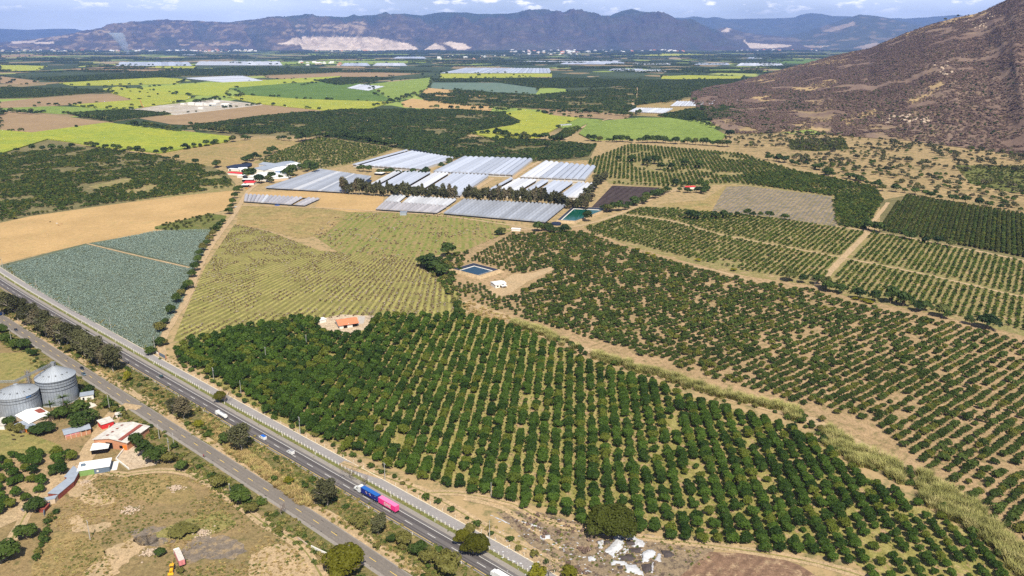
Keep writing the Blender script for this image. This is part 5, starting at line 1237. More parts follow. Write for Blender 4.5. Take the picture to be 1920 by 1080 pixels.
# ---------------------------------------------------------------- buildings
M_brick = plain('orange_brick', (0.48, 0.23, 0.13), .9, .1, size=.5); M_pink = plain('pink_render', (0.62, 0.26, 0.26), .9, .1); M_wall = plain('white_render', (0.72, 0.69, 0.63), .9, .1); M_cream = plain('cream_render', (0.58, 0.45, 0.32), .9, .1)
M_roofw = plain('white_roof_sheet', (0.80, 0.79, 0.77), .6, .3, amt=.06); M_roofo = plain('old_cement_roof', (0.55, 0.51, 0.46), .8, .2, size=2.5, amt=.35); M_roofg = plain('grey_metal_roof', (0.40, 0.44, 0.50), .45, .5, 0.3, 3, .15)
M_rust = plain('rusty_red_sheet', (0.26, 0.07, 0.05), .8, .2, size=.8, amt=.4); M_redr = plain('red_roof_sheet', (0.60, 0.035, 0.04), .6, .3); M_bluer = plain('blue_roof_sheet', (0.05, 0.16, 0.36), .5, .4); M_terra = plain('terracotta_tiles', (0.58, 0.20, 0.10), .85, .2, size=.7, amt=.3)
M_hole = plain('dark_opening', (0.012, 0.01, 0.01), .95, .05); M_slate = plain('slate_blue_wall', (0.13, 0.17, 0.22), .8, .2); M_lgreen = plain('light_green_wall', (0.20, 0.32, 0.10), .8, .2); M_orange = plain('orange_tarp', (0.75, 0.20, 0.03), .7, .2)
M_stone = plain('rubble_stone', (0.44, 0.34, 0.25), .95, .1, size=.6, amt=.5)
def local(pxA, pxB):
    a = G(*pxA); b = G(*pxB); return (a[0], a[1], 0), math.atan2(b[1] - a[1], b[0] - a[0]), math.hypot(b[0] - a[0], b[1] - a[1])
def house(name, label, A, B, dep, h, roof='gable', rh=1.2, wallm=M_wall, roofm=M_roofw, oh=.4, doors=(), wins=(), axis='x', cat='building', th=.12, L=None, extra=None, group=None):
    """A-B: visible base edge in the photo; the house extends dep metres behind it"""
    loc, rz, L0 = local(A, B); L = L or L0
    e = empty(name, loc, rz, label, cat, group)
    m = MB()
    if roof == 'gable' and axis == 'x':
        m.prof_x([(0, 0), (dep, 0), (dep, h), (dep / 2, h + rh), (0, h)], 0, L)
    elif roof == 'gable':
        m.prof_y([(0, 0), (L, 0), (L, h), (L / 2, h + rh), (0, h)], 0, dep)
    elif roof == 'shed': m.prof_x([(0, 0), (dep, 0), (dep, h + rh), (0, h)], 0, L)
    else: m.box(0, L, 0, dep, 0, h)
    m.build('wall', wallm, e)
    def plane(p, nm='roof'):
        q = MB(); q.add([(a, b, c + .03) for a, b, c in p] + [(a, b, c + .03 + th) for a, b, c in p], [(0, 3, 2, 1), (4, 5, 6, 7), (0, 1, 5, 4), (1, 2, 6, 5), (2, 3, 7, 6), (3, 0, 4, 7)]); return q.build(nm, roofm, e)
    if roof == 'gable' and axis == 'x':
        k = rh / (dep / 2) * oh
        plane([(-oh, -oh, h - k), (L + oh, -oh, h - k), (L + oh, dep / 2, h + rh), (-oh, dep / 2, h + rh)]); plane([(-oh, dep / 2 + .004, h + rh), (L + oh, dep / 2 + .004, h + rh), (L + oh, dep + oh, h - k), (-oh, dep + oh, h - k)])
    elif roof == 'gable':
        k = rh / (L / 2) * oh
        plane([(-oh, -oh, h - k), (L / 2, -oh, h + rh), (L / 2, dep + oh, h + rh), (-oh, dep + oh, h - k)]); plane([(L / 2 + .004, -oh, h + rh), (L + oh, -oh, h - k), (L + oh, dep + oh, h - k), (L / 2 + .004, dep + oh, h + rh)])
    elif roof == 'shed':
        k = rh / dep * oh; plane([(-oh, -oh, h - k), (L + oh, -oh, h - k), (L + oh, dep + oh, h + rh + k), (-oh, dep + oh, h + rh + k)])
    else:
        plane([(-oh, -oh, h), (L + oh, -oh, h), (L + oh, dep + oh, h), (-oh, dep + oh, h)])
    for (x0, x1, z1) in doors: MB().box(x0, x1, -.06, .1, 0.02, z1).build('door', M_hole, e)
    for (x0, x1, z0, z1) in wins: MB().box(x0, x1, -.05, .1, z0, z1).build('window', M_hole, e)
    return e, L
# silos
def corru():
    t = NT('galvanised_silo_steel'); o = t.n('ShaderNodeTexCoord').outputs['Object']
    s = t.n('ShaderNodeSeparateXYZ', {0: o}); an = t.math('ARCTAN2', s.outputs[1], s.outputs[0])
    w = t.math('SINE', t.math('MULTIPLY', an, 44.0)); z = t.math('SINE', t.math('MULTIPLY', s.outputs[2], 9.0))
    f = t.noise(o, 2.5, 6, .7)
    k = t.mix(t.step(f, .3, .7), (0.25, 0.28, 0.32), (0.37, 0.40, 0.44))
    k = t.mix(t.step(w, .92, .98), k, (0.13, 0.14, 0.16))
    return t.done(k, .5, .5, z, .4, .1, .25)
M_silo = corru(); M_siloroof = plain('silo_roof_steel', (0.38, 0.41, 0.45), .5, .5, .2, 3, .12)
def silo(cx, cy, r, h, ch, bands, label):
    e = empty('grain_silo', (cx, cy, 0), 0, label, 'silo')
    m = MB(); m.lathe([(r, 0), (r, h)], 64); m.build('wall', M_silo, e)
    for z in bands:
        m = MB(); m.lathe([(r, z), (r + .14, z), (r + .14, z + .16), (r, z + .16)], 64); m.build('wind_ring', M_blk, e)
    m = MB(); m.lathe([(r + .3, h - .1), (r + .3, h + .05), (1.2, h + ch - .4), (1.2, h + ch), (0, h + ch + .1)], 64); m.build('roof', M_siloroof, e)
    m = MB()
    for i in range(40):
        t = 2 * math.pi * i / 40; c, s = math.cos(t), math.sin(t)
        m.tube((c * (r + .28), s * (r + .28), h + .1), (c * 1.2, s * 1.2, h + ch - .32), .07, .05, 4)
    m.build('roof_rib', M_iron, e)
    for i in range(7):
        t = -2.8 + i * .45; rr = r * .72; m = MB(); m.lathe([(0, 0), (.35, 0), (.35, .7), (.5, .8), (0, 1.0)], 8, (math.cos(t) * rr, math.sin(t) * rr, h + ch * .28)); m.build('roof_vent', M_iron, e)
    m = MB(); m.lathe([(r + .25, 0), (r + .25, .4), (r + .02, .4)], 48); m.build('plinth', M_conc, e)
    return e
S2 = (-277.0, 447.0); S1 = (-291.5, 424.5)
s1c = G(39, 771); s2c = G(111.5, 749)
silo(s1c[0], s1c[1], 11.2, 12.8, 4.8, (9.2, 11.0), 'lower galvanised grain silo at the left edge, behind the white-roofed house')
silo(s2c[0], s2c[1], 11.0, 16.0, 6.8, (9.6, 11.6, 13.4, 15.0), 'taller galvanised grain silo beside the old road')
for q in range(2):
    pass
bl = plain('blue_silo_mark', (0.02, 0.15, 0.40), .6)
e = [o for o in bpy.data.objects if o.name.startswith('grain_silo')][0]
for i in range(5):
    t = -0.62 + i * .055; m = MB(); rr = 11.28
    pts = [(math.cos(t) * rr, math.sin(t) * rr), (math.cos(t + .035) * rr, math.sin(t + .035) * rr)]
    m.add([(pts[0][0], pts[0][1], 11.5), (pts[1][0], pts[1][1], 11.5), (pts[1][0], pts[1][1], 12.4), (pts[0][0], pts[0][1], 12.4)], [(0, 1, 2, 3)]); m.build('blue_mark', bl, e)
ap2 = Vector((s2c[0], s2c[1], 23.4)); ap1 = Vector((s1c[0], s1c[1], 18.4))
e = empty('grain_conveyor', (s1c[0] + 8, s1c[1] + 12, 0), 0, 'grey lattice conveyor and tower running between the two silos', 'conveyor')
def beam(m, a, b, w, hgt, n):
    a, b = Vector(a), Vector(b); d = (b - a).normalized(); s = d.cross(Vector((0, 0, 1))).normalized() * w; u = Vector((0, 0, hgt))
    for o_ in (s, -s, s + u, -s + u): m.tube(a + o_, b + o_, .12, .12, 4)
    for i in range(n):
        p, q = a.lerp(b, i / n), a.lerp(b, (i + 1) / n)
        m.tube(p + s, q + s + u, .07, .07, 3); m.tube(p - s, q - s + u, .07, .07, 3); m.tube(p + s + u, q - s + u, .06, .06, 3); m.tube(p + s, p + s + u, .07, .07, 3); m.tube(p - s, p - s + u, .07, .07, 3)
off = Vector(e.location)
tw = Vector((s2c[0] - 14.5, s2c[1] - 3, 0))
m = MB(); beam(m, ap2 - off, ap1 - off + Vector((0, 0, .4)), .55, 1.0, 22); beam(m, ap1 - off + Vector((0, 0, .4)), Vector((s1c[0] - 22, s1c[1] + 1, 17.6)) - off, .55, 1.0, 14); m.build('conveyor_bridge', M_iron, e)
m = MB(); m.box(*(lambda a, b: (a.x, b.x, a.y, b.y, a.z, b.z))(ap2 - off + Vector((-1.2, -1.2, -.6)), ap2 - off + Vector((1.2, 1.2, 1.3)))); m.build('head_box', M_iron, e)
m = MB()
t0 = tw - off
for sx in (-1, 1):
    for sy in (-1, 1): m.tube((t0.x + sx, t0.y + sy, 0), (t0.x + sx, t0.y + sy, 21), .16, .16, 4)
for i in range(10):
    z = i * 2.1
    for (a, b) in (((-1, -1), (1, -1)), ((1, -1), (1, 1)), ((1, 1), (-1, 1)), ((-1, 1), (-1, -1))):
        m.tube((t0.x + a[0], t0.y + a[1], z), (t0.x + b[0], t0.y + b[1], z + 2.1), .09, .09, 4); m.tube((t0.x + a[0], t0.y + a[1], z), (t0.x + b[0], t0.y + b[1], z), .09, .09, 4)
m.build('tower', plain('weathered_tower_steel', (0.28, 0.23, 0.17), .8), e)
m = MB(); m.box(t0.x - .6, t0.x + .6, t0.y - .6, t0.y + .6, 0, 20); m.build('elevator_leg', M_iron, e)
# compound
e, L = house('house', 'white-roofed house with a small red courtyard, in front of the lower silo', (57,804), (74,798), 17, 3.4, 'gable', 1.1, M_cream, M_roofw, wins=((1, 1.8, 1, 2), (4, 4.8, 1, 2)), axis='y', L=13)
MB().box(8.5, 12.0, 7, 13, 4.05, 4.5).build('courtyard', M_rust, e)
house('shed', 'small tin-roofed shed between bushes left of the white-roofed house', (28,804), (41,812), 6, 2.6, 'shed', .4, M_wall, M_roofg)
house('shed', 'tin lean-to with orange corner beside the white-roofed house', (42,808), (53,812), 5, 2.5, 'shed', .3, M_orange, M_roofg)
house('shed', 'grey shed cut by the left edge of the picture', (-12,806), (9,806), 9, 2.8, 'shed', .4, M_wall, M_roofo)
house('shed', 'small cream shed with grey roof behind the tall silo, by the road', (152,752), (176,748), 5, 3.0, 'shed', .3, M_wall, M_roofg, doors=((1, 2, 2),))
slab('concrete_pad', [(160,758),(172,753),(182,761),(165,767)], 0.02, .25, plain('pale_concrete', (0.60, 0.54, 0.46), .9), 'pale square concrete pad beside the cream shed', 'pad')
e, L = house('shed', 'long brick and pink shed with rusty grey roof', (123,825), (171,813), 7.5, 3.2, 'gable', .8, M_brick, M_roofg, doors=())
MB().box(.0, L * .55, -.07, .05, 1.9, 3.2).build('pink_band', M_pink, e); MB().box(L * .6, L * .97, -.08, .05, 2.3, 3.15).build('opening', M_hole, e)
for k in range(5): MB().box(L * k / 5 + .1, L * k / 5 + .45, -.14, -.08, 0, 3.1).build('pillar', M_cream, e)
MB().box(-.08, .02, 1.5, 2.6, 0.02, 2.2).build('door', M_hole, e)
e, L = house('warehouse', 'brick warehouse with broad pale roof and rusty roof strip', (178,838), (235,844), 19, 4.6, 'gable', 1.6, M_brick, M_roofo, axis='y', L=20, doors=((7.0, 11.2, 3.6),), oh=.6)
MB().box(14.6, 16.9, .2, 18.6, 5.56, 5.72).build('roof_strip', M_rust, e)
for k in range(4): MB().add([(5.3, 3.0 + k * 4, 5.75), (6.6, 3.0 + k * 4, 5.95), (6.6, 4.2 + k * 4, 5.95), (5.3, 4.2 + k * 4, 5.75), (5.3, 3.0 + k * 4, 5.85), (6.6, 3.0 + k * 4, 6.1), (6.6, 4.2 + k * 4, 6.1), (5.3, 4.2 + k * 4, 5.85)], [(0, 3, 2, 1), (4, 5, 6, 7), (0, 1, 5, 4), (1, 2, 6, 5), (2, 3, 7, 6), (3, 0, 4, 7)]).build('roof_light', M_rust, e)
MB().box(15.2, 17.2, -.06, .1, .8, 2.4).build('window', M_hole, e); MB().box(17.3, 19.6, -.16, .05, .2, 2.9).build('orange_tarp', M_orange, e)
house('shed', 'red and grey shed touching the back of the warehouse', (192,806), (214,799), 6, 3.2, 'shed', .5, M_redr, M_roofo)
house('hut', 'tiny white hut with a dark roof in the grass beside the warehouse', (218,784), (228,782), 3, 2.0, 'flat', 0, M_wall, M_roofo, doors=((.8, 1.5, 1.6),))
e, L = house('carport', 'white open carport roof in front of the warehouse', (172,853), (194,850), 7.5, 2.7, 'flat', 0, M_hole, M_roofw, L=8)
e, L = house('house', 'white flat-roofed house with slate blue and light green walls', (147,894), (186,888), 9, 3.2, 'flat', 0, M_slate, M_roofw, wins=((8.4, 9.6, 1.0, 2.2),), L=14.5, oh=.3)
MB().box(.1, 7.4, -.08, .02, 0, 3.0).build('green_wall', M_lgreen, e); MB().box(8.5, 9.5, -.1, -.03, 1.1, 2.1).build('window_frame', M_wall, e)
MB().box(14.6, 17.6, 1, 10.5, .05, .3).build('terrace', M_wall, e)
MB().box(1.0, 3.0, 4.0, 5.4, 3.4, 4.3).build('roof_tank', M_slate, e)
def quadshed(name, px, h, roofm, wallm, label, rise=.5):
    P = GA(px); O = P[0]; e = empty(name, (O[0], O[1], 0), 0, label, 'shed'); Q = [tuple(p - O) for p in P]
    MB().prism([(q[0], q[1]) for q in Q], 0, [h, h, h + rise, h + rise]).build('wall', wallm, e)
    c = np.mean(Q, axis=0); W = [((q[0] - c[0]) * 1.04 + c[0], (q[1] - c[1]) * 1.04 + c[1]) for q in Q]
    MB().prism(W, [h + .03, h + .03, h + rise + .03, h + rise + .03], [h + .15, h + .15, h + rise + .15, h + rise + .15]).build('roof', roofm, e); return e
quadshed('shed', [(112,936),(140,912),(129,907),(92,936)][::1], 2.8, M_roofg, M_rust, 'long low metal-roofed brick shed, lower of the two in line')
quadshed('shed', [(141,911),(150,893),(140,885),(123,905)], 2.9, M_roofg, M_rust, 'metal-roofed shed joined to the white flat-roofed house')
quadshed('shed', [(82,948),(104,944),(110,937),(78,944)], 2.4, M_roofg, M_cream, 'small grey lean-to at the lower end of the long shed', .2)
house('pen', 'rusty red pen roof below the long shed', (74,961), (84,961), 4, 1.8, 'shed', .3, M_rust, M_rust)
def wallline(px, h, w, mat, label, name='wall', cat='wall'):
    P = GA(px); O = P[0]; N = normals(P); n = len(P)
    A = P + N * w / 2 - O; B = P - N * w / 2 - O; m = MB()
    for i in range(n - 1): m.prism([tuple(A[i]), tuple(A[i + 1]), tuple(B[i + 1]), tuple(B[i])], -.1 - i * .003, h + .002 * i)
    o = m.build(name, mat); o.location = (O[0], O[1], 0); return tag(o, label, cat)
wallline([(83,967),(84,960),(97,942)], 1.8, .3, M_slate, 'grey wall beside the rusty pen')
wallline([(218,862),(242,881)], 1.0, .4, M_wall, 'low white wall on the near left side of the sand ring')
wallline([(218,862),(234,842)], 1.0, .4, M_wall, 'low white wall on the far left side of the sand ring')
wallline([(262,842),(280,856),(290,868)], .7, .4, M_cream, 'crumbling wall on the right side of the sand ring')
wallline([(584,1029),(600,1037),(613,1043)], 1.8, .3, M_wall, 'white panel wall between old road and golden round tree')
wallline([(558,1010),(572,1020),(583,1028)], .9, .5, M_stone, 'broken stone wall leading to the white panel wall')
wallline([(202,815),(207,797),(216,780)], 1.5, .5, M_stone, 'dark stone wall beside the dirt track')
wallline([(280,655),(290,661),(297,665)], 1.5, .3, M_wall, 'white gate wall at the farm road entrance')
e = empty('gate', (*G(299, 667), 0), R(-41.6), 'dark sliding gate panel at the farm road entrance', 'gate')
MB().box(0, 9.5, -.08, .08, .1, 2.6).build('panel', M_slate, e)
for x in (-.4, 9.6): MB().box(x, x + .5, -.3, .3, 0, 3.0).build('gate_pillar', M_brick, e)
e = empty('billboard', (*G(431, 922), 0), R(-62), 'roadside billboard seen from its dark back, between two white posts', 'sign')
MB().box(.3, 5.6, -.1, .1, .6, 4.2).build('panel', M_blk, e)
for x in (0, 5.7): MB().box(x, x + .28, -.18, .18, 0, 4.6).build('post', M_wpost, e)
# farm house with orange roof
e, L = house('farmhouse', 'farmhouse with an orange tiled roof among the mango trees', (637,617), (671,612), 13, 3.2, 'gable', 2.0, M_wall, M_terra, oh=1.0, doors=((3, 6, 2.4), (10, 14, 2.4)))
MB().box(L / 2 - .15, L / 2 + .25, -1.0, 7, 3.35, 3.5).build('roof_ridge_line', M_wall, e)
slab('patio', [(671,609),(682,607),(685,594),(672,594)], .1, .5, plain('grey_patio', (0.42, 0.38, 0.34), .9), 'grey paved patio right of the orange roof', 'patio')
house('outbuilding', 'small white flat outbuilding left of the farmhouse', (600,607), (612,604), 5, 2.6, 'flat', 0, M_wall, M_roofw)
# pump house
e, L = house('pump_house', 'small white pump house with light roof near the blue pond', (929,541), (949,538), 10, 3.4, 'gable', .7, M_wall, M_roofw, doors=((4.5, 5.4, 2.2),), wins=((1.5, 3, 1.2, 2.4), (6.5, 8.5, 1.4, 2.8)))
MB().box(5.2, 10, -3.6, -.2, 2.2, 2.35).build('porch_roof', M_roofw, e)
for x in (5.4, 9.8): MB().box(x, x + .2, -3.5, -3.3, 0, 2.2).build('porch_post', M_wpost, e)
house('shed', 'tiny white shed at the top of the right orchard', (959,433), (975,434), 5, 2.6, 'gable', .5, M_wall, M_roofw)
tk = MB(); x, y = G(1043, 421); tk.lathe([(0, 0), (6.0, 0), (6.0, 2.2), (5.6, 2.2), (5.6, 1.9), (0, 1.9)], 24); o = tk.build('water_tank', M_netb); o.location = (x, y, 0); tag(o, 'round open water tank at the corner of the green pond', 'tank')
MB_ = house('shed', 'grey box shed at the front of the middle tunnel block', (750,404), (762,404), 7, 3.6, 'flat', 0, M_roofg, M_roofg)
# farm complex
for nm, lb, A, B, dep, h, rf, rh, wm, rm, ax, LL in [
  ('packing_shed', 'grey-roofed packing shed at the back of the farm yard', (466,324), (494,326), 95, 6, 'gable', 2, M_wall, M_roofg, 'y', None),
  ('packing_shed', 'long white-roofed packing shed beside the grey-roofed one', (497,327), (523,328), 85, 6, 'gable', 2, M_wall, M_roofw, 'y', None),
  ('packing_shed', 'large white front hall of the farm yard', (465,337), (506,341), 50, 5.5, 'gable', 1.8, M_wall, M_roofw, 'x', None),
  ('packing_shed', 'blue-roofed shed of the farm yard', (514,330), (539,330), 34, 5, 'shed', 1.2, M_slate, M_bluer, 'x', None),
  ('packing_shed', 'tall grey greenhouse-like shed at the right back of the farm yard', (530,321), (548,318), 60, 7, 'gable', 2.5, M_netw, M_roofg, 'y', None),
  ('shed', 'white shed right of the blue roof, against the trees', (546,318), (562,317), 30, 4, 'shed', .6, M_wall, M_roofw, 'x', None),
  ('shed', 'low white hall below the blue-roofed shed', (508,340), (541,338), 28, 3.6, 'shed', .8, M_cream, M_roofw, 'x', None),
  ('shed', 'upper red-roofed shed of the farm yard', (453,330), (463,328), 30, 3.4, 'gable', .8, M_wall, M_redr, 'y', None),
  ('shed', 'white roof just below the upper red roof', (454,334), (463,332), 10, 3.2, 'shed', .4, M_wall, M_roofw, 'x', None),
  ('shed', 'white roof directly above the long red roof', (454,341), (474,341), 7, 3.6, 'shed', .4, M_hole, M_roofw, 'x', None),
  ('shed', 'long red-roofed shed at the farm road', (456,347), (476,347), 14, 3.4, 'shed', .8, M_wall, M_redr, 'x', None),
  ('shed', 'lowest white-roofed shed at the farm road', (453,351), (465,351), 7, 3.2, 'shed', .4, M_hole, M_roofw, 'x', None),
  ('shed', 'small red roof behind the round trees of the farm yard', (474,337), (488,334), 8, 3.2, 'shed', .6, M_wall, M_redr, 'x', None),
  ('shed', 'white shed under the blue-black net', (428,320), (448,321), 8, 3, 'flat', 0, M_wall, M_roofw, 'x', None),
  ('shed', 'white shed with dark opening beside the blue-black net', (450,322), (466,321), 22, 3.4, 'shed', .4, M_wall, M_roofw, 'x', None),
  ('shed', 'red-roofed hut among the trees beside the netted rows', (1286,355), (1304,354), 8, 3, 'gable', 1, M_wall, M_redr, 'x', None),
  ('shed', 'small white shed behind the left greenhouses', (702,328), (716,329), 10, 3, 'shed', .5, M_hole, M_roofw, 'x', None),
  ('shed', 'grey roof at the green field corner beside the far track', (1052,237), (1072,236), 12, 4, 'flat', 0, M_wall, M_roofg, 'x', None)]:
    house(nm, lb, A, B, dep, h, rf, rh, wm, rm, axis=ax, doors=((2, 5, 2.6),))
x, y = G(520, 385.5)
car('pickup_truck', 'bright blue truck parked in front of the small tunnel block', 'pickup', ((x, y, 0), R(-5)), P_bl, 6.5, 2.3, 1.5, 2.3, bed=True)
car('car', 'orange car at the corner of the farm road and the sheds', 'car', carat(462.5, 354, 0, None, 1, 10), P_or, 4.8, 2)
car('car', 'maroon car right of the orange one by the sheds', 'car', carat(469, 351, 0, None, 1, 10), P_rd, 4.8, 2)
car('car', 'white car on the farm road beside the stubble field', 'car', carat(441.5, 389, 0, None, 1, 75), P_wh, 5, 2)
# building site
for i, (a, b, c, d, h, lb) in enumerate([(352,197,364,18,7,'white hall on the building site, leftmost'), (366,198,380,22,8,'white hall on the building site, second from left'), (382,198,390,16,5,'low white hall in the middle of the building site'), (391,199,405,26,9,'white hall with dark openings on the building site'), (414,200,428,26,9,'rightmost white hall with dark openings on the building site'), (400,192,412,12,5,'small white hall at the back of the building site'), (338,197,345,12,5,'small white block at the left of the building site'), (371,205,380,10,4,'pale container block in front of the building site halls')]):
    e, L = house('industrial_hall', lb, (a, b), (c, b + .3), d, h, 'gable', 1.2, M_wall, M_roofw, doors=((3, 12, h * .6),) if i in (3, 4) else ())
    if i in (3, 4):
        for k in range(4): MB().box(2 + k * 7, 6 + k * 7, -.3, -.1, .2, h * .55).build('opening', M_slate, e)
wallline([(244,205),(330,216),(492,197),(398,187)], 2.0, .6, M_wall, 'pale perimeter wall around the building site')
e = empty('crane', (*G(268, 202), 0), .3, 'small red crane standing on the building site', 'crane')
m = MB(); m.tube((0, 0, 0), (-6, 0, 26), .8, .5, 4); m.build('jib', M_redr, e); MB().box(-3, 3, -2, 2, .6, 3).build('cab', M_redr, e); MB().box(-3.5, 3.5, -2.4, 2.4, 0, .6).build('tracks', M_blk, e)
# far village houses
g = random.Random(5)
vil = []
def blk(s):
    m = MB(); m.box(-6 * s, 6 * s, -5, 5, 0, 4.5); return m
Hm = []
for wm, rm in ((M_wall, M_roofw), (M_cream, M_terra), (M_wall, M_terra), (M_cream, M_roofw)):
    m = MB(); m.box(-7, 7, -5, 5, 0, 5); m.prof_x([(-5.4, 5), (5.4, 5), (0, 7.4)], -7.4, 7.4); me = bpy.data.meshes.new('village_house'); me.from_pydata(m.v, [], m.f); me.materials.append(wm); me.materials.append(rm)
    mi = [0] * 6 + [1] * (len(me.polygons) - 6); me.polygons.foreach_set('material_index', mi); Hm.append(me)
CL = [((250, 480), (87, 91), 70, 'tiny far house in the village left of the quarry'), ((560, 780), (90, 97), 60, 'tiny far house under the pale quarry'), ((950, 1110), (95, 103), 75, 'tiny far house in the bright village under the mountain'), ((1110, 1290), (94, 99), 40, 'tiny far house between bright village and hill'),
      ((-20, 250), (84, 93), 30, 'tiny far house at the far left of the valley'), ((1340, 1560), (93, 97), 30, 'tiny far house below the pale foothill quarry'), ((560, 640), (117, 124), 14, 'pale farm building among trees left of the far white greenhouses'), ((820, 950), (104, 112), 16, 'far farm building left of the long greenhouse strip')]
for (xa, xb_), (ya, yb2), n, lb in CL:
    for i in range(n):
        px = g.uniform(xa, xb_); py = g.uniform(ya, yb2) if yb2 > 94.6 else g.uniform(94.8, 97.5); x, y = G(px, py)
        o = mesh_obj('village_house', g.choice([Hm[0], Hm[0], Hm[3], Hm[0], Hm[3], Hm[1]])); o.location = (x, y, 0); o.rotation_euler = (0, 0, g.uniform(0, 3.1)); s = g.uniform(1.3, 3.6) * (1 if py > 100 else 1.5); o.scale = (s, s, g.uniform(.8, 1.3) * s * .8)
        tag(o, lb, 'house', lb.replace('tiny far house', 'houses'))
# ---------------------------------------------------------------- single trees
def T(kind, px, py, w, h, label, base=(8, 8), name=None, cat='tree', group=None):
    x, y = G(px, py); return kind.one((x, y, 0), w / base[0], label, cat, group, name, None, h / base[1])
DW = {'K_euc': (13, 17), 'K_broad': (8.6, 7.2), 'K_gold': (17, 14), 'K_yel': (7.2, 7.2), 'K_bush': (3.4, 2.3), 'K_hedge': (10.5, 9.2), 'K_wind': (5.6, 12.5)}
for px, py, w, h, lb in [(6,592,15,18,'tall grey-green tree at the left end of the belt between the roads'), (36,602,15,19,'tall grey-green tree, second from the left in the belt between the roads'), (64,607,11,15,'smaller pale tree, third from the left in the belt between the roads'),
    (86,632,16,18,'broad tree above the navy car in the belt between the roads'), (112,645,14,17,'fifth tree from the left in the belt between the roads'), (136,655,15,18,'dense tree in the middle of the belt between the roads'), (160,668,15,17,'dense tree right of the middle of the belt between the roads'), (185,686,15,18,'tall tree second from the right end of the belt, above the black car'), (213,697,12,17,'greyish bare-limbed tree at the right end of the belt'),
    (22,588,14,16,'rear tree between the first two of the belt'), (52,610,14,15,'rear tree over the third of the belt'), (76,622,14,16,'rear grey-green tree left of the fourth of the belt'), (101,634,14,15,'rear tree right of the fourth of the belt'), (125,647,14,16,'rear tree right of the fifth of the belt'), (149,659,14,16,'rear tree left of the right half of the belt'), (173,675,14,16,'rear tree in the right half of the belt'), (200,690,13,15,'rear tree beside the bare-limbed end tree of the belt'),
    (346,786,14,15,'dark ragged tree between the roads, left of the tanker truck'), (325,776,9,11,'thin ragged tree left of the tanker truck tree'), (452,846,15,18,'tall grey-leaved tree overhanging the highway behind the tanker truck'), (613,950,14,16,'dark ragged tree between the roads, left of the double truck'), (711,1003,9,12,'small tree with a pale forked trunk below the pink container')]:
    T(K_euc, px, py, w * (1.25 if px < 230 else 1.0), h * (1.25 if px < 230 else 1.0), lb, DW['K_euc'], 'eucalyptus_tree')
for px, py, w, h, lb in [(424,832,9,8,'green bushy tree beside the tall grey-leaved highway tree'), (757,1024,9,8,'round olive tree between the roads right of the forked tree'), (735,1018,5,5,'small green tree between the roads below the pink container'), (787,1042,9,8,'green tree between the roads, upper left of the bottom pair'), (806,1058,9,8,'yellowish tree in the bottom group between the roads'), (840,1078,12,13,'tall dark green tree at the bottom edge between the roads'), (674,985,10,5,'low olive bush tree between the roads near the double truck'),
    (156,803,17,11,'big grey-green tree in the silo compound, lowest'), (150,778,13,10,'green tree beside the tall silo'), (168,790,11,9,'round tree at the right side of the silo compound'), (80,812,17,6,'wide dark green hedge tree below the white-roofed house'), (118,782,14,7,'dark hedge tree under the palms'), (18,800,9,7,'leafy green tree left of the white-roofed house'), (37,812,8,6,'round dark bush tree in front of the tin sheds'), (21,808,6,5,'light green bush tree in front of the silos'),
    (205,765,8,7,'dark tree at the pole beside the driveway'), (168,737,8,6,'bush tree behind the tall silo at the road'), (258,838,10,9,'dark tree right of the warehouse, uppermost'), (272,853,11,9,'dark tree right of the sand ring, second'), (287,868,11,10,'dark tree right of the sand ring, third'), (300,858,9,8,'dark tree near the poles'), (318,868,9,7,'dark tree at the track bend'), (340,882,8,6,'bush tree beside the old road by the track bend'),
    (408,915,10,8,'dark green tree left of the billboard'), (452,945,12,9,'dense dark tree right of the billboard'), (470,962,8,6,'smaller dark tree on the slope below the billboard'), (445,932,9,7,'left half of the dense clump by the billboard'),
    (12,640,12,7,'dark leafy hedge tree at the left edge above the pasture'), (30,652,11,7,'bright green tree above the pasture'), (46,655,12,9,'green tree with tall tip nearest the old road'), (62,668,8,6,'green bush tree at the road edge of the pasture'), (5,625,10,7,'dark tree at the left edge beside the old road'), (68,960,11,8,'dark leafy tree below the rusty pen'), (50,1010,11,8,'grey-green tree on the lower left bank'), (10,1050,15,10,'dark tree at the lower left corner'),
    (880,1006,7,7,'olive tree left of the gold-leaved tree'), (100,892,5,4,'small green tree beside the long metal-roofed shed'), (338,1075,4,3,'small bush tree left of the digger'), (300,1042,6,4,'low green bush group left of the yellow digger'), (340,1000,14,4,'long low green thicket above the white lorry'), (128,660,8,6,'reddish dark bush tree under the belt')]:
    T(K_broad, px, py, w, h, lb, DW['K_broad'], 'broadleaf_tree')
for px, py, w, h, lb in [(647,1082,18,16,'huge golden-green round tree at the bottom edge of the old road'), (892,1038,13,10,'gold-leaved tree overhanging the grey lane'), (867,1020,8,8,'yellow-green tree left of the gold-leaved lane tree'), (413,755,8,9,'dead-tipped golden tree shading the grey lane'), (1295,1012,0,0,'')]:
    if w: T(K_gold, px, py, w, h, lb, DW['K_gold'], 'golden_tree')
for px, py, w, h, lb in [(240,716,6,9,'bright yellow-green tree at the end of the belt'), (372,800,7,4,'round yellow bush between the roads'), (541,906,5.5,4,'small yellow bush between the roads above the dry grass'), (1068,1085,8,6,'yellow-green tree at the bottom edge by the kerb'), (1010,1086,9,7,'yellow and grey tree at the bottom edge beside the lane')]:
    T(K_yel, px, py, w, h, lb, DW['K_yel'], 'yellow_tree')
x, y = G(1149, 1000); K_giant.one((x, y, 0), 1.0, 'giant dome-shaped dark tree in front of the mango orchard', 'tree', None, None, .4)
K_dead = None
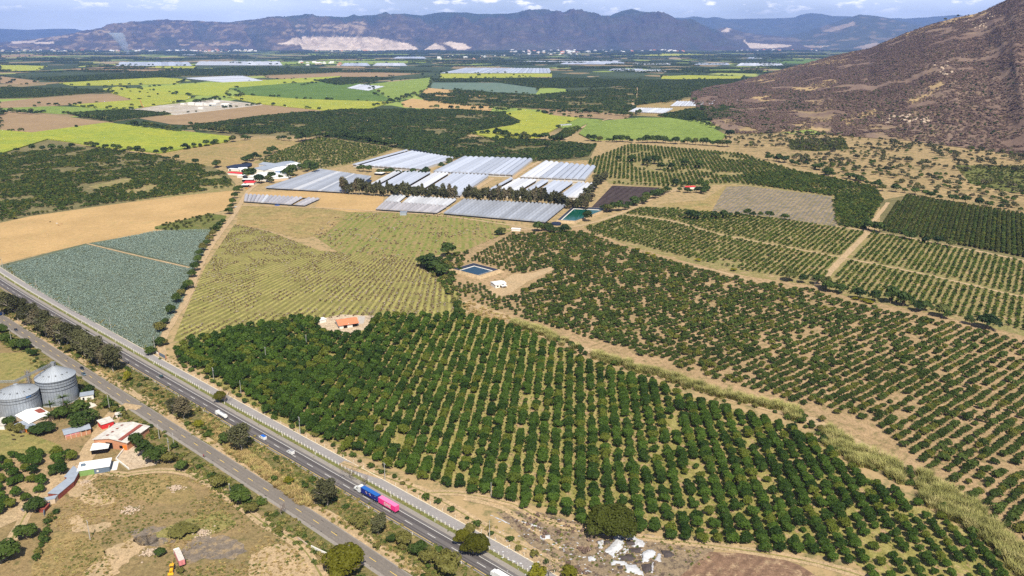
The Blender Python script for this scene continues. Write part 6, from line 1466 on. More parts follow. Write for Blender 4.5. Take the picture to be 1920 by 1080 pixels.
def deadtree(px, py, h, sp, label, seed):
    x, y = G(px, py); e = empty('bare_tree', (x, y, 0), seed, label, 'tree')
    a = twig_mb(seed, h, .22, 16, sp); m = MB(); m.tube((0, 0, -.3), (.1 * h, 0, h * .4), .24, .14, 6); m.build('trunk', BARKW, e); a.build('branches', M_dead, e)
deadtree(660, 900, 10, 5.5, 'leafless grey tree at the highway end of the grey lane posts', 4); deadtree(684, 912, 7, 1.8, 'thin leafless tree between double truck and grey lane', 5); deadtree(421, 755, 8, 4, 'leafless branches beside the golden lane tree', 6)
deadtree(1527, 536, 10, 5, 'white leafless tree at the end of the grassy orchard lane', 7); deadtree(1030, 1082, 9, 5, 'leafless tree at the bottom edge by the lane', 8); deadtree(698, 600, 9, 4, 'greyish bare tree right of the farmhouse patio', 9); deadtree(528, 965, 6, 2, 'thin bare tree on the bank below the old road', 10)
# palms
def palm(px, py, h, label, seed):
    x, y = G(px, py); e = empty('palm_tree', (x, y, 0), seed, label, 'palm'); m = MB(); m.tube((0, 0, -.2), (.2, .1, h), .28, .2, 8); m.build('trunk', BARK, e)
    V, Fc = blades(seed, 34, .2, 3.4, .32, 1.25, .55, 1); V[:, 2] += h; V[:, 0] += .2
    mesh_obj('fronds', np_mesh('fronds', V, Fc, M_lime), e)
palm(97, 778, 6.5, 'palm left of the pair in front of the tall silo', 31); palm(121, 770, 8.5, 'tallest palm, in front of the tall silo', 32); palm(127, 778, 7, 'shorter palm beside the tallest one', 33); palm(94, 792, 4, 'young palm beside the white-roofed house', 34); palm(110, 786, 4, 'low palm between the two palm pairs', 35)
# trees along the farm road
FR = [(300,648,8,6),(309,655-8,6,5),(284,664,8,5),(302,621,9,7),(311,608,6,5),(322,589,8,8),(332,568,8,8),(341,556,7,7),(346,545,6,6),(354,541,9,8),(361,520,8,7),(366,508,9,9),(371,494,8,8),(376,481,8,8),(382,470,8,8),(388,461,8,7),(393,452,8,7),(399,443,8,7),(405,434,8,8),(411,427,8,7),(418,420,7,6),(430,401,11,8),(434,391,8,7),(437,383,9,8),(440,372,9,9),(443,362,10,9),(449,357,10,8)]
FR.sort(key=lambda a: -a[1])
for i, (px, py, w, h) in enumerate(FR):
    T(K_broad, px, py, w * 1.3, h * 1.15, 'dense round tree lining the farm road, %s counting up from the lane' % ordinal(i + 1), DW['K_broad'], 'broadleaf_tree', 'tree', 'round trees along the farm road')
# windbreak
WB = []
gg = random.Random(17)
xs_ = [643,648,655,662,668,674,680,688,695,701,706,713,718,727,734,741,748,755,760,766,772,778,786,792,797,803,808,814,820,826,832,838,843,848,854,873,879,886,892,899,905,914,921,928,935,941,947,956,963,970,978,984,990,996,1003,1009,1015,1021,1028,1034,1040,1046,1052,1058,1064,1070,1076,1082,1090,1097]
for i, px in enumerate(xs_):
    py = 362.5 + (px - 643) * .055 + gg.uniform(-.5, .8); py += 4 if px > 1060 else 0
    T(K_wind, px, py + 1.5, gg.uniform(7, 12), gg.uniform(16, 27) if px < 1060 else gg.uniform(13, 20), '%s windbreak tree from the left in the dark row before the greenhouses' % ordinal(i + 1), DW['K_wind'], 'windbreak_tree', 'tree', 'windbreak row before the greenhouses')
for i, (px, py) in enumerate([(1088,385),(1094,379),(1099,372),(1106,366),(1112,360),(1118,353),(1124,346),(1130,341),(1135,338),(1108,378),(1100,384),(1118,345)]):
    T(K_wind, px, py, gg.uniform(10, 15), gg.uniform(12, 17), 'green tree on the slope between greenhouse and brown netting, %s from the pond' % ordinal(i + 1), DW['K_wind'], 'windbreak_tree', 'tree', 'trees between greenhouse and netting')
# hedgerows: (points, number, height range, width range, description)
HD = [
 ([(0,293),(30,284),(62,283),(100,281),(128,280)], 4, 9, 'above the dark left orchard, left part'), ([(60,286),(105,282),(125,278),(155,277),(168,275),(188,280),(212,280),(237,286),(257,288),(275,292)], 14, 10, 'between yellow-green cane and dark left orchard'),
 ([(289,291),(303,288),(320,283),(345,281),(355,278),(368,277),(385,274),(405,270),(418,270),(445,264),(462,263),(470,261)], 16, 9, 'between the yellow-green cane and the tan grass field'),
 ([(313,300),(332,301),(366,309),(405,315),(410,313)], 5, 9, 'on the near edge of the tan grass field'), ([(448,309),(460,306),(468,303),(475,301),(490,296),(502,292),(512,288),(518,283)], 10, 9, 'between tan grass field and farm sheds'),
 ([(562,318),(573,322),(580,320),(552,330),(545,335),(590,325),(578,315)], 7, 12, 'behind the farm sheds'), ([(484,344),(492,343),(500,342),(505,344),(510,337),(524,337),(535,333),(465,334),(472,334)], 9, 10, 'in the farm yard'),
 ([(672,320),(680,322),(692,323),(712,326),(725,326),(733,326),(745,326),(757,326),(768,327),(776,326),(790,327),(800,328)], 12, 8, 'before the back left greenhouse'), ([(820,318),(828,315),(838,311),(842,306),(850,300),(860,296)], 7, 8, 'between the two back greenhouses'),
 ([(0,216),(20,211),(35,213),(43,213),(55,214),(68,214),(75,215)], 9, 10, 'along the brown field at the left edge'), ([(110,214),(125,214),(140,216),(155,220),(175,222),(200,226),(215,230)], 16, 9, 'between brown field and small dark orchard'),
 ([(240,235),(262,239),(280,241),(300,243),(318,246),(335,248),(352,246),(372,246),(395,246),(420,250),(440,250),(455,254),(468,258)], 26, 12, 'above the bright yellow-green cane field'), ([(520,262),(545,265),(560,266),(580,262),(600,258),(640,258),(665,262),(700,268),(745,277)], 24, 12, 'at the near edge of the broad dark orchard'),
 ([(365,196),(375,192),(385,190),(395,189),(405,186),(415,185),(428,184),(444,183),(455,181)], 12, 12, 'behind the building site'), ([(325,194),(340,193),(350,192)], 5, 9, 'at the left back of the building site'),
 ([(68,195),(97,198),(115,199),(125,199),(163,203),(184,204),(243,200),(298,198)], 9, 8, 'scattered over the yellow and brown fields at the left'), ([(560,162),(572,160),(582,158),(596,156),(610,156),(625,160),(640,160)], 10, 10, 'at the corner of the small far orchard'),
 ([(180,163),(190,163),(205,166),(215,168),(310,180),(455,178)], 7, 9, 'scattered on the far bright fields'), ([(30,156),(50,158),(15,160),(40,143),(65,146),(80,147)], 7, 10, 'on the far left brown field'),
 ([(698,200),(720,196),(738,192),(750,188),(762,184),(770,180),(780,176)], 18, 11, 'on the bank between yellow strip and pale green field'), ([(795,202),(822,204),(853,205),(880,206),(897,207),(912,205),(930,206),(940,210),(955,206),(970,204)], 12, 10, 'on the tan strip beyond the orchard'),
 ([(1018,212),(1030,211),(1050,213),(1080,214),(1100,212),(1130,215),(1150,216),(1180,219),(1200,214)], 22, 10, 'above the strip of brown soil'), ([(900,252),(930,252),(950,258),(963,260),(978,258),(995,262),(1010,261),(1040,264),(1060,262)], 22, 11, 'between yellow field and dark orchard'),
 ([(1100,264),(1118,266),(1133,266),(1150,267),(1160,266),(1175,266),(1188,268),(1205,268),(1220,268),(1237,268),(1260,270),(1280,270),(1310,272),(1340,274),(1370,276)], 30, 11, 'along the near edge of the light green field'), ([(1290,230),(1300,225),(1312,232),(1325,236),(1335,242)], 7, 10, 'at the right tip of the light green field'),
 ([(1200,312),(1215,310),(1232,318),(1250,320),(1290,318),(1318,315),(1130,300)], 8, 11, 'inside the orchard right of the greenhouses'), ([(1225,372),(1238,368),(1250,362),(1262,360),(1278,360),(1290,362),(1300,360),(1320,364),(1330,356),(1310,352),(1262,350)], 20, 8, 'around the red-roofed hut'),
 ([(1120,394),(1135,398),(1150,396),(1160,398),(1175,392),(1185,386),(1200,384),(1210,378),(1225,372)], 12, 9, 'above the dirt track near the green pond'), ([(1002,435),(1010,433),(1020,432),(1030,433),(1040,436),(1050,437),(1060,437),(1068,434),(1025,438),(1045,440)], 12, 7, 'in the dense clump below the round tank'),
 ([(933,443),(943,440)], 2, 8, 'at the upper corner of the right orchard'), ([(1103,415),(1104,418)], 1, 9, 'beside the green pond'), ([(838,482)], 1, 12, 'alone at the left corner of the right orchard'), ([(785,500),(800,502),(815,510),(828,518),(836,520)], 7, 10, 'left of the square blue pond'),
 ([(1470,528),(1490,528),(1502,530),(1515,528),(1568,552),(1575,551),(1655,570),(1662,568),(1718,585),(1728,586),(1735,582),(1775,600),(1800,604),(1865,620)], 16, 9, 'on the lower edge of the young orchard grid'), ([(1280,412),(1292,411),(1300,412),(1310,413),(1405,405),(1415,408),(1430,408),(1445,411),(1475,413)], 12, 8, 'in front of the grey weed-mat rows'),
 ([(1625,432),(1632,430),(1640,434),(1720,452),(1735,456),(1748,458),(1760,460),(1790,465)], 9, 9, 'along the stony track'), ([(1437,300),(1450,303),(1455,302),(1500,312),(1520,314),(1548,325),(1552,332),(1600,336),(1610,342),(1635,350),(1650,358),(1700,362),(1720,366),(1745,372),(1780,378),(1800,380),(1830,386),(1860,390),(1890,396)], 34, 9, 'where orchard meets dry pasture'),
 ([(1337,173),(1341,172),(1290,176),(1360,262),(1370,256),(1440,256),(1460,254)], 8, 12, 'near the tip of the hill'), ([(1532,256)], 1, 13, 'alone on the tan pasture below the hill'), ([(760,140),(815,143),(820,136),(1008,143),(890,143),(940,144)], 8, 12, 'around the thin far yellow field'),
]
pts = []
for k, (pl_, n, h, desc) in enumerate(HD):
    P = GA(pl_)
    if len(P) == 1: P = np.vstack([P, P + .5])
    if n <= len(pl_): idx = P[np.linspace(0, len(P) - 1, n).astype(int)]
    else:
        d = np.concatenate([[0], np.cumsum(np.linalg.norm(np.diff(P, axis=0), axis=1))]); s = (np.arange(n) + rng.uniform(.2, .8, n)) / n * d[-1]
        idx = np.stack([np.interp(s, d, P[:, 0]), np.interp(s, d, P[:, 1])], 1)
    idx = idx + rng.normal(0, 1.5, idx.shape); idx = idx[np.argsort(PX(np.hstack([idx, np.zeros((len(idx), 1))]))[:, 0])]
    for j, p in enumerate(idx): pts.append((p[0], p[1], h * random.uniform(.85, 1.75), desc, j, len(idx)))
pts.sort(key=lambda a: -a[2] / math.hypot(a[0], a[1]))
for i, (x, y, h, desc, j, n) in enumerate(pts[:300]):
    lb = ('%s tree from the left %s' % (ordinal(j + 1), desc)) if n > 1 else 'dark tree ' + desc
    K_hedge.one((x, y, 0), h / 9.2 * random.uniform(.9, 1.25), lb, 'tree', 'hedgerow trees of the valley' if n > 1 else None, 'hedgerow_tree', None, h / 9.2)
for poly, m, k, hg, lb in FD:          # loose trees along the edges of the far fields
    pa = np.array(poly, float)
    if pa[:, 1].max() > 262: continue
    gp = GA(poly)
    for i in range(len(gp)):
        a, b = gp[i], gp[(i + 1) % len(gp)]; L = np.linalg.norm(b - a)
        for s in range(int(L / 30)):
            if fbm(np.array([a[0] + s * 30]) / 160, np.array([a[1]]) / 160, i, 3)[0] > .44 and random.random() < .6:
                q = a + (b - a) * random.random() + rng.normal(0, 3, 2); pts.append((q[0], q[1], random.uniform(6, 13) * max(1, math.hypot(*q) / 3500) ** .5, '', 0, 1))
mass('distant_hedgerow_trees', K_far, [(a[0], a[1]) for a in pts[300:]], np.array([a[2] / 6 for a in pts[300:]]), 'remaining small trees of the far hedgerows', 'trees')
# dry pasture trees and bushes
P = scatter_poly([(1360,262),(1450,248),(1560,253),(1925,290),(2100,320),(2100,460),(1925,400),(1640,348),(1450,300)], .0022, 3, gap=(60, .50)); 
mass('pasture_scrub', K_grey, P, rng.uniform(.8, 1.9, len(P)), 'grey-brown thicket over the dry pasture at the hill foot', 'scrub')
P = scatter_poly([(1360,262),(1450,248),(1560,253),(1925,290),(2100,320),(2100,460),(1925,400),(1640,348),(1450,300)], .0022, 5, gap=(45, .47))
mass('pasture_bushes', K_broad, P, rng.uniform(.5, 1.1, len(P)), 'green bushes over the dry pasture at the hill foot', 'bushes')
for poly, d, sd in (([(1478,262),(1582,259),(1592,280),(1530,284),(1482,281)], .05, 7), ([(1790,310),(2000,312),(2000,352),(1900,362),(1820,345)], .03, 8), ([(290,425),(395,400),(425,405),(412,432),(395,437),(290,430)], .02, 9)):
    P = scatter_poly(poly, d, sd, gap=(30, .56)); mass('green_brush', K_olv, P, rng.uniform(.5, .9, len(P)), 'low olive green brush patch', 'brush')
# ---------------------------------------------------------------- orchards
mango_poly = [(322,655),(345,640),(400,630),(450,618),(520,603),(590,600),(612,612),(640,622),(680,620),(700,596),(800,590),(880,594),(960,614),(1080,670),(1180,704),(1300,750),(1480,804),(1540,834),(1600,884),(1780,980),(1930,1085),(2080,1240),(1800,1240),(1600,1066),(1520,1046),(1380,1030),(1230,1009),(1100,986),(1000,958),(940,938),(860,920),(780,896),(700,868),(640,840),(520,785),(400,712),(340,682)]
P, U, W = lattice(mango_poly, 4.5, 6.6, 5.2, .35, .055, holes=[[(1108,962),(1190,962),(1195,1012),(1100,1012)], [(596,600),(690,592),(690,622),(655,632),(600,622)]], seed=4, ids=True)
q = PX(np.hstack([P, np.zeros((len(P), 1))]))
right = sm(q[:, 0] + (q[:, 1] - 900) * 1.2, 1560, 1950)
keep = rng.random(len(P)) > right * .12
P, U, W, right = P[keep], U[keep], W[keep], right[keep]
sz = rng.normal(1.0, .11, len(P)) * (1 - .22 * right) * (1.06 - .09 * sm(q[keep][:, 0], 620, 900)) * (1 + .07 * sm(-q[keep][:, 0], -800, -500)); sz *= np.where(rng.random(len(P)) < .06, .6, 1)
d = np.hypot(P[:, 0], P[:, 1]); vis = infr(P, 5, 0, 1085); near = np.argsort(d + 1e5 * (~vis))[:300]
gW = W[np.argmin(np.abs(P[:, 0] - G(1149, 1000)[0]) + np.abs(P[:, 1] - G(1149, 990)[1]) * .2)]
isn = np.zeros(len(P), bool); isn[near] = True
for w_ in np.unique(W[isn]):
    ix = np.where(isn & (W == w_))[0]; ix = ix[np.argsort(P[ix, 1])]
    dr = int(w_ - gW); rw = 'in the row behind the giant dome tree' if dr == 0 else '%s row %s of the giant dome tree' % (ordinal(abs(dr)), 'right' if dr > 0 else 'left')
    for j, i_ in enumerate(ix):
        K_mango.one((P[i_, 0], P[i_, 1], 0), float(sz[i_]), 'mango tree, %s from the near end, %s' % (ordinal(j + 1), rw), 'tree', 'mango orchard rows', 'mango_tree')
m_ = ~isn
mass('mango_orchard', K_mango, P[m_ & (d < 520)], sz[m_ & (d < 520)], 'further rows of the dense dark green mango orchard', 'orchard')
mass('mango_orchard', K_mangof, P[m_ & (d >= 520)], sz[m_ & (d >= 520)], 'farthest rows of the dense dark green mango orchard', 'orchard')
# right orchard
cpoly = [(852,545),(880,485),(960,440),(1095,436),(1180,470),(1290,500),(1400,528),(1520,545),(1600,572),(1760,602),(1925,645),(2260,745),(2260,1300),(1925,1020),(1840,955),(1790,912),(1700,850),(1640,800),(1560,775),(1480,752),(1350,715),(1250,685),(1150,648),(1030,612),(960,590),(900,572)]
P, U, W = lattice(cpoly, 51, 6.4, 4.3, .5, .10, holes=[[(845,525),(851,500),(888,490),(940,508),(960,515),(1000,510),(1035,500),(1040,508),(990,540),(960,556),(925,552),(898,530)]], gap=(22, .74), seed=8, ids=True)
g_ = fbm(P[:, 0] / 12, P[:, 1] / 12, 55, 3); keep = ~((g_ > .64) & (rng.random(len(P)) < .6)); P, U, W = P[keep], U[keep], W[keep]
q = PX(np.hstack([P, np.zeros((len(P), 1))])); lf = sm(q[:, 0], 1050, 880)
sz = rng.normal(1.02, .17, len(P)) * (1 - .30 * lf); d = np.hypot(P[:, 0], P[:, 1]); vis = infr(P, 5, 0, 1085); near = np.argsort(d + 1e5 * (~vis))[:300]
isn = np.zeros(len(P), bool); isn[near] = True; W0 = W[isn].max()
for w_ in np.unique(W[isn]):
    ix = np.where(isn & (W == w_))[0]; ix = ix[np.argsort(U[ix])]
    for j, i_ in enumerate(ix):
        K_cit.one((P[i_, 0], P[i_, 1], 0), float(sz[i_]), 'orchard tree, %s from the reeds, %s row up from the lower right corner' % (ordinal(j + 1), ordinal(int(W0 - w_) + 1)), 'tree', 'rows of the reddish right orchard', 'citrus_tree')
m_ = ~isn
mass('citrus_orchard', K_cit, P[m_ & (d < 560)], sz[m_ & (d < 560)], 'nearer mass of orchard trees on reddish earth at the right', 'orchard')
mass('citrus_orchard', K_citf, P[m_ & (d >= 560)], sz[m_ & (d >= 560)], 'farther mass of orchard trees on reddish earth at the right', 'orchard')
# young grid
lanes = [[(1522,545),(1570,490),(1622,432),(1640,434),(1590,490),(1548,548)], [(1150,398),(1260,413),(1350,438),(1560,477),(1720,508),(1925,556),(2100,600),(2100,607),(1925,563),(1720,515),(1560,483),(1350,443),(1260,418),(1150,403)]]
P = lattice([(1098,428),(1200,390),(1260,392),(1450,410),(1600,433),(1650,440),(1760,460),(1925,493),(2260,580),(2260,735),(1925,622),(1760,584),(1600,553),(1520,528),(1400,508),(1290,484),(1180,455),(1110,440)], 33.5, 5.4, 4.6, .3, .06, holes=lanes, gap=(40, .72), seed=12)
mass('young_orchard', K_lime, P, rng.normal(1.12, .14, len(P)), 'young orchard trees planted in a tidy grid at the right', 'orchard')
# tall dark rows: alternating olive and green
for k, (kd, lb) in enumerate(((K_citf, 'dark green rows of the tall orchard at the right edge'), (K_olv, 'olive rows of the tall orchard at the right edge'))):
    P, U, W = lattice([(1652,432),(1672,392),(1700,368),(1860,394),(1925,405),(2260,490),(2260,585),(1925,484),(1760,452)], 30.7, 4.9, 2.9, .2, .01, seed=14, ids=True)
    m_ = (W % 2 == k); mass('tall_orchard_rows', kd, P[m_], rng.normal(1.0, .08, m_.sum()), lb, 'orchard', SZ=np.full(m_.sum(), 1.35))
# middle distance orchards
for poly, deg, rs, ins, kd, s, miss, gap, lb in [
  ([(1100,302),(1180,271),(1390,289),(1490,320),(1640,350),(1655,376),(1622,430),(1568,424),(1560,368),(1375,343),(1300,348),(1240,350),(1150,345),(1118,330)], 8, 6.8, 4.8, K_lime, 1.38, .06, (45, .58), 'orchard mass between greenhouses and dry pasture'),
  ([(1395,326),(1490,322),(1640,352),(1655,376),(1622,430),(1572,424),(1566,368),(1400,344)], 8, 6, 4.6, K_citf, 1.2, .03, (45, .62), 'dense orchard wedge above the stony track'),
  ([(600,258),(660,268),(740,279),(700,295),(650,308),(600,317),(560,316),(520,312),(485,302),(525,284),(565,268)], 22, 8.0, 5.0, K_lime, 1.25, .12, (60, .66), 'young orchard on tan soil above the tunnels'),
  ([(0,290),(60,286),(130,278),(180,278),(300,294),(395,314),(425,328),(437,350),(330,366),(200,383),(60,403),(0,418)], 40, 5.8, 5.0, K_citf, 1.2, .20, (34, .53), 'dark orchard left of the farm'),
  ([(350,238),(500,217),(640,206),(860,206),(942,212),(975,232),(890,248),(868,258),(1000,264),(1118,272),(1100,296),(1000,303),(850,296),(745,278),(600,256),(440,250)], 60, 7.5, 6.5, K_far, .93, .12, (50, .58), 'broad dark orchard behind the greenhouses'),
  ([(1030,262),(1060,242),(1085,237),(1090,242),(1070,256),(1048,266)], 20, 6, 5, K_citf, 1.1, .04, None, 'small dark orchard beside the far track'),
  ([(780,179),(860,169),(1000,179),(1190,162),(1192,205),(1165,213),(1100,211),(1000,204),(930,200),(870,199),(800,190)], 50, 11, 8, K_far, 1.1, .22, (70, .54), 'patchy orchard beyond the tan strip'),
  ([(1075,148),(1240,151),(1395,149),(1395,158),(1330,174),(1260,189),(1197,198),(1197,165)], 35, 10, 8, K_far, 1.25, .05, (90, .64), 'dark far orchard below the hill tip'),
  ([(905,148),(1070,147),(1180,153),(1180,162),(1010,166),(930,155),(815,154),(810,149)], 35, 12, 9, K_far, 1.3, .06, (90, .64), 'far orchard above the blue-green field'),
  ([(2,164),(187,169),(210,173),(150,177),(73,183),(0,185)], 15, 12, 6, K_far, 1.1, .03, None, 'striped far orchard at the left'),
  ([(125,213),(233,206),(325,214),(207,228),(160,221)], 60, 7.5, 6, K_far, .9, .04, None, 'small dark orchard beside the building site'),
  ([(300,134),(480,127),(640,131),(640,136),(450,143),(300,143)], 10, 22, 12, K_far, 1.8, .05, None, 'far dark orchard behind the bright fields'),
  ([(63,148),(293,136),(340,144),(110,155)], 70, 16, 12, K_far, 1.7, .08, None, 'far dark orchard at the left behind the bright fields'),
  ([(590,152),(640,146),(740,146),(690,155),(640,160)], 30, 10, 9, K_far, 1.3, .05, None, 'small far orchard left of the pale field'),
  ([(1232,218),(1290,206),(1330,201),(1400,199),(1434,201),(1420,211),(1350,224),(1290,228)], 30, 8, 7, K_far, 1.05, .04, (80, .66), 'dark green wood at the very foot of the hill'),
  ([(1240,152),(1320,150),(1325,158),(1290,170),(1250,176)], 35, 10, 9, K_far, 1.25, .05, None, 'dark far grove beside the hill tip')]:
    P = lattice(poly, deg, rs, ins, .12 * rs, miss, gap=gap, seed=int(rs * 10 + poly[0][0]) % 97)
    mass('orchard', kd, P, rng.normal(s, .13 * s, len(P)), lb, 'orchard')
    print('orchard', len(P), lb)
# far woodland belts and speckle
P = []
g2 = np.random.default_rng(77)
for i in range(260):
    py = 95 + 42 * g2.random() ** 1.5; px = g2.uniform(-60, 1480); L = g2.uniform(40, 240); w = g2.uniform(.2, 1.1)
    if i % 3: L *= .5
    dY = abs(G(px, py)[1] - G(px, py + 1)[1]); n = int(L * 1.5 * (1 + w))
    xx = px + g2.uniform(0, L, n); yy = py + g2.normal(0, w * .4, n) + (xx - px) * g2.normal(0, .006)
    P.append(np.stack([xx, np.maximum(yy, 94.7)], 1))
P = np.vstack(P)
bad = np.zeros(len(P), bool)
for pl_ in ([(810,125),(1045,125),(1045,150),(810,150)], [(340,140),(500,140),(500,156),(340,156)], [(213,114),(535,113),(535,125),(213,126)], [(635,117),(768,117),(768,125),(635,125)]): bad |= inpoly(P, pl_)
P = P[~bad]; wpt = GA(P); dd = np.hypot(wpt[:, 0], wpt[:, 1])
mass('far_woodland', K_far, wpt, np.clip(dd / 3800, 1.2, 4.5) * rng.uniform(.6, 1.3, len(wpt)), 'dark far-off tree belts that read as one mass', 'woodland', SZ=np.clip(dd / 6000, 1.2, 2.6) * rng.uniform(.7, 1.5, len(wpt)))
# hill scrub
r_, c_ = HX.shape
def onhill(n, seed, tf=None, dens=None):
    g3 = np.random.default_rng(seed); a = g3.uniform(0, r_ - 1.001, n); b = g3.uniform(0, c_ - 1.001, n); i, j = a.astype(int), b.astype(int); fa, fb = a - i, b - j
    ar = np.abs((HX[i, np.minimum(j + 1, c_ - 1)] - HX[i, j]) * (HY[np.minimum(i + 1, r_ - 1), j] - HY[i, j])); keep = g3.random(n) < np.clip(ar / np.percentile(ar, 85), 0, 1)
    B = lambda M: (M[i, j] * (1 - fb) + M[i, j + 1] * fb) * (1 - fa) + (M[i + 1, j] * (1 - fb) + M[i + 1, j + 1] * fb) * fa
    P = np.stack([B(HX), B(HY), B(HZ)], 1); t = a / (r_ - 1)
    keep &= infr(P, 120)
    n_ = fbm(P[:, 0] / 70, P[:, 1] / 110, 200, 4)
    if dens is not None: keep &= n_ < dens
    return P[keep], t[keep]
P, t = onhill(170000, 1, dens=.60)
P0 = P; qh = PX(P); bare = np.zeros(len(P), bool)
for pl_ in HILLBARE: bare |= inpoly(qh + rng.normal(0, 2.5, qh.shape), pl_)
kp = ~bare | (rng.random(len(P)) < .42); P = P[kp]
sc_ = rng.uniform(.7, 1.5, len(P))
mass('hill_scrub', K_scrub, P, sc_, SZ=sc_ * .62, label='leafless brown-violet scrub covering the hillside', cat='scrub'); print('hill', len(P))
P, t = onhill(14000, 2, dens=.48); mk = rng.random(len(P)) < np.clip(1.1 - t * 1.1, .08, 1); P = P[mk]
mass('hill_bushes', K_hedge, P, rng.uniform(.35, .8, len(P)), 'scattered dark green bushes on the lower hillside', 'bushes')
for ux, vy, lb in ((1797, 30, 'right tree of the two on the crest of the brown hill'), (1773, 38, 'left tree of the two on the crest of the brown hill')):
    k = np.argmin(((PX(np.stack([HX.ravel(), HY.ravel(), HZ.ravel()], 1)) - [ux, vy]) ** 2).sum(1)); K_hedge.one((HX.ravel()[k], HY.ravel()[k], HZ.ravel()[k] - .5), 1.7, lb, 'tree', None, 'crest_tree')
# rocks on the hill
def rock(seed, s):
    g3 = np.random.default_rng(seed); import bmesh
    bm = bmesh.new(); bmesh.ops.create_icosphere(bm, subdivisions=2, radius=1)
    for v in bm.verts: v.co *= 1 + .35 * (g3.random() - .5); v.co.z *= .8
    me = bpy.data.meshes.new('boulder'); bm.to_mesh(me); bm.free(); me.materials.append(M_stone); return me
RK = [rock(i, 1) for i in range(3)]
RKV = [(np.array([v.co[:] for v in m_.vertices]), np.array([p.vertices[:] for p in m_.polygons])) for m_ in RK]
for cl, (ux, vy) in enumerate([(1860, 30), (1843, 50), (1775, 138), (1770, 122), (1820, 45), (1700, 225), (1735, 228), (1670, 222)]):
    for i in range(10):
        k = np.argmin((PX(np.stack([HX.ravel(), HY.ravel(), HZ.ravel()], 1)) - [ux + gg.gauss(0, 7), vy + gg.gauss(0, 4)]) .__pow__(2).sum(1)); s = gg.uniform(2, 6)
        o = mesh_obj('boulder', gg.choice(RK)); o.location = (HX.ravel()[k], HY.ravel()[k], HZ.ravel()[k] + s * .2); o.scale = (s, s, s * .9); o.rotation_euler = (gg.random(), gg.random(), gg.random() * 6)
        tag(o, 'pale boulder in the %s rocky outcrop counted down the brown hillside' % ordinal(1 + [30, 45, 50, 122, 138, 222, 225, 228].index(vy)), 'boulder', 'boulders of rocky outcrop %s' % ordinal(cl + 1))
# agave
P = lattice([(10,500),(163,460),(290,433),(396,430),(383,470),(353,520),(343,565),(316,608),(283,656),(262,650),(130,580),(60,540)], 74, 2.5, 1.5, .16, .04, holes=[[(160,454),(250,475),(357,500),(357,504),(250,481),(160,459)]], seed=3)
d = np.hypot(P[:, 0], P[:, 1]); near = np.argsort(d)[:300]; isn = np.zeros(len(P), bool); isn[near] = True
for i_ in near: K_agave.one((P[i_, 0], P[i_, 1], 0), random.uniform(.9, 1.25), 'spiky blue-green agave at the near corner of the field, beside farm road', 'agave', 'agaves at the near corner of the field', 'agave_plant')
mass('agave_field', K_agave, P[~isn], rng.uniform(.95, 1.4, (~isn).sum()), 'rows upon rows of blue-green agave', 'agave'); print('agave', len(P))
# reeds
RL = smoothline(GA([(962,607),(1000,620),(1040,637),(1100,662),(1180,688),(1250,708),(1320,732),(1400,752),(1470,768),(1530,800),(1570,833),(1640,868),(1700,893),(1760,930),(1830,985),(1900,1035),(1980,1095)]), 2.0)
N = normals(RL); P = []
for i in range(len(RL)):
    q = PX([[RL[i, 0], RL[i, 1], 0]])[0]; w = 8 + 15 * max(0, min(1, (q[0] - 1430) / 200)) * fbm(RL[i, 0] / 30, RL[i, 1] / 30, 7, 3) * 1.5
    for k in range(int(w / 2.6)): P.append(RL[i] + N[i] * rng.uniform(-w / 2, w / 2) + rng.normal(0, .5, 2))
P = np.array(P); q = PX(np.hstack([P, np.zeros((len(P), 1))]))[:, 0]
gapm = ((q > 1085) & (q < 1110)) | ((q > 1040) & (q < 1085) & (rng.random(len(q)) < .7)) | ((q > 1500) & (q < 1545)) | ((q > 1690) & (q < 1722))
mass('reeds', K_reed, P[~gapm], rng.uniform(.8, 1.35, (~gapm).sum()), 'pale yellow-green reed belt between the two orchards', 'reeds')
mass('ditch_bushes', K_broad, P[gapm][::5], rng.uniform(.3, .65, len(P[gapm][::5])), 'green bushes filling gaps in the reed belt', 'bushes')
P2 = RL + N * 7; P2 = P2[::4] + rng.normal(0, 1.5, P2[::4].shape); mass('ditch_bushes', K_bush, P2, rng.uniform(.6, 1.7, len(P2)), 'low bushes along the orchard side of the reeds', 'bushes')
# small orchard at the lower left
P = lattice([(-10,858),(30,855),(110,850),(142,852),(140,870),(100,905),(70,935),(30,962),(-10,975)], 25, 6.4, 6.0, .8, .14, gap=(18, .66), seed=2)
P = P[infr(P, 12)]; q = PX(np.hstack([P, np.zeros((len(P), 1))]))
for j, i_ in enumerate(np.argsort(q[:, 1])):
    K_mango.one((P[i_, 0], P[i_, 1], 0), random.uniform(.8, 1.15), 'bushy tree on brown earth at the lower left, %s counting down the picture' % ordinal(j + 1), 'tree', 'small orchard at the lower left', 'orchard_tree')
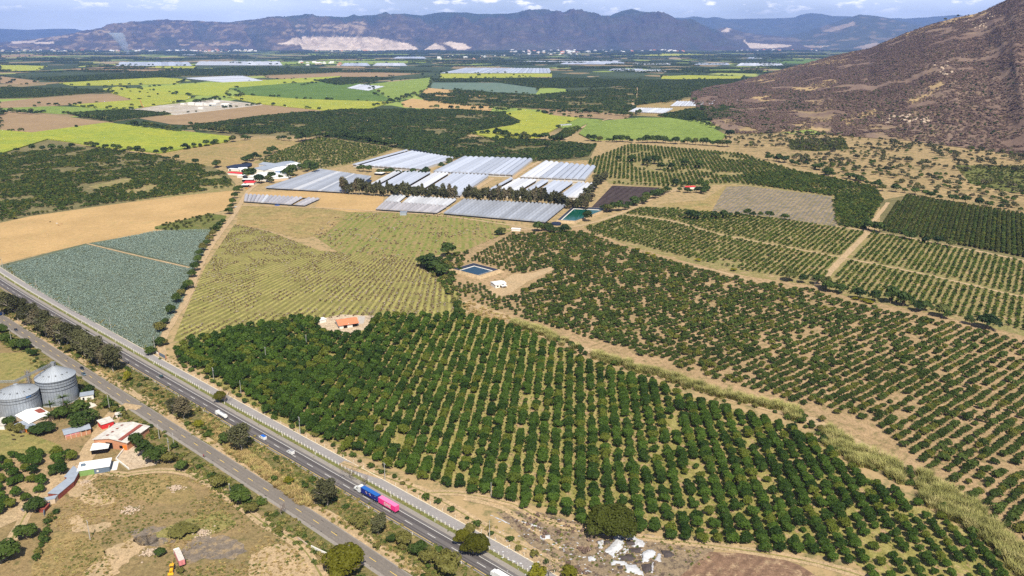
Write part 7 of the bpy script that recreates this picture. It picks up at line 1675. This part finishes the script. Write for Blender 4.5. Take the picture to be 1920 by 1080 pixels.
# ---------------------------------------------------------------- verges, weeds, dry grass
def bandpts(line, a, b, dens, i0=0, i1=None, seed=0, gap=None):
    g3 = np.random.default_rng(seed); L = line[i0:i1]; N_ = normals(L); n = int(len(L) * 6 * abs(b - a) * dens); k = g3.integers(0, len(L), n)
    P = L[k] + N_[k] * g3.uniform(a, b, n)[:, None] + g3.normal(0, 3, (n, 2)) * 0.3 + (g3.uniform(-3, 3, n))[:, None] * np.stack([-N_[k][:, 1], N_[k][:, 0]], 1)
    if gap is not None: P = P[fbm(P[:, 0] / gap[0], P[:, 1] / gap[0], seed, 3) < gap[1]]
    return P[infr(P, 60)]
P = bandpts(OLD, -24, -5.4, .42, seed=1, gap=(14, .54)); mass('verge_weeds', K_weed, P, rng.uniform(.4, 1.3, len(P)), 'green weeds on the strip between the roads', 'weeds')
P = bandpts(OLD, -22, -6, .012, seed=2); mass('verge_bushes', K_bush, P, rng.uniform(.5, 1.4, len(P)), 'small bushes on the strip between the roads', 'bushes')
P = bandpts(OLD, -22, -6, .14, seed=3, gap=(20, .52)); mass('verge_dry_grass', K_tuft, P, rng.uniform(.5, 1.1, len(P)), 'dry tufts on the strip between the roads', 'grass')
P = scatter_poly([(420,828),(470,850),(520,890),(570,925),(590,955),(560,945),(520,915),(470,875),(425,850)], .9, 6); mass('tall_dry_grass', K_tuft, P, rng.uniform(.9, 1.6, len(P)), 'streak of tall golden dry grass between the roads', 'grass')
P = scatter_poly([(385,775),(420,800),(470,860),(440,850),(400,820),(372,800)], .3, 6); mass('tall_dry_grass', K_tuft, P, rng.uniform(.7, 1.2, len(P)), 'paler dry grass around the yellow bush', 'grass')
P = bandpts(OLD, 6.4, 18, .2, 0, None, 5, (12, .54)); mass('bank_weeds', K_weed, P, rng.uniform(.8, 2.0, len(P)), 'green and yellow weeds on the left bank of the old road', 'weeds')
P = bandpts(OLD, 7.5, 16, .02, 0, None, 6, (14, .54)); mass('bank_bushes', K_bush, P, rng.uniform(.6, 1.8, len(P)), 'bushes on the left bank of the old road', 'bushes')
P = bandpts(HW, -10.1, -8.1, .12, seed=8); mass('verge_weeds', K_weed, P, rng.uniform(.25, .6, len(P)), 'short weeds on the green verge by the posts', 'weeds')
P = bandpts(HW, -24, -16.8, .07, seed=9, gap=(12, .5)); mass('kerb_weeds', K_weed, P, rng.uniform(.5, 1.6, len(P)), 'weeds beyond the whitewashed kerb', 'weeds')
P = along(HW, -19, 8.5, 4); P = P[(PX(np.hstack([P, np.zeros((len(P), 1))]))[:, 0] > 330)]; P = P + rng.normal(0, .8, P.shape); mass('kerb_shrubs', K_bush, P, rng.uniform(.7, 1.5, len(P)), 'round shrubs in a row beyond the kerb', 'shrubs')
waste = [(60,1075),(100,960),(190,885),(245,890),(300,888),(350,895),(390,912),(440,948),(500,992),(560,1035),(590,1080),(590,1120),(60,1120)]
P = scatter_poly(waste, .34, 11, gap=(20, .41)); mass('waste_ground_weeds', K_weed, P, rng.uniform(.25, .8, len(P)), 'low weeds dotted over the waste ground', 'weeds')
P = scatter_poly(waste, .4, 12, gap=(20, .44)); mass('waste_ground_grass', K_tuft, P, rng.uniform(.3, .6, len(P)), 'dry tufts over the waste ground', 'grass')
P = scatter_poly([(60,1080),(95,955),(110,960),(75,1040),(65,1080)], .12, 13); mass('bank_bushes', K_bush, P, rng.uniform(.5, 1.4, len(P)), 'bushes on the bank below the rusty pen', 'bushes')
P = []
for k in range(-80, 80):
    for s_ in np.arange(60, 560, 1.5):
        a_ = (k + .72 + rng.normal(0, .09)) * 7.0 / 560; P.append((-88 + s_ * math.sin(a_), 1087 - s_ * math.cos(a_)))
P = np.array(P) + rng.normal(0, .75, (len(P), 2)); P = P[inpoly(P, GA([(440,420),(500,433),(600,470),(790,483),(855,530),(872,590),(690,592),(600,598),(400,635),(330,638),(345,590),(385,500)])) & (fbm(P[:, 0] / 14, P[:, 1] / 14, 21, 3) < np.where(P[:, 0] > -140, .56, .45))]; mass('fallow_debris', K_debris, P, rng.uniform(.10, .26, len(P)), 'dead crop clumps over the striped fallow field', 'plants')
P = scatter_poly([(585,440),(640,399),(830,401),(945,418),(960,430),(880,470),(790,482),(640,476)], .05, 22, gap=(12, .42)); mass('fallow_debris', K_debris, P, rng.uniform(.14, .34, len(P)), 'red-brown dead plants in the upper fallow rows', 'plants')
P = scatter_poly([(790,490),(850,480),(880,470),(850,530),(880,590),(860,600),(845,560)], .05, 23); mass('thicket', K_bush, P, rng.uniform(.7, 2.0, len(P)), 'weedy thicket between fallow field and right orchard', 'bushes')
P = scatter_poly([(862,560),(900,572),(960,596),(990,612),(960,615),(880,594)], .1, 24); mass('dry_grass', K_tuft, P, rng.uniform(.8, 1.6, len(P)), 'dry grass bank above the mango orchard', 'grass')
P = lattice(mango_poly, 4.5, 6.6, 1.4, .8, .35, seed=31); P = P + np.array([math.cos(R(4.5)), -math.sin(R(4.5))]) * 3.3; P = P[np.hypot(P[:, 0], P[:, 1]) < 620]
mass('orchard_grass', K_weed, P, rng.uniform(.25, .7, len(P)), 'grass growing in the alleys of the mango orchard', 'grass')
P = scatter_poly([(935,960),(1000,960),(1100,988),(1230,1010),(1350,1022),(1300,1080),(1120,1150),(1060,1085)], .18, 41, gap=(10, .5)); mass('spoil_weeds', K_weed, P, rng.uniform(.3, .9, len(P)), 'weeds between the dumped sheets', 'weeds')
P = scatter_poly([(935,960),(1000,960),(1100,988),(1110,1010),(1100,1040),(1120,1090),(1120,1150),(1060,1085)], .16, 43, gap=(9, .5)); mass('spoil_brush', K_scrub, P, rng.uniform(.12, .35, len(P)), 'dead brown brush between the dumped sheets', 'brush')
# yellow shrubs in the orchard edges
for i, (px, py) in enumerate([(1195,470),(1215,478),(1225,482),(1308,490),(1375,508),(1605,562),(1620,566),(1632,570)]):
    T(K_yel, px, py, 7, 3.5, 'yellow-flowering shrub on the lower edge of the orchard grid, %s from the left' % ordinal(i + 1), DW['K_yel'], 'yellow_shrub', 'shrub', 'yellow shrubs on the edge of the orchard grid')
# ---------------------------------------------------------------- dumped sheets, heaps, rubble
M_sheet = plain('white_plastic_sheet', (0.50, 0.50, 0.515), .6, .3, size=.9, amt=.22); M_sheetg = plain('grey_plastic_sheet', (0.45, 0.44, 0.45), .5, .4); M_ash = plain('dark_ash_heap', (0.075, 0.062, 0.060), .95, .1)
def blanket(name, px, hgt, mat, label, cat, seed, res=1.0, rag=1.2):
    poly = GA(px); poly = poly.mean(0) + (poly - poly.mean(0)) * (1.12 if rag < .9 else 1.0); O = poly.mean(0); lo, hi = poly.min(0), poly.max(0); nx, ny = int((hi[0] - lo[0]) / res) + 2, int((hi[1] - lo[1]) / res) + 2
    X, Y = np.meshgrid(np.linspace(lo[0], hi[0], nx), np.linspace(lo[1], hi[1], ny)); P = np.stack([X.ravel(), Y.ravel()], 1)
    Pj = P + (np.stack([fbm(P[:, 0] / 2, P[:, 1] / 2, seed, 3), fbm(P[:, 0] / 2, P[:, 1] / 2, seed + 9, 3)], 1) - .5) * rag * 2; ins = inpoly(Pj, poly)
    dd = np.full(len(P), 9e9)
    for i in range(len(poly)):
        a, b = poly[i], poly[(i + 1) % len(poly)]; t = np.clip(((P - a) @ (b - a)) / ((b - a) @ (b - a)), 0, 1); dd = np.minimum(dd, np.linalg.norm(P - a - t[:, None] * (b - a), axis=1))
    Z = .08 + hgt * np.minimum(1, dd / 3) * (.1 + 1.7 * ridged(P[:, 0] / 2.2, P[:, 1] / 2.2, seed + 4, 4) ** 1.5) * .8
    I = np.arange(nx * ny).reshape(ny, nx); Fc = np.stack([I[:-1, :-1], I[:-1, 1:], I[1:, 1:], I[1:, :-1]], 2).reshape(-1, 4); Fc = Fc[ins[Fc].all(1)]
    if len(Fc) < 3: return
    us = np.unique(Fc); mp = np.zeros(nx * ny, int); mp[us] = np.arange(len(us)); V = np.hstack([P - O, Z[:, None]])[us]
    me = np_mesh(name, V, mp[Fc], mat, True); o = mesh_obj(name, me); o.location = (O[0], O[1], .03)
    s = o.modifiers.new('thick', 'SOLIDIFY'); s.thickness = .06; return tag(o, label, cat)
def zp(pts): return [(1080 + x / 9.6, 980 + y / 9.6) for x, y in pts]
blanket('plastic_sheet', zp([(650,250),(760,215),(860,250),(880,420),(760,520),(700,640),(640,640),(590,560),(480,530),(600,430),(660,380)]), 1.3, M_sheet, 'largest crumpled white plastic sheet below the giant dome tree', 'plastic sheet', 1, .5)
blanket('plastic_sheet', zp([(880,230),(980,205),(1110,270),(1235,360),(1220,470),(1080,440),(950,470),(900,560),(800,570),(870,480),(1040,400),(1030,330),(900,310)]), 1.0, M_sheet, 'curving white plastic sheet right of the largest one', 'plastic sheet', 2, .5)
blanket('plastic_sheet', zp([(1160,540),(1240,480),(1380,480),(1460,540),(1420,640),(1310,710),(1190,740),(1150,610)]), 1.5, M_sheet, 'rounded white plastic sheet at the right of the dump', 'plastic sheet', 3, .5)
blanket('plastic_sheet', zp([(600,700),(680,670),(850,690),(930,760),(1080,740),(1160,860),(1220,960),(1080,960),(1000,900),(900,900),(860,800),(760,770),(650,790)]), 1.0, M_sheet, 'long white plastic sheet reaching the bottom edge', 'plastic sheet', 4, .5)
blanket('plastic_sheet', zp([(385,340),(500,310),(490,460),(400,480)]), .8, M_sheet, 'small white plastic heap left of the largest sheet', 'plastic sheet', 5, .4, .5)
blanket('plastic_sheet', zp([(205,620),(330,590),(370,690),(220,705)]), .7, M_sheet, 'small white plastic heap at the left of the dump', 'plastic sheet', 6, .4, .4)
blanket('plastic_sheet', zp([(80,900),(210,850),(290,900),(100,935)]), .6, M_sheet, 'small white plastic strip near the bottom left of the dump', 'plastic sheet', 7, .4, .4)
blanket('plastic_sheet', zp([(1480,550),(1530,590),(1530,720),(1420,700),(1400,900),(1340,900),(1370,730)]), .5, M_sheetg, 'grey plastic trailing from the rounded white sheet', 'plastic sheet', 8, .5, .5)
blanket('plastic_strip', [(914,962),(950,978),(957,985),(920,968)], .5, M_sheet, 'white plastic strip beside the forked dirt track', 'plastic sheet', 9, .5, .4)
blanket('plastic_strip', [(957,972),(1000,982),(1020,992),(990,985)], .5, M_sheet, 'white plastic strip under the orchard track', 'plastic sheet', 10, .5, .4)
blanket('plastic_heap', [(1012,1004),(1030,1003),(1031,1011),(1014,1012)], .9, M_sheet, 'small bright plastic heap on the spoil ground', 'plastic sheet', 11, .4, .5)
mb = MB(); gs = random.Random(9)
for i in range(260):
    x, y = G(gs.choice([gs.gauss(1165, 38), gs.uniform(925, 1110)]), gs.gauss(1032, 24)); a = gs.uniform(0, 6.3); L = gs.uniform(.15, .8); W_ = gs.uniform(.1, .35); z = .08 + gs.random() * .2
    p = [(x + math.cos(a + k) * L * gs.uniform(.6, 1.2), y + math.sin(a + k) * L * W_ * 2.2, z + gs.uniform(0, .25)) for k in (0, 1.2, 2.6, 3.7, 5)]; mb.add(p, [tuple(range(5))])
tag(mb.build('plastic_scraps', M_sheet), 'torn plastic scraps blown over the spoil ground', 'plastic scraps', None, 'stuff')
for i, pl_ in enumerate([[(880,330),(1060,350),(1080,420),(890,420)], [(950,470),(1170,460),(1150,560),(960,540)], [(770,600),(1000,570),(1080,640),(990,710),(800,690)], [(1020,700),(1160,670),(1200,740),(1060,750)], [(1180,760),(1350,740),(1370,880),(1240,930),(1180,850)], [(1520,500),(1700,510),(1780,600),(1600,640)], [(500,330),(640,300),(630,370),(500,430)], [(740,790),(850,770),(860,850),(740,860)]]):
    blanket('ash_heap', zp(pl_), 1.6, M_ash, 'dark ash heap among the white sheets, %s by height in the picture' % ordinal([1, 3, 5, 6, 7, 4, 2, 8][i]), 'heap', 20 + i, .6, .4)
for px, py, w, lb in [(328,916,9,'pale rubble pile on the upper waste ground'), (245,957,10,'rubble pile in the middle of the waste ground'), (283,1037,11,'long rubble pile left of the white lorry'), (146,878,7,'builder rubble beside the green wall'), (380,1000,9,'pale rubble pile above the ash stain'), (160,905,6,'sand and rubble heap by the long shed')]:
    V_, F_ = [], []
    for q in range(int(w * 15)):
        rk = RKV[q % 3]; t_ = random.uniform(0, 6.28); rr = abs(random.gauss(0, .36)); c = np.array([math.cos(t_) * rr * w * .75, math.sin(t_) * rr * w * .55, max(0, 1.1 - rr * 1.3) * random.random()]); F_.append(rk[1] + sum(len(v) for v in V_)); V_.append(rk[0] * random.uniform(.15, .55) * [1, 1, .8] + c)
    o = mesh_obj('rubble', np_mesh('rubble', np.vstack(V_), np.vstack(F_), M_stone)); x, y = G(px, py); o.location = (x, y, .05); tag(o, lb, 'rubble')
# ---------------------------------------------------------------- smoke
def smoke():
    x, y = G(240, 103); m = MB(); n = 14; rings = []
    for k in range(9):
        q = k / 8; r = 22 + 95 * q; cx = -150 * q ** 1.4 + 12 * math.sin(k * 2.1); z = 5 + 330 * q; rings.append((cx, z, r))
    vs = [(cx + r * math.cos(6.283 * i / n), r * math.sin(6.283 * i / n), z) for cx, z, r in rings for i in range(n)]
    fs = [(k * n + i, k * n + (i + 1) % n, (k + 1) * n + (i + 1) % n, (k + 1) * n + i) for k in range(8) for i in range(n)] + [tuple(range(n))[::-1], tuple(range(8 * n, 9 * n))]
    m.add(vs, fs); mt = bpy.data.materials.new('smoke'); mt.use_nodes = True; t = mt.node_tree; t.nodes.clear()
    o = t.nodes.new('ShaderNodeOutputMaterial'); v = t.nodes.new('ShaderNodeVolumePrincipled'); v.inputs['Color'].default_value = (.75, .85, 1, 1)
    v.inputs['Density'].default_value = .0055; t.links.new(v.outputs[0], o.inputs['Volume'])
    ob = m.build('smoke', mt); ob.location = (x, y, 0); tag(ob, 'thin blue-white smoke column rising from the far fields', 'smoke', None, 'stuff')
smoke()
# ---------------------------------------------------------------- sun, sky, haze
AZ, EL = 168.0, 52.0
sun = bpy.data.lights.new('sun', 'SUN'); sun.energy = 5.0; sun.angle = R(0.53); sun.color = (1.0, 0.94, 0.82)
so = bpy.data.objects.new('sun', sun); ROOT.objects.link(so)
dv = Vector((math.sin(R(AZ)) * math.cos(R(EL)), math.cos(R(AZ)) * math.cos(R(EL)), math.sin(R(EL))))
so.rotation_euler = dv.to_track_quat('Z', 'Y').to_euler(); so.location = (0, 0, 500)
w = bpy.data.worlds.new('World'); scn.world = w; w.use_nodes = True; nt = w.node_tree
bg = nt.nodes['Background']; sky = nt.nodes.new('ShaderNodeTexSky'); sky.sky_type = 'NISHITA'; sky.sun_disc = False
sky.sun_elevation = R(EL); sky.sun_rotation = R(AZ); sky.altitude = 1000; sky.air_density = 1.0; sky.dust_density = 1.2; sky.ozone_density = 1.5
tc = nt.nodes.new('ShaderNodeTexCoord')
def N_(ty, **kw):
    n = nt.nodes.new(ty)
    for k, v in kw.items(): setattr(n, k, v)
    return n
def M_(op, a, b=0.0):
    n = N_('ShaderNodeMath', operation=op)
    for i, v in enumerate((a, b)):
        if isinstance(v, bpy.types.NodeSocket): nt.links.new(v, n.inputs[i])
        else: n.inputs[i].default_value = v
    return n.outputs[0]
def clouds(sc, scale, lo, hi, det=6, off=(0, 0, 0)):
    mp = N_('ShaderNodeMapping'); mp.inputs['Scale'].default_value = sc; mp.inputs['Location'].default_value = off; nt.links.new(tc.outputs['Generated'], mp.inputs[0])
    n = N_('ShaderNodeTexNoise'); n.inputs['Scale'].default_value = scale; n.inputs['Detail'].default_value = det; n.inputs['Roughness'].default_value = .58; nt.links.new(mp.outputs[0], n.inputs['Vector'])
    r = N_('ShaderNodeMapRange', clamp=True); r.inputs[1].default_value = lo; r.inputs[2].default_value = hi; nt.links.new(n.outputs['Fac'], r.inputs[0]); return r.outputs[0]
thin = clouds((1, 1, 5), 3.0, .36, .70, 7); puff = clouds((1, 1, 3.2), 30.0, .55, .64, 6, (.3, 0, .1))
sep = N_('ShaderNodeSeparateXYZ'); nt.links.new(tc.outputs['Generated'], sep.inputs[0])
band = N_('ShaderNodeMapRange', clamp=True); band.inputs[1].default_value = .028; band.inputs[2].default_value = .040; nt.links.new(sep.outputs[2], band.inputs[0])
band2 = N_('ShaderNodeMapRange', clamp=True); band2.inputs[1].default_value = .10; band2.inputs[2].default_value = .06; nt.links.new(sep.outputs[2], band2.inputs[0])
pf = M_('MULTIPLY', M_('MULTIPLY', puff, M_('MULTIPLY', band.outputs[0], band2.outputs[0])), .8)
mx = N_('ShaderNodeMix', data_type='RGBA'); low = N_('ShaderNodeMapRange', clamp=True); low.inputs[1].default_value = .20; low.inputs[2].default_value = .06; nt.links.new(sep.outputs[2], low.inputs[0])
nt.links.new(M_('ADD', M_('MULTIPLY', thin, .25), M_('MULTIPLY', M_('MULTIPLY', low.outputs[0], .38), M_('ADD', thin, 1.0))), mx.inputs[0]); nt.links.new(sky.outputs[0], mx.inputs[6]); mx.inputs[7].default_value = (17.0, 18.6, 21.5, 1)
mx2 = N_('ShaderNodeMix', data_type='RGBA'); nt.links.new(pf, mx2.inputs[0]); nt.links.new(mx.outputs[2], mx2.inputs[6]); mx2.inputs[7].default_value = (30, 28.5, 28, 1)
nt.links.new(mx2.outputs[2], bg.inputs[0]); bg.inputs[1].default_value = 0.055
# air
HZ_D = 2.7e-5
m = MB(); m.box(-45500, 45500, -3500, 41000, -60, 1560)
mt = bpy.data.materials.new('haze'); mt.use_nodes = True; t = mt.node_tree; t.nodes.clear(); o = t.nodes.new('ShaderNodeOutputMaterial'); v = t.nodes.new('ShaderNodeVolumePrincipled')
v.inputs['Color'].default_value = (0.27, 0.44, 1.0, 1); v.inputs['Density'].default_value = HZ_D; v.inputs['Anisotropy'].default_value = 0.0; t.links.new(v.outputs[0], o.inputs['Volume'])
tag(m.build('haze', mt), 'thin blue haze over the valley', 'haze', None, 'stuff')
scn.render.engine = 'CYCLES'
scn.cycles.max_bounces = 5; scn.cycles.diffuse_bounces = 2; scn.cycles.glossy_bounces = 2; scn.cycles.transmission_bounces = 1; scn.cycles.volume_bounces = 1; scn.cycles.transparent_max_bounces = 4
scn.cycles.use_adaptive_sampling = False; scn.cycles.use_denoising = False; scn.cycles.denoiser = 'OPENIMAGEDENOISE'; scn.cycles.denoising_input_passes = 'RGB_ALBEDO_NORMAL'; scn.cycles.denoising_prefilter = 'FAST'
scn.cycles.caustics_reflective = False; scn.cycles.caustics_refractive = False
scn.view_settings.view_transform = 'Standard'; scn.view_settings.look = 'None'; scn.view_settings.exposure = 0.45; scn.view_settings.gamma = 1.0
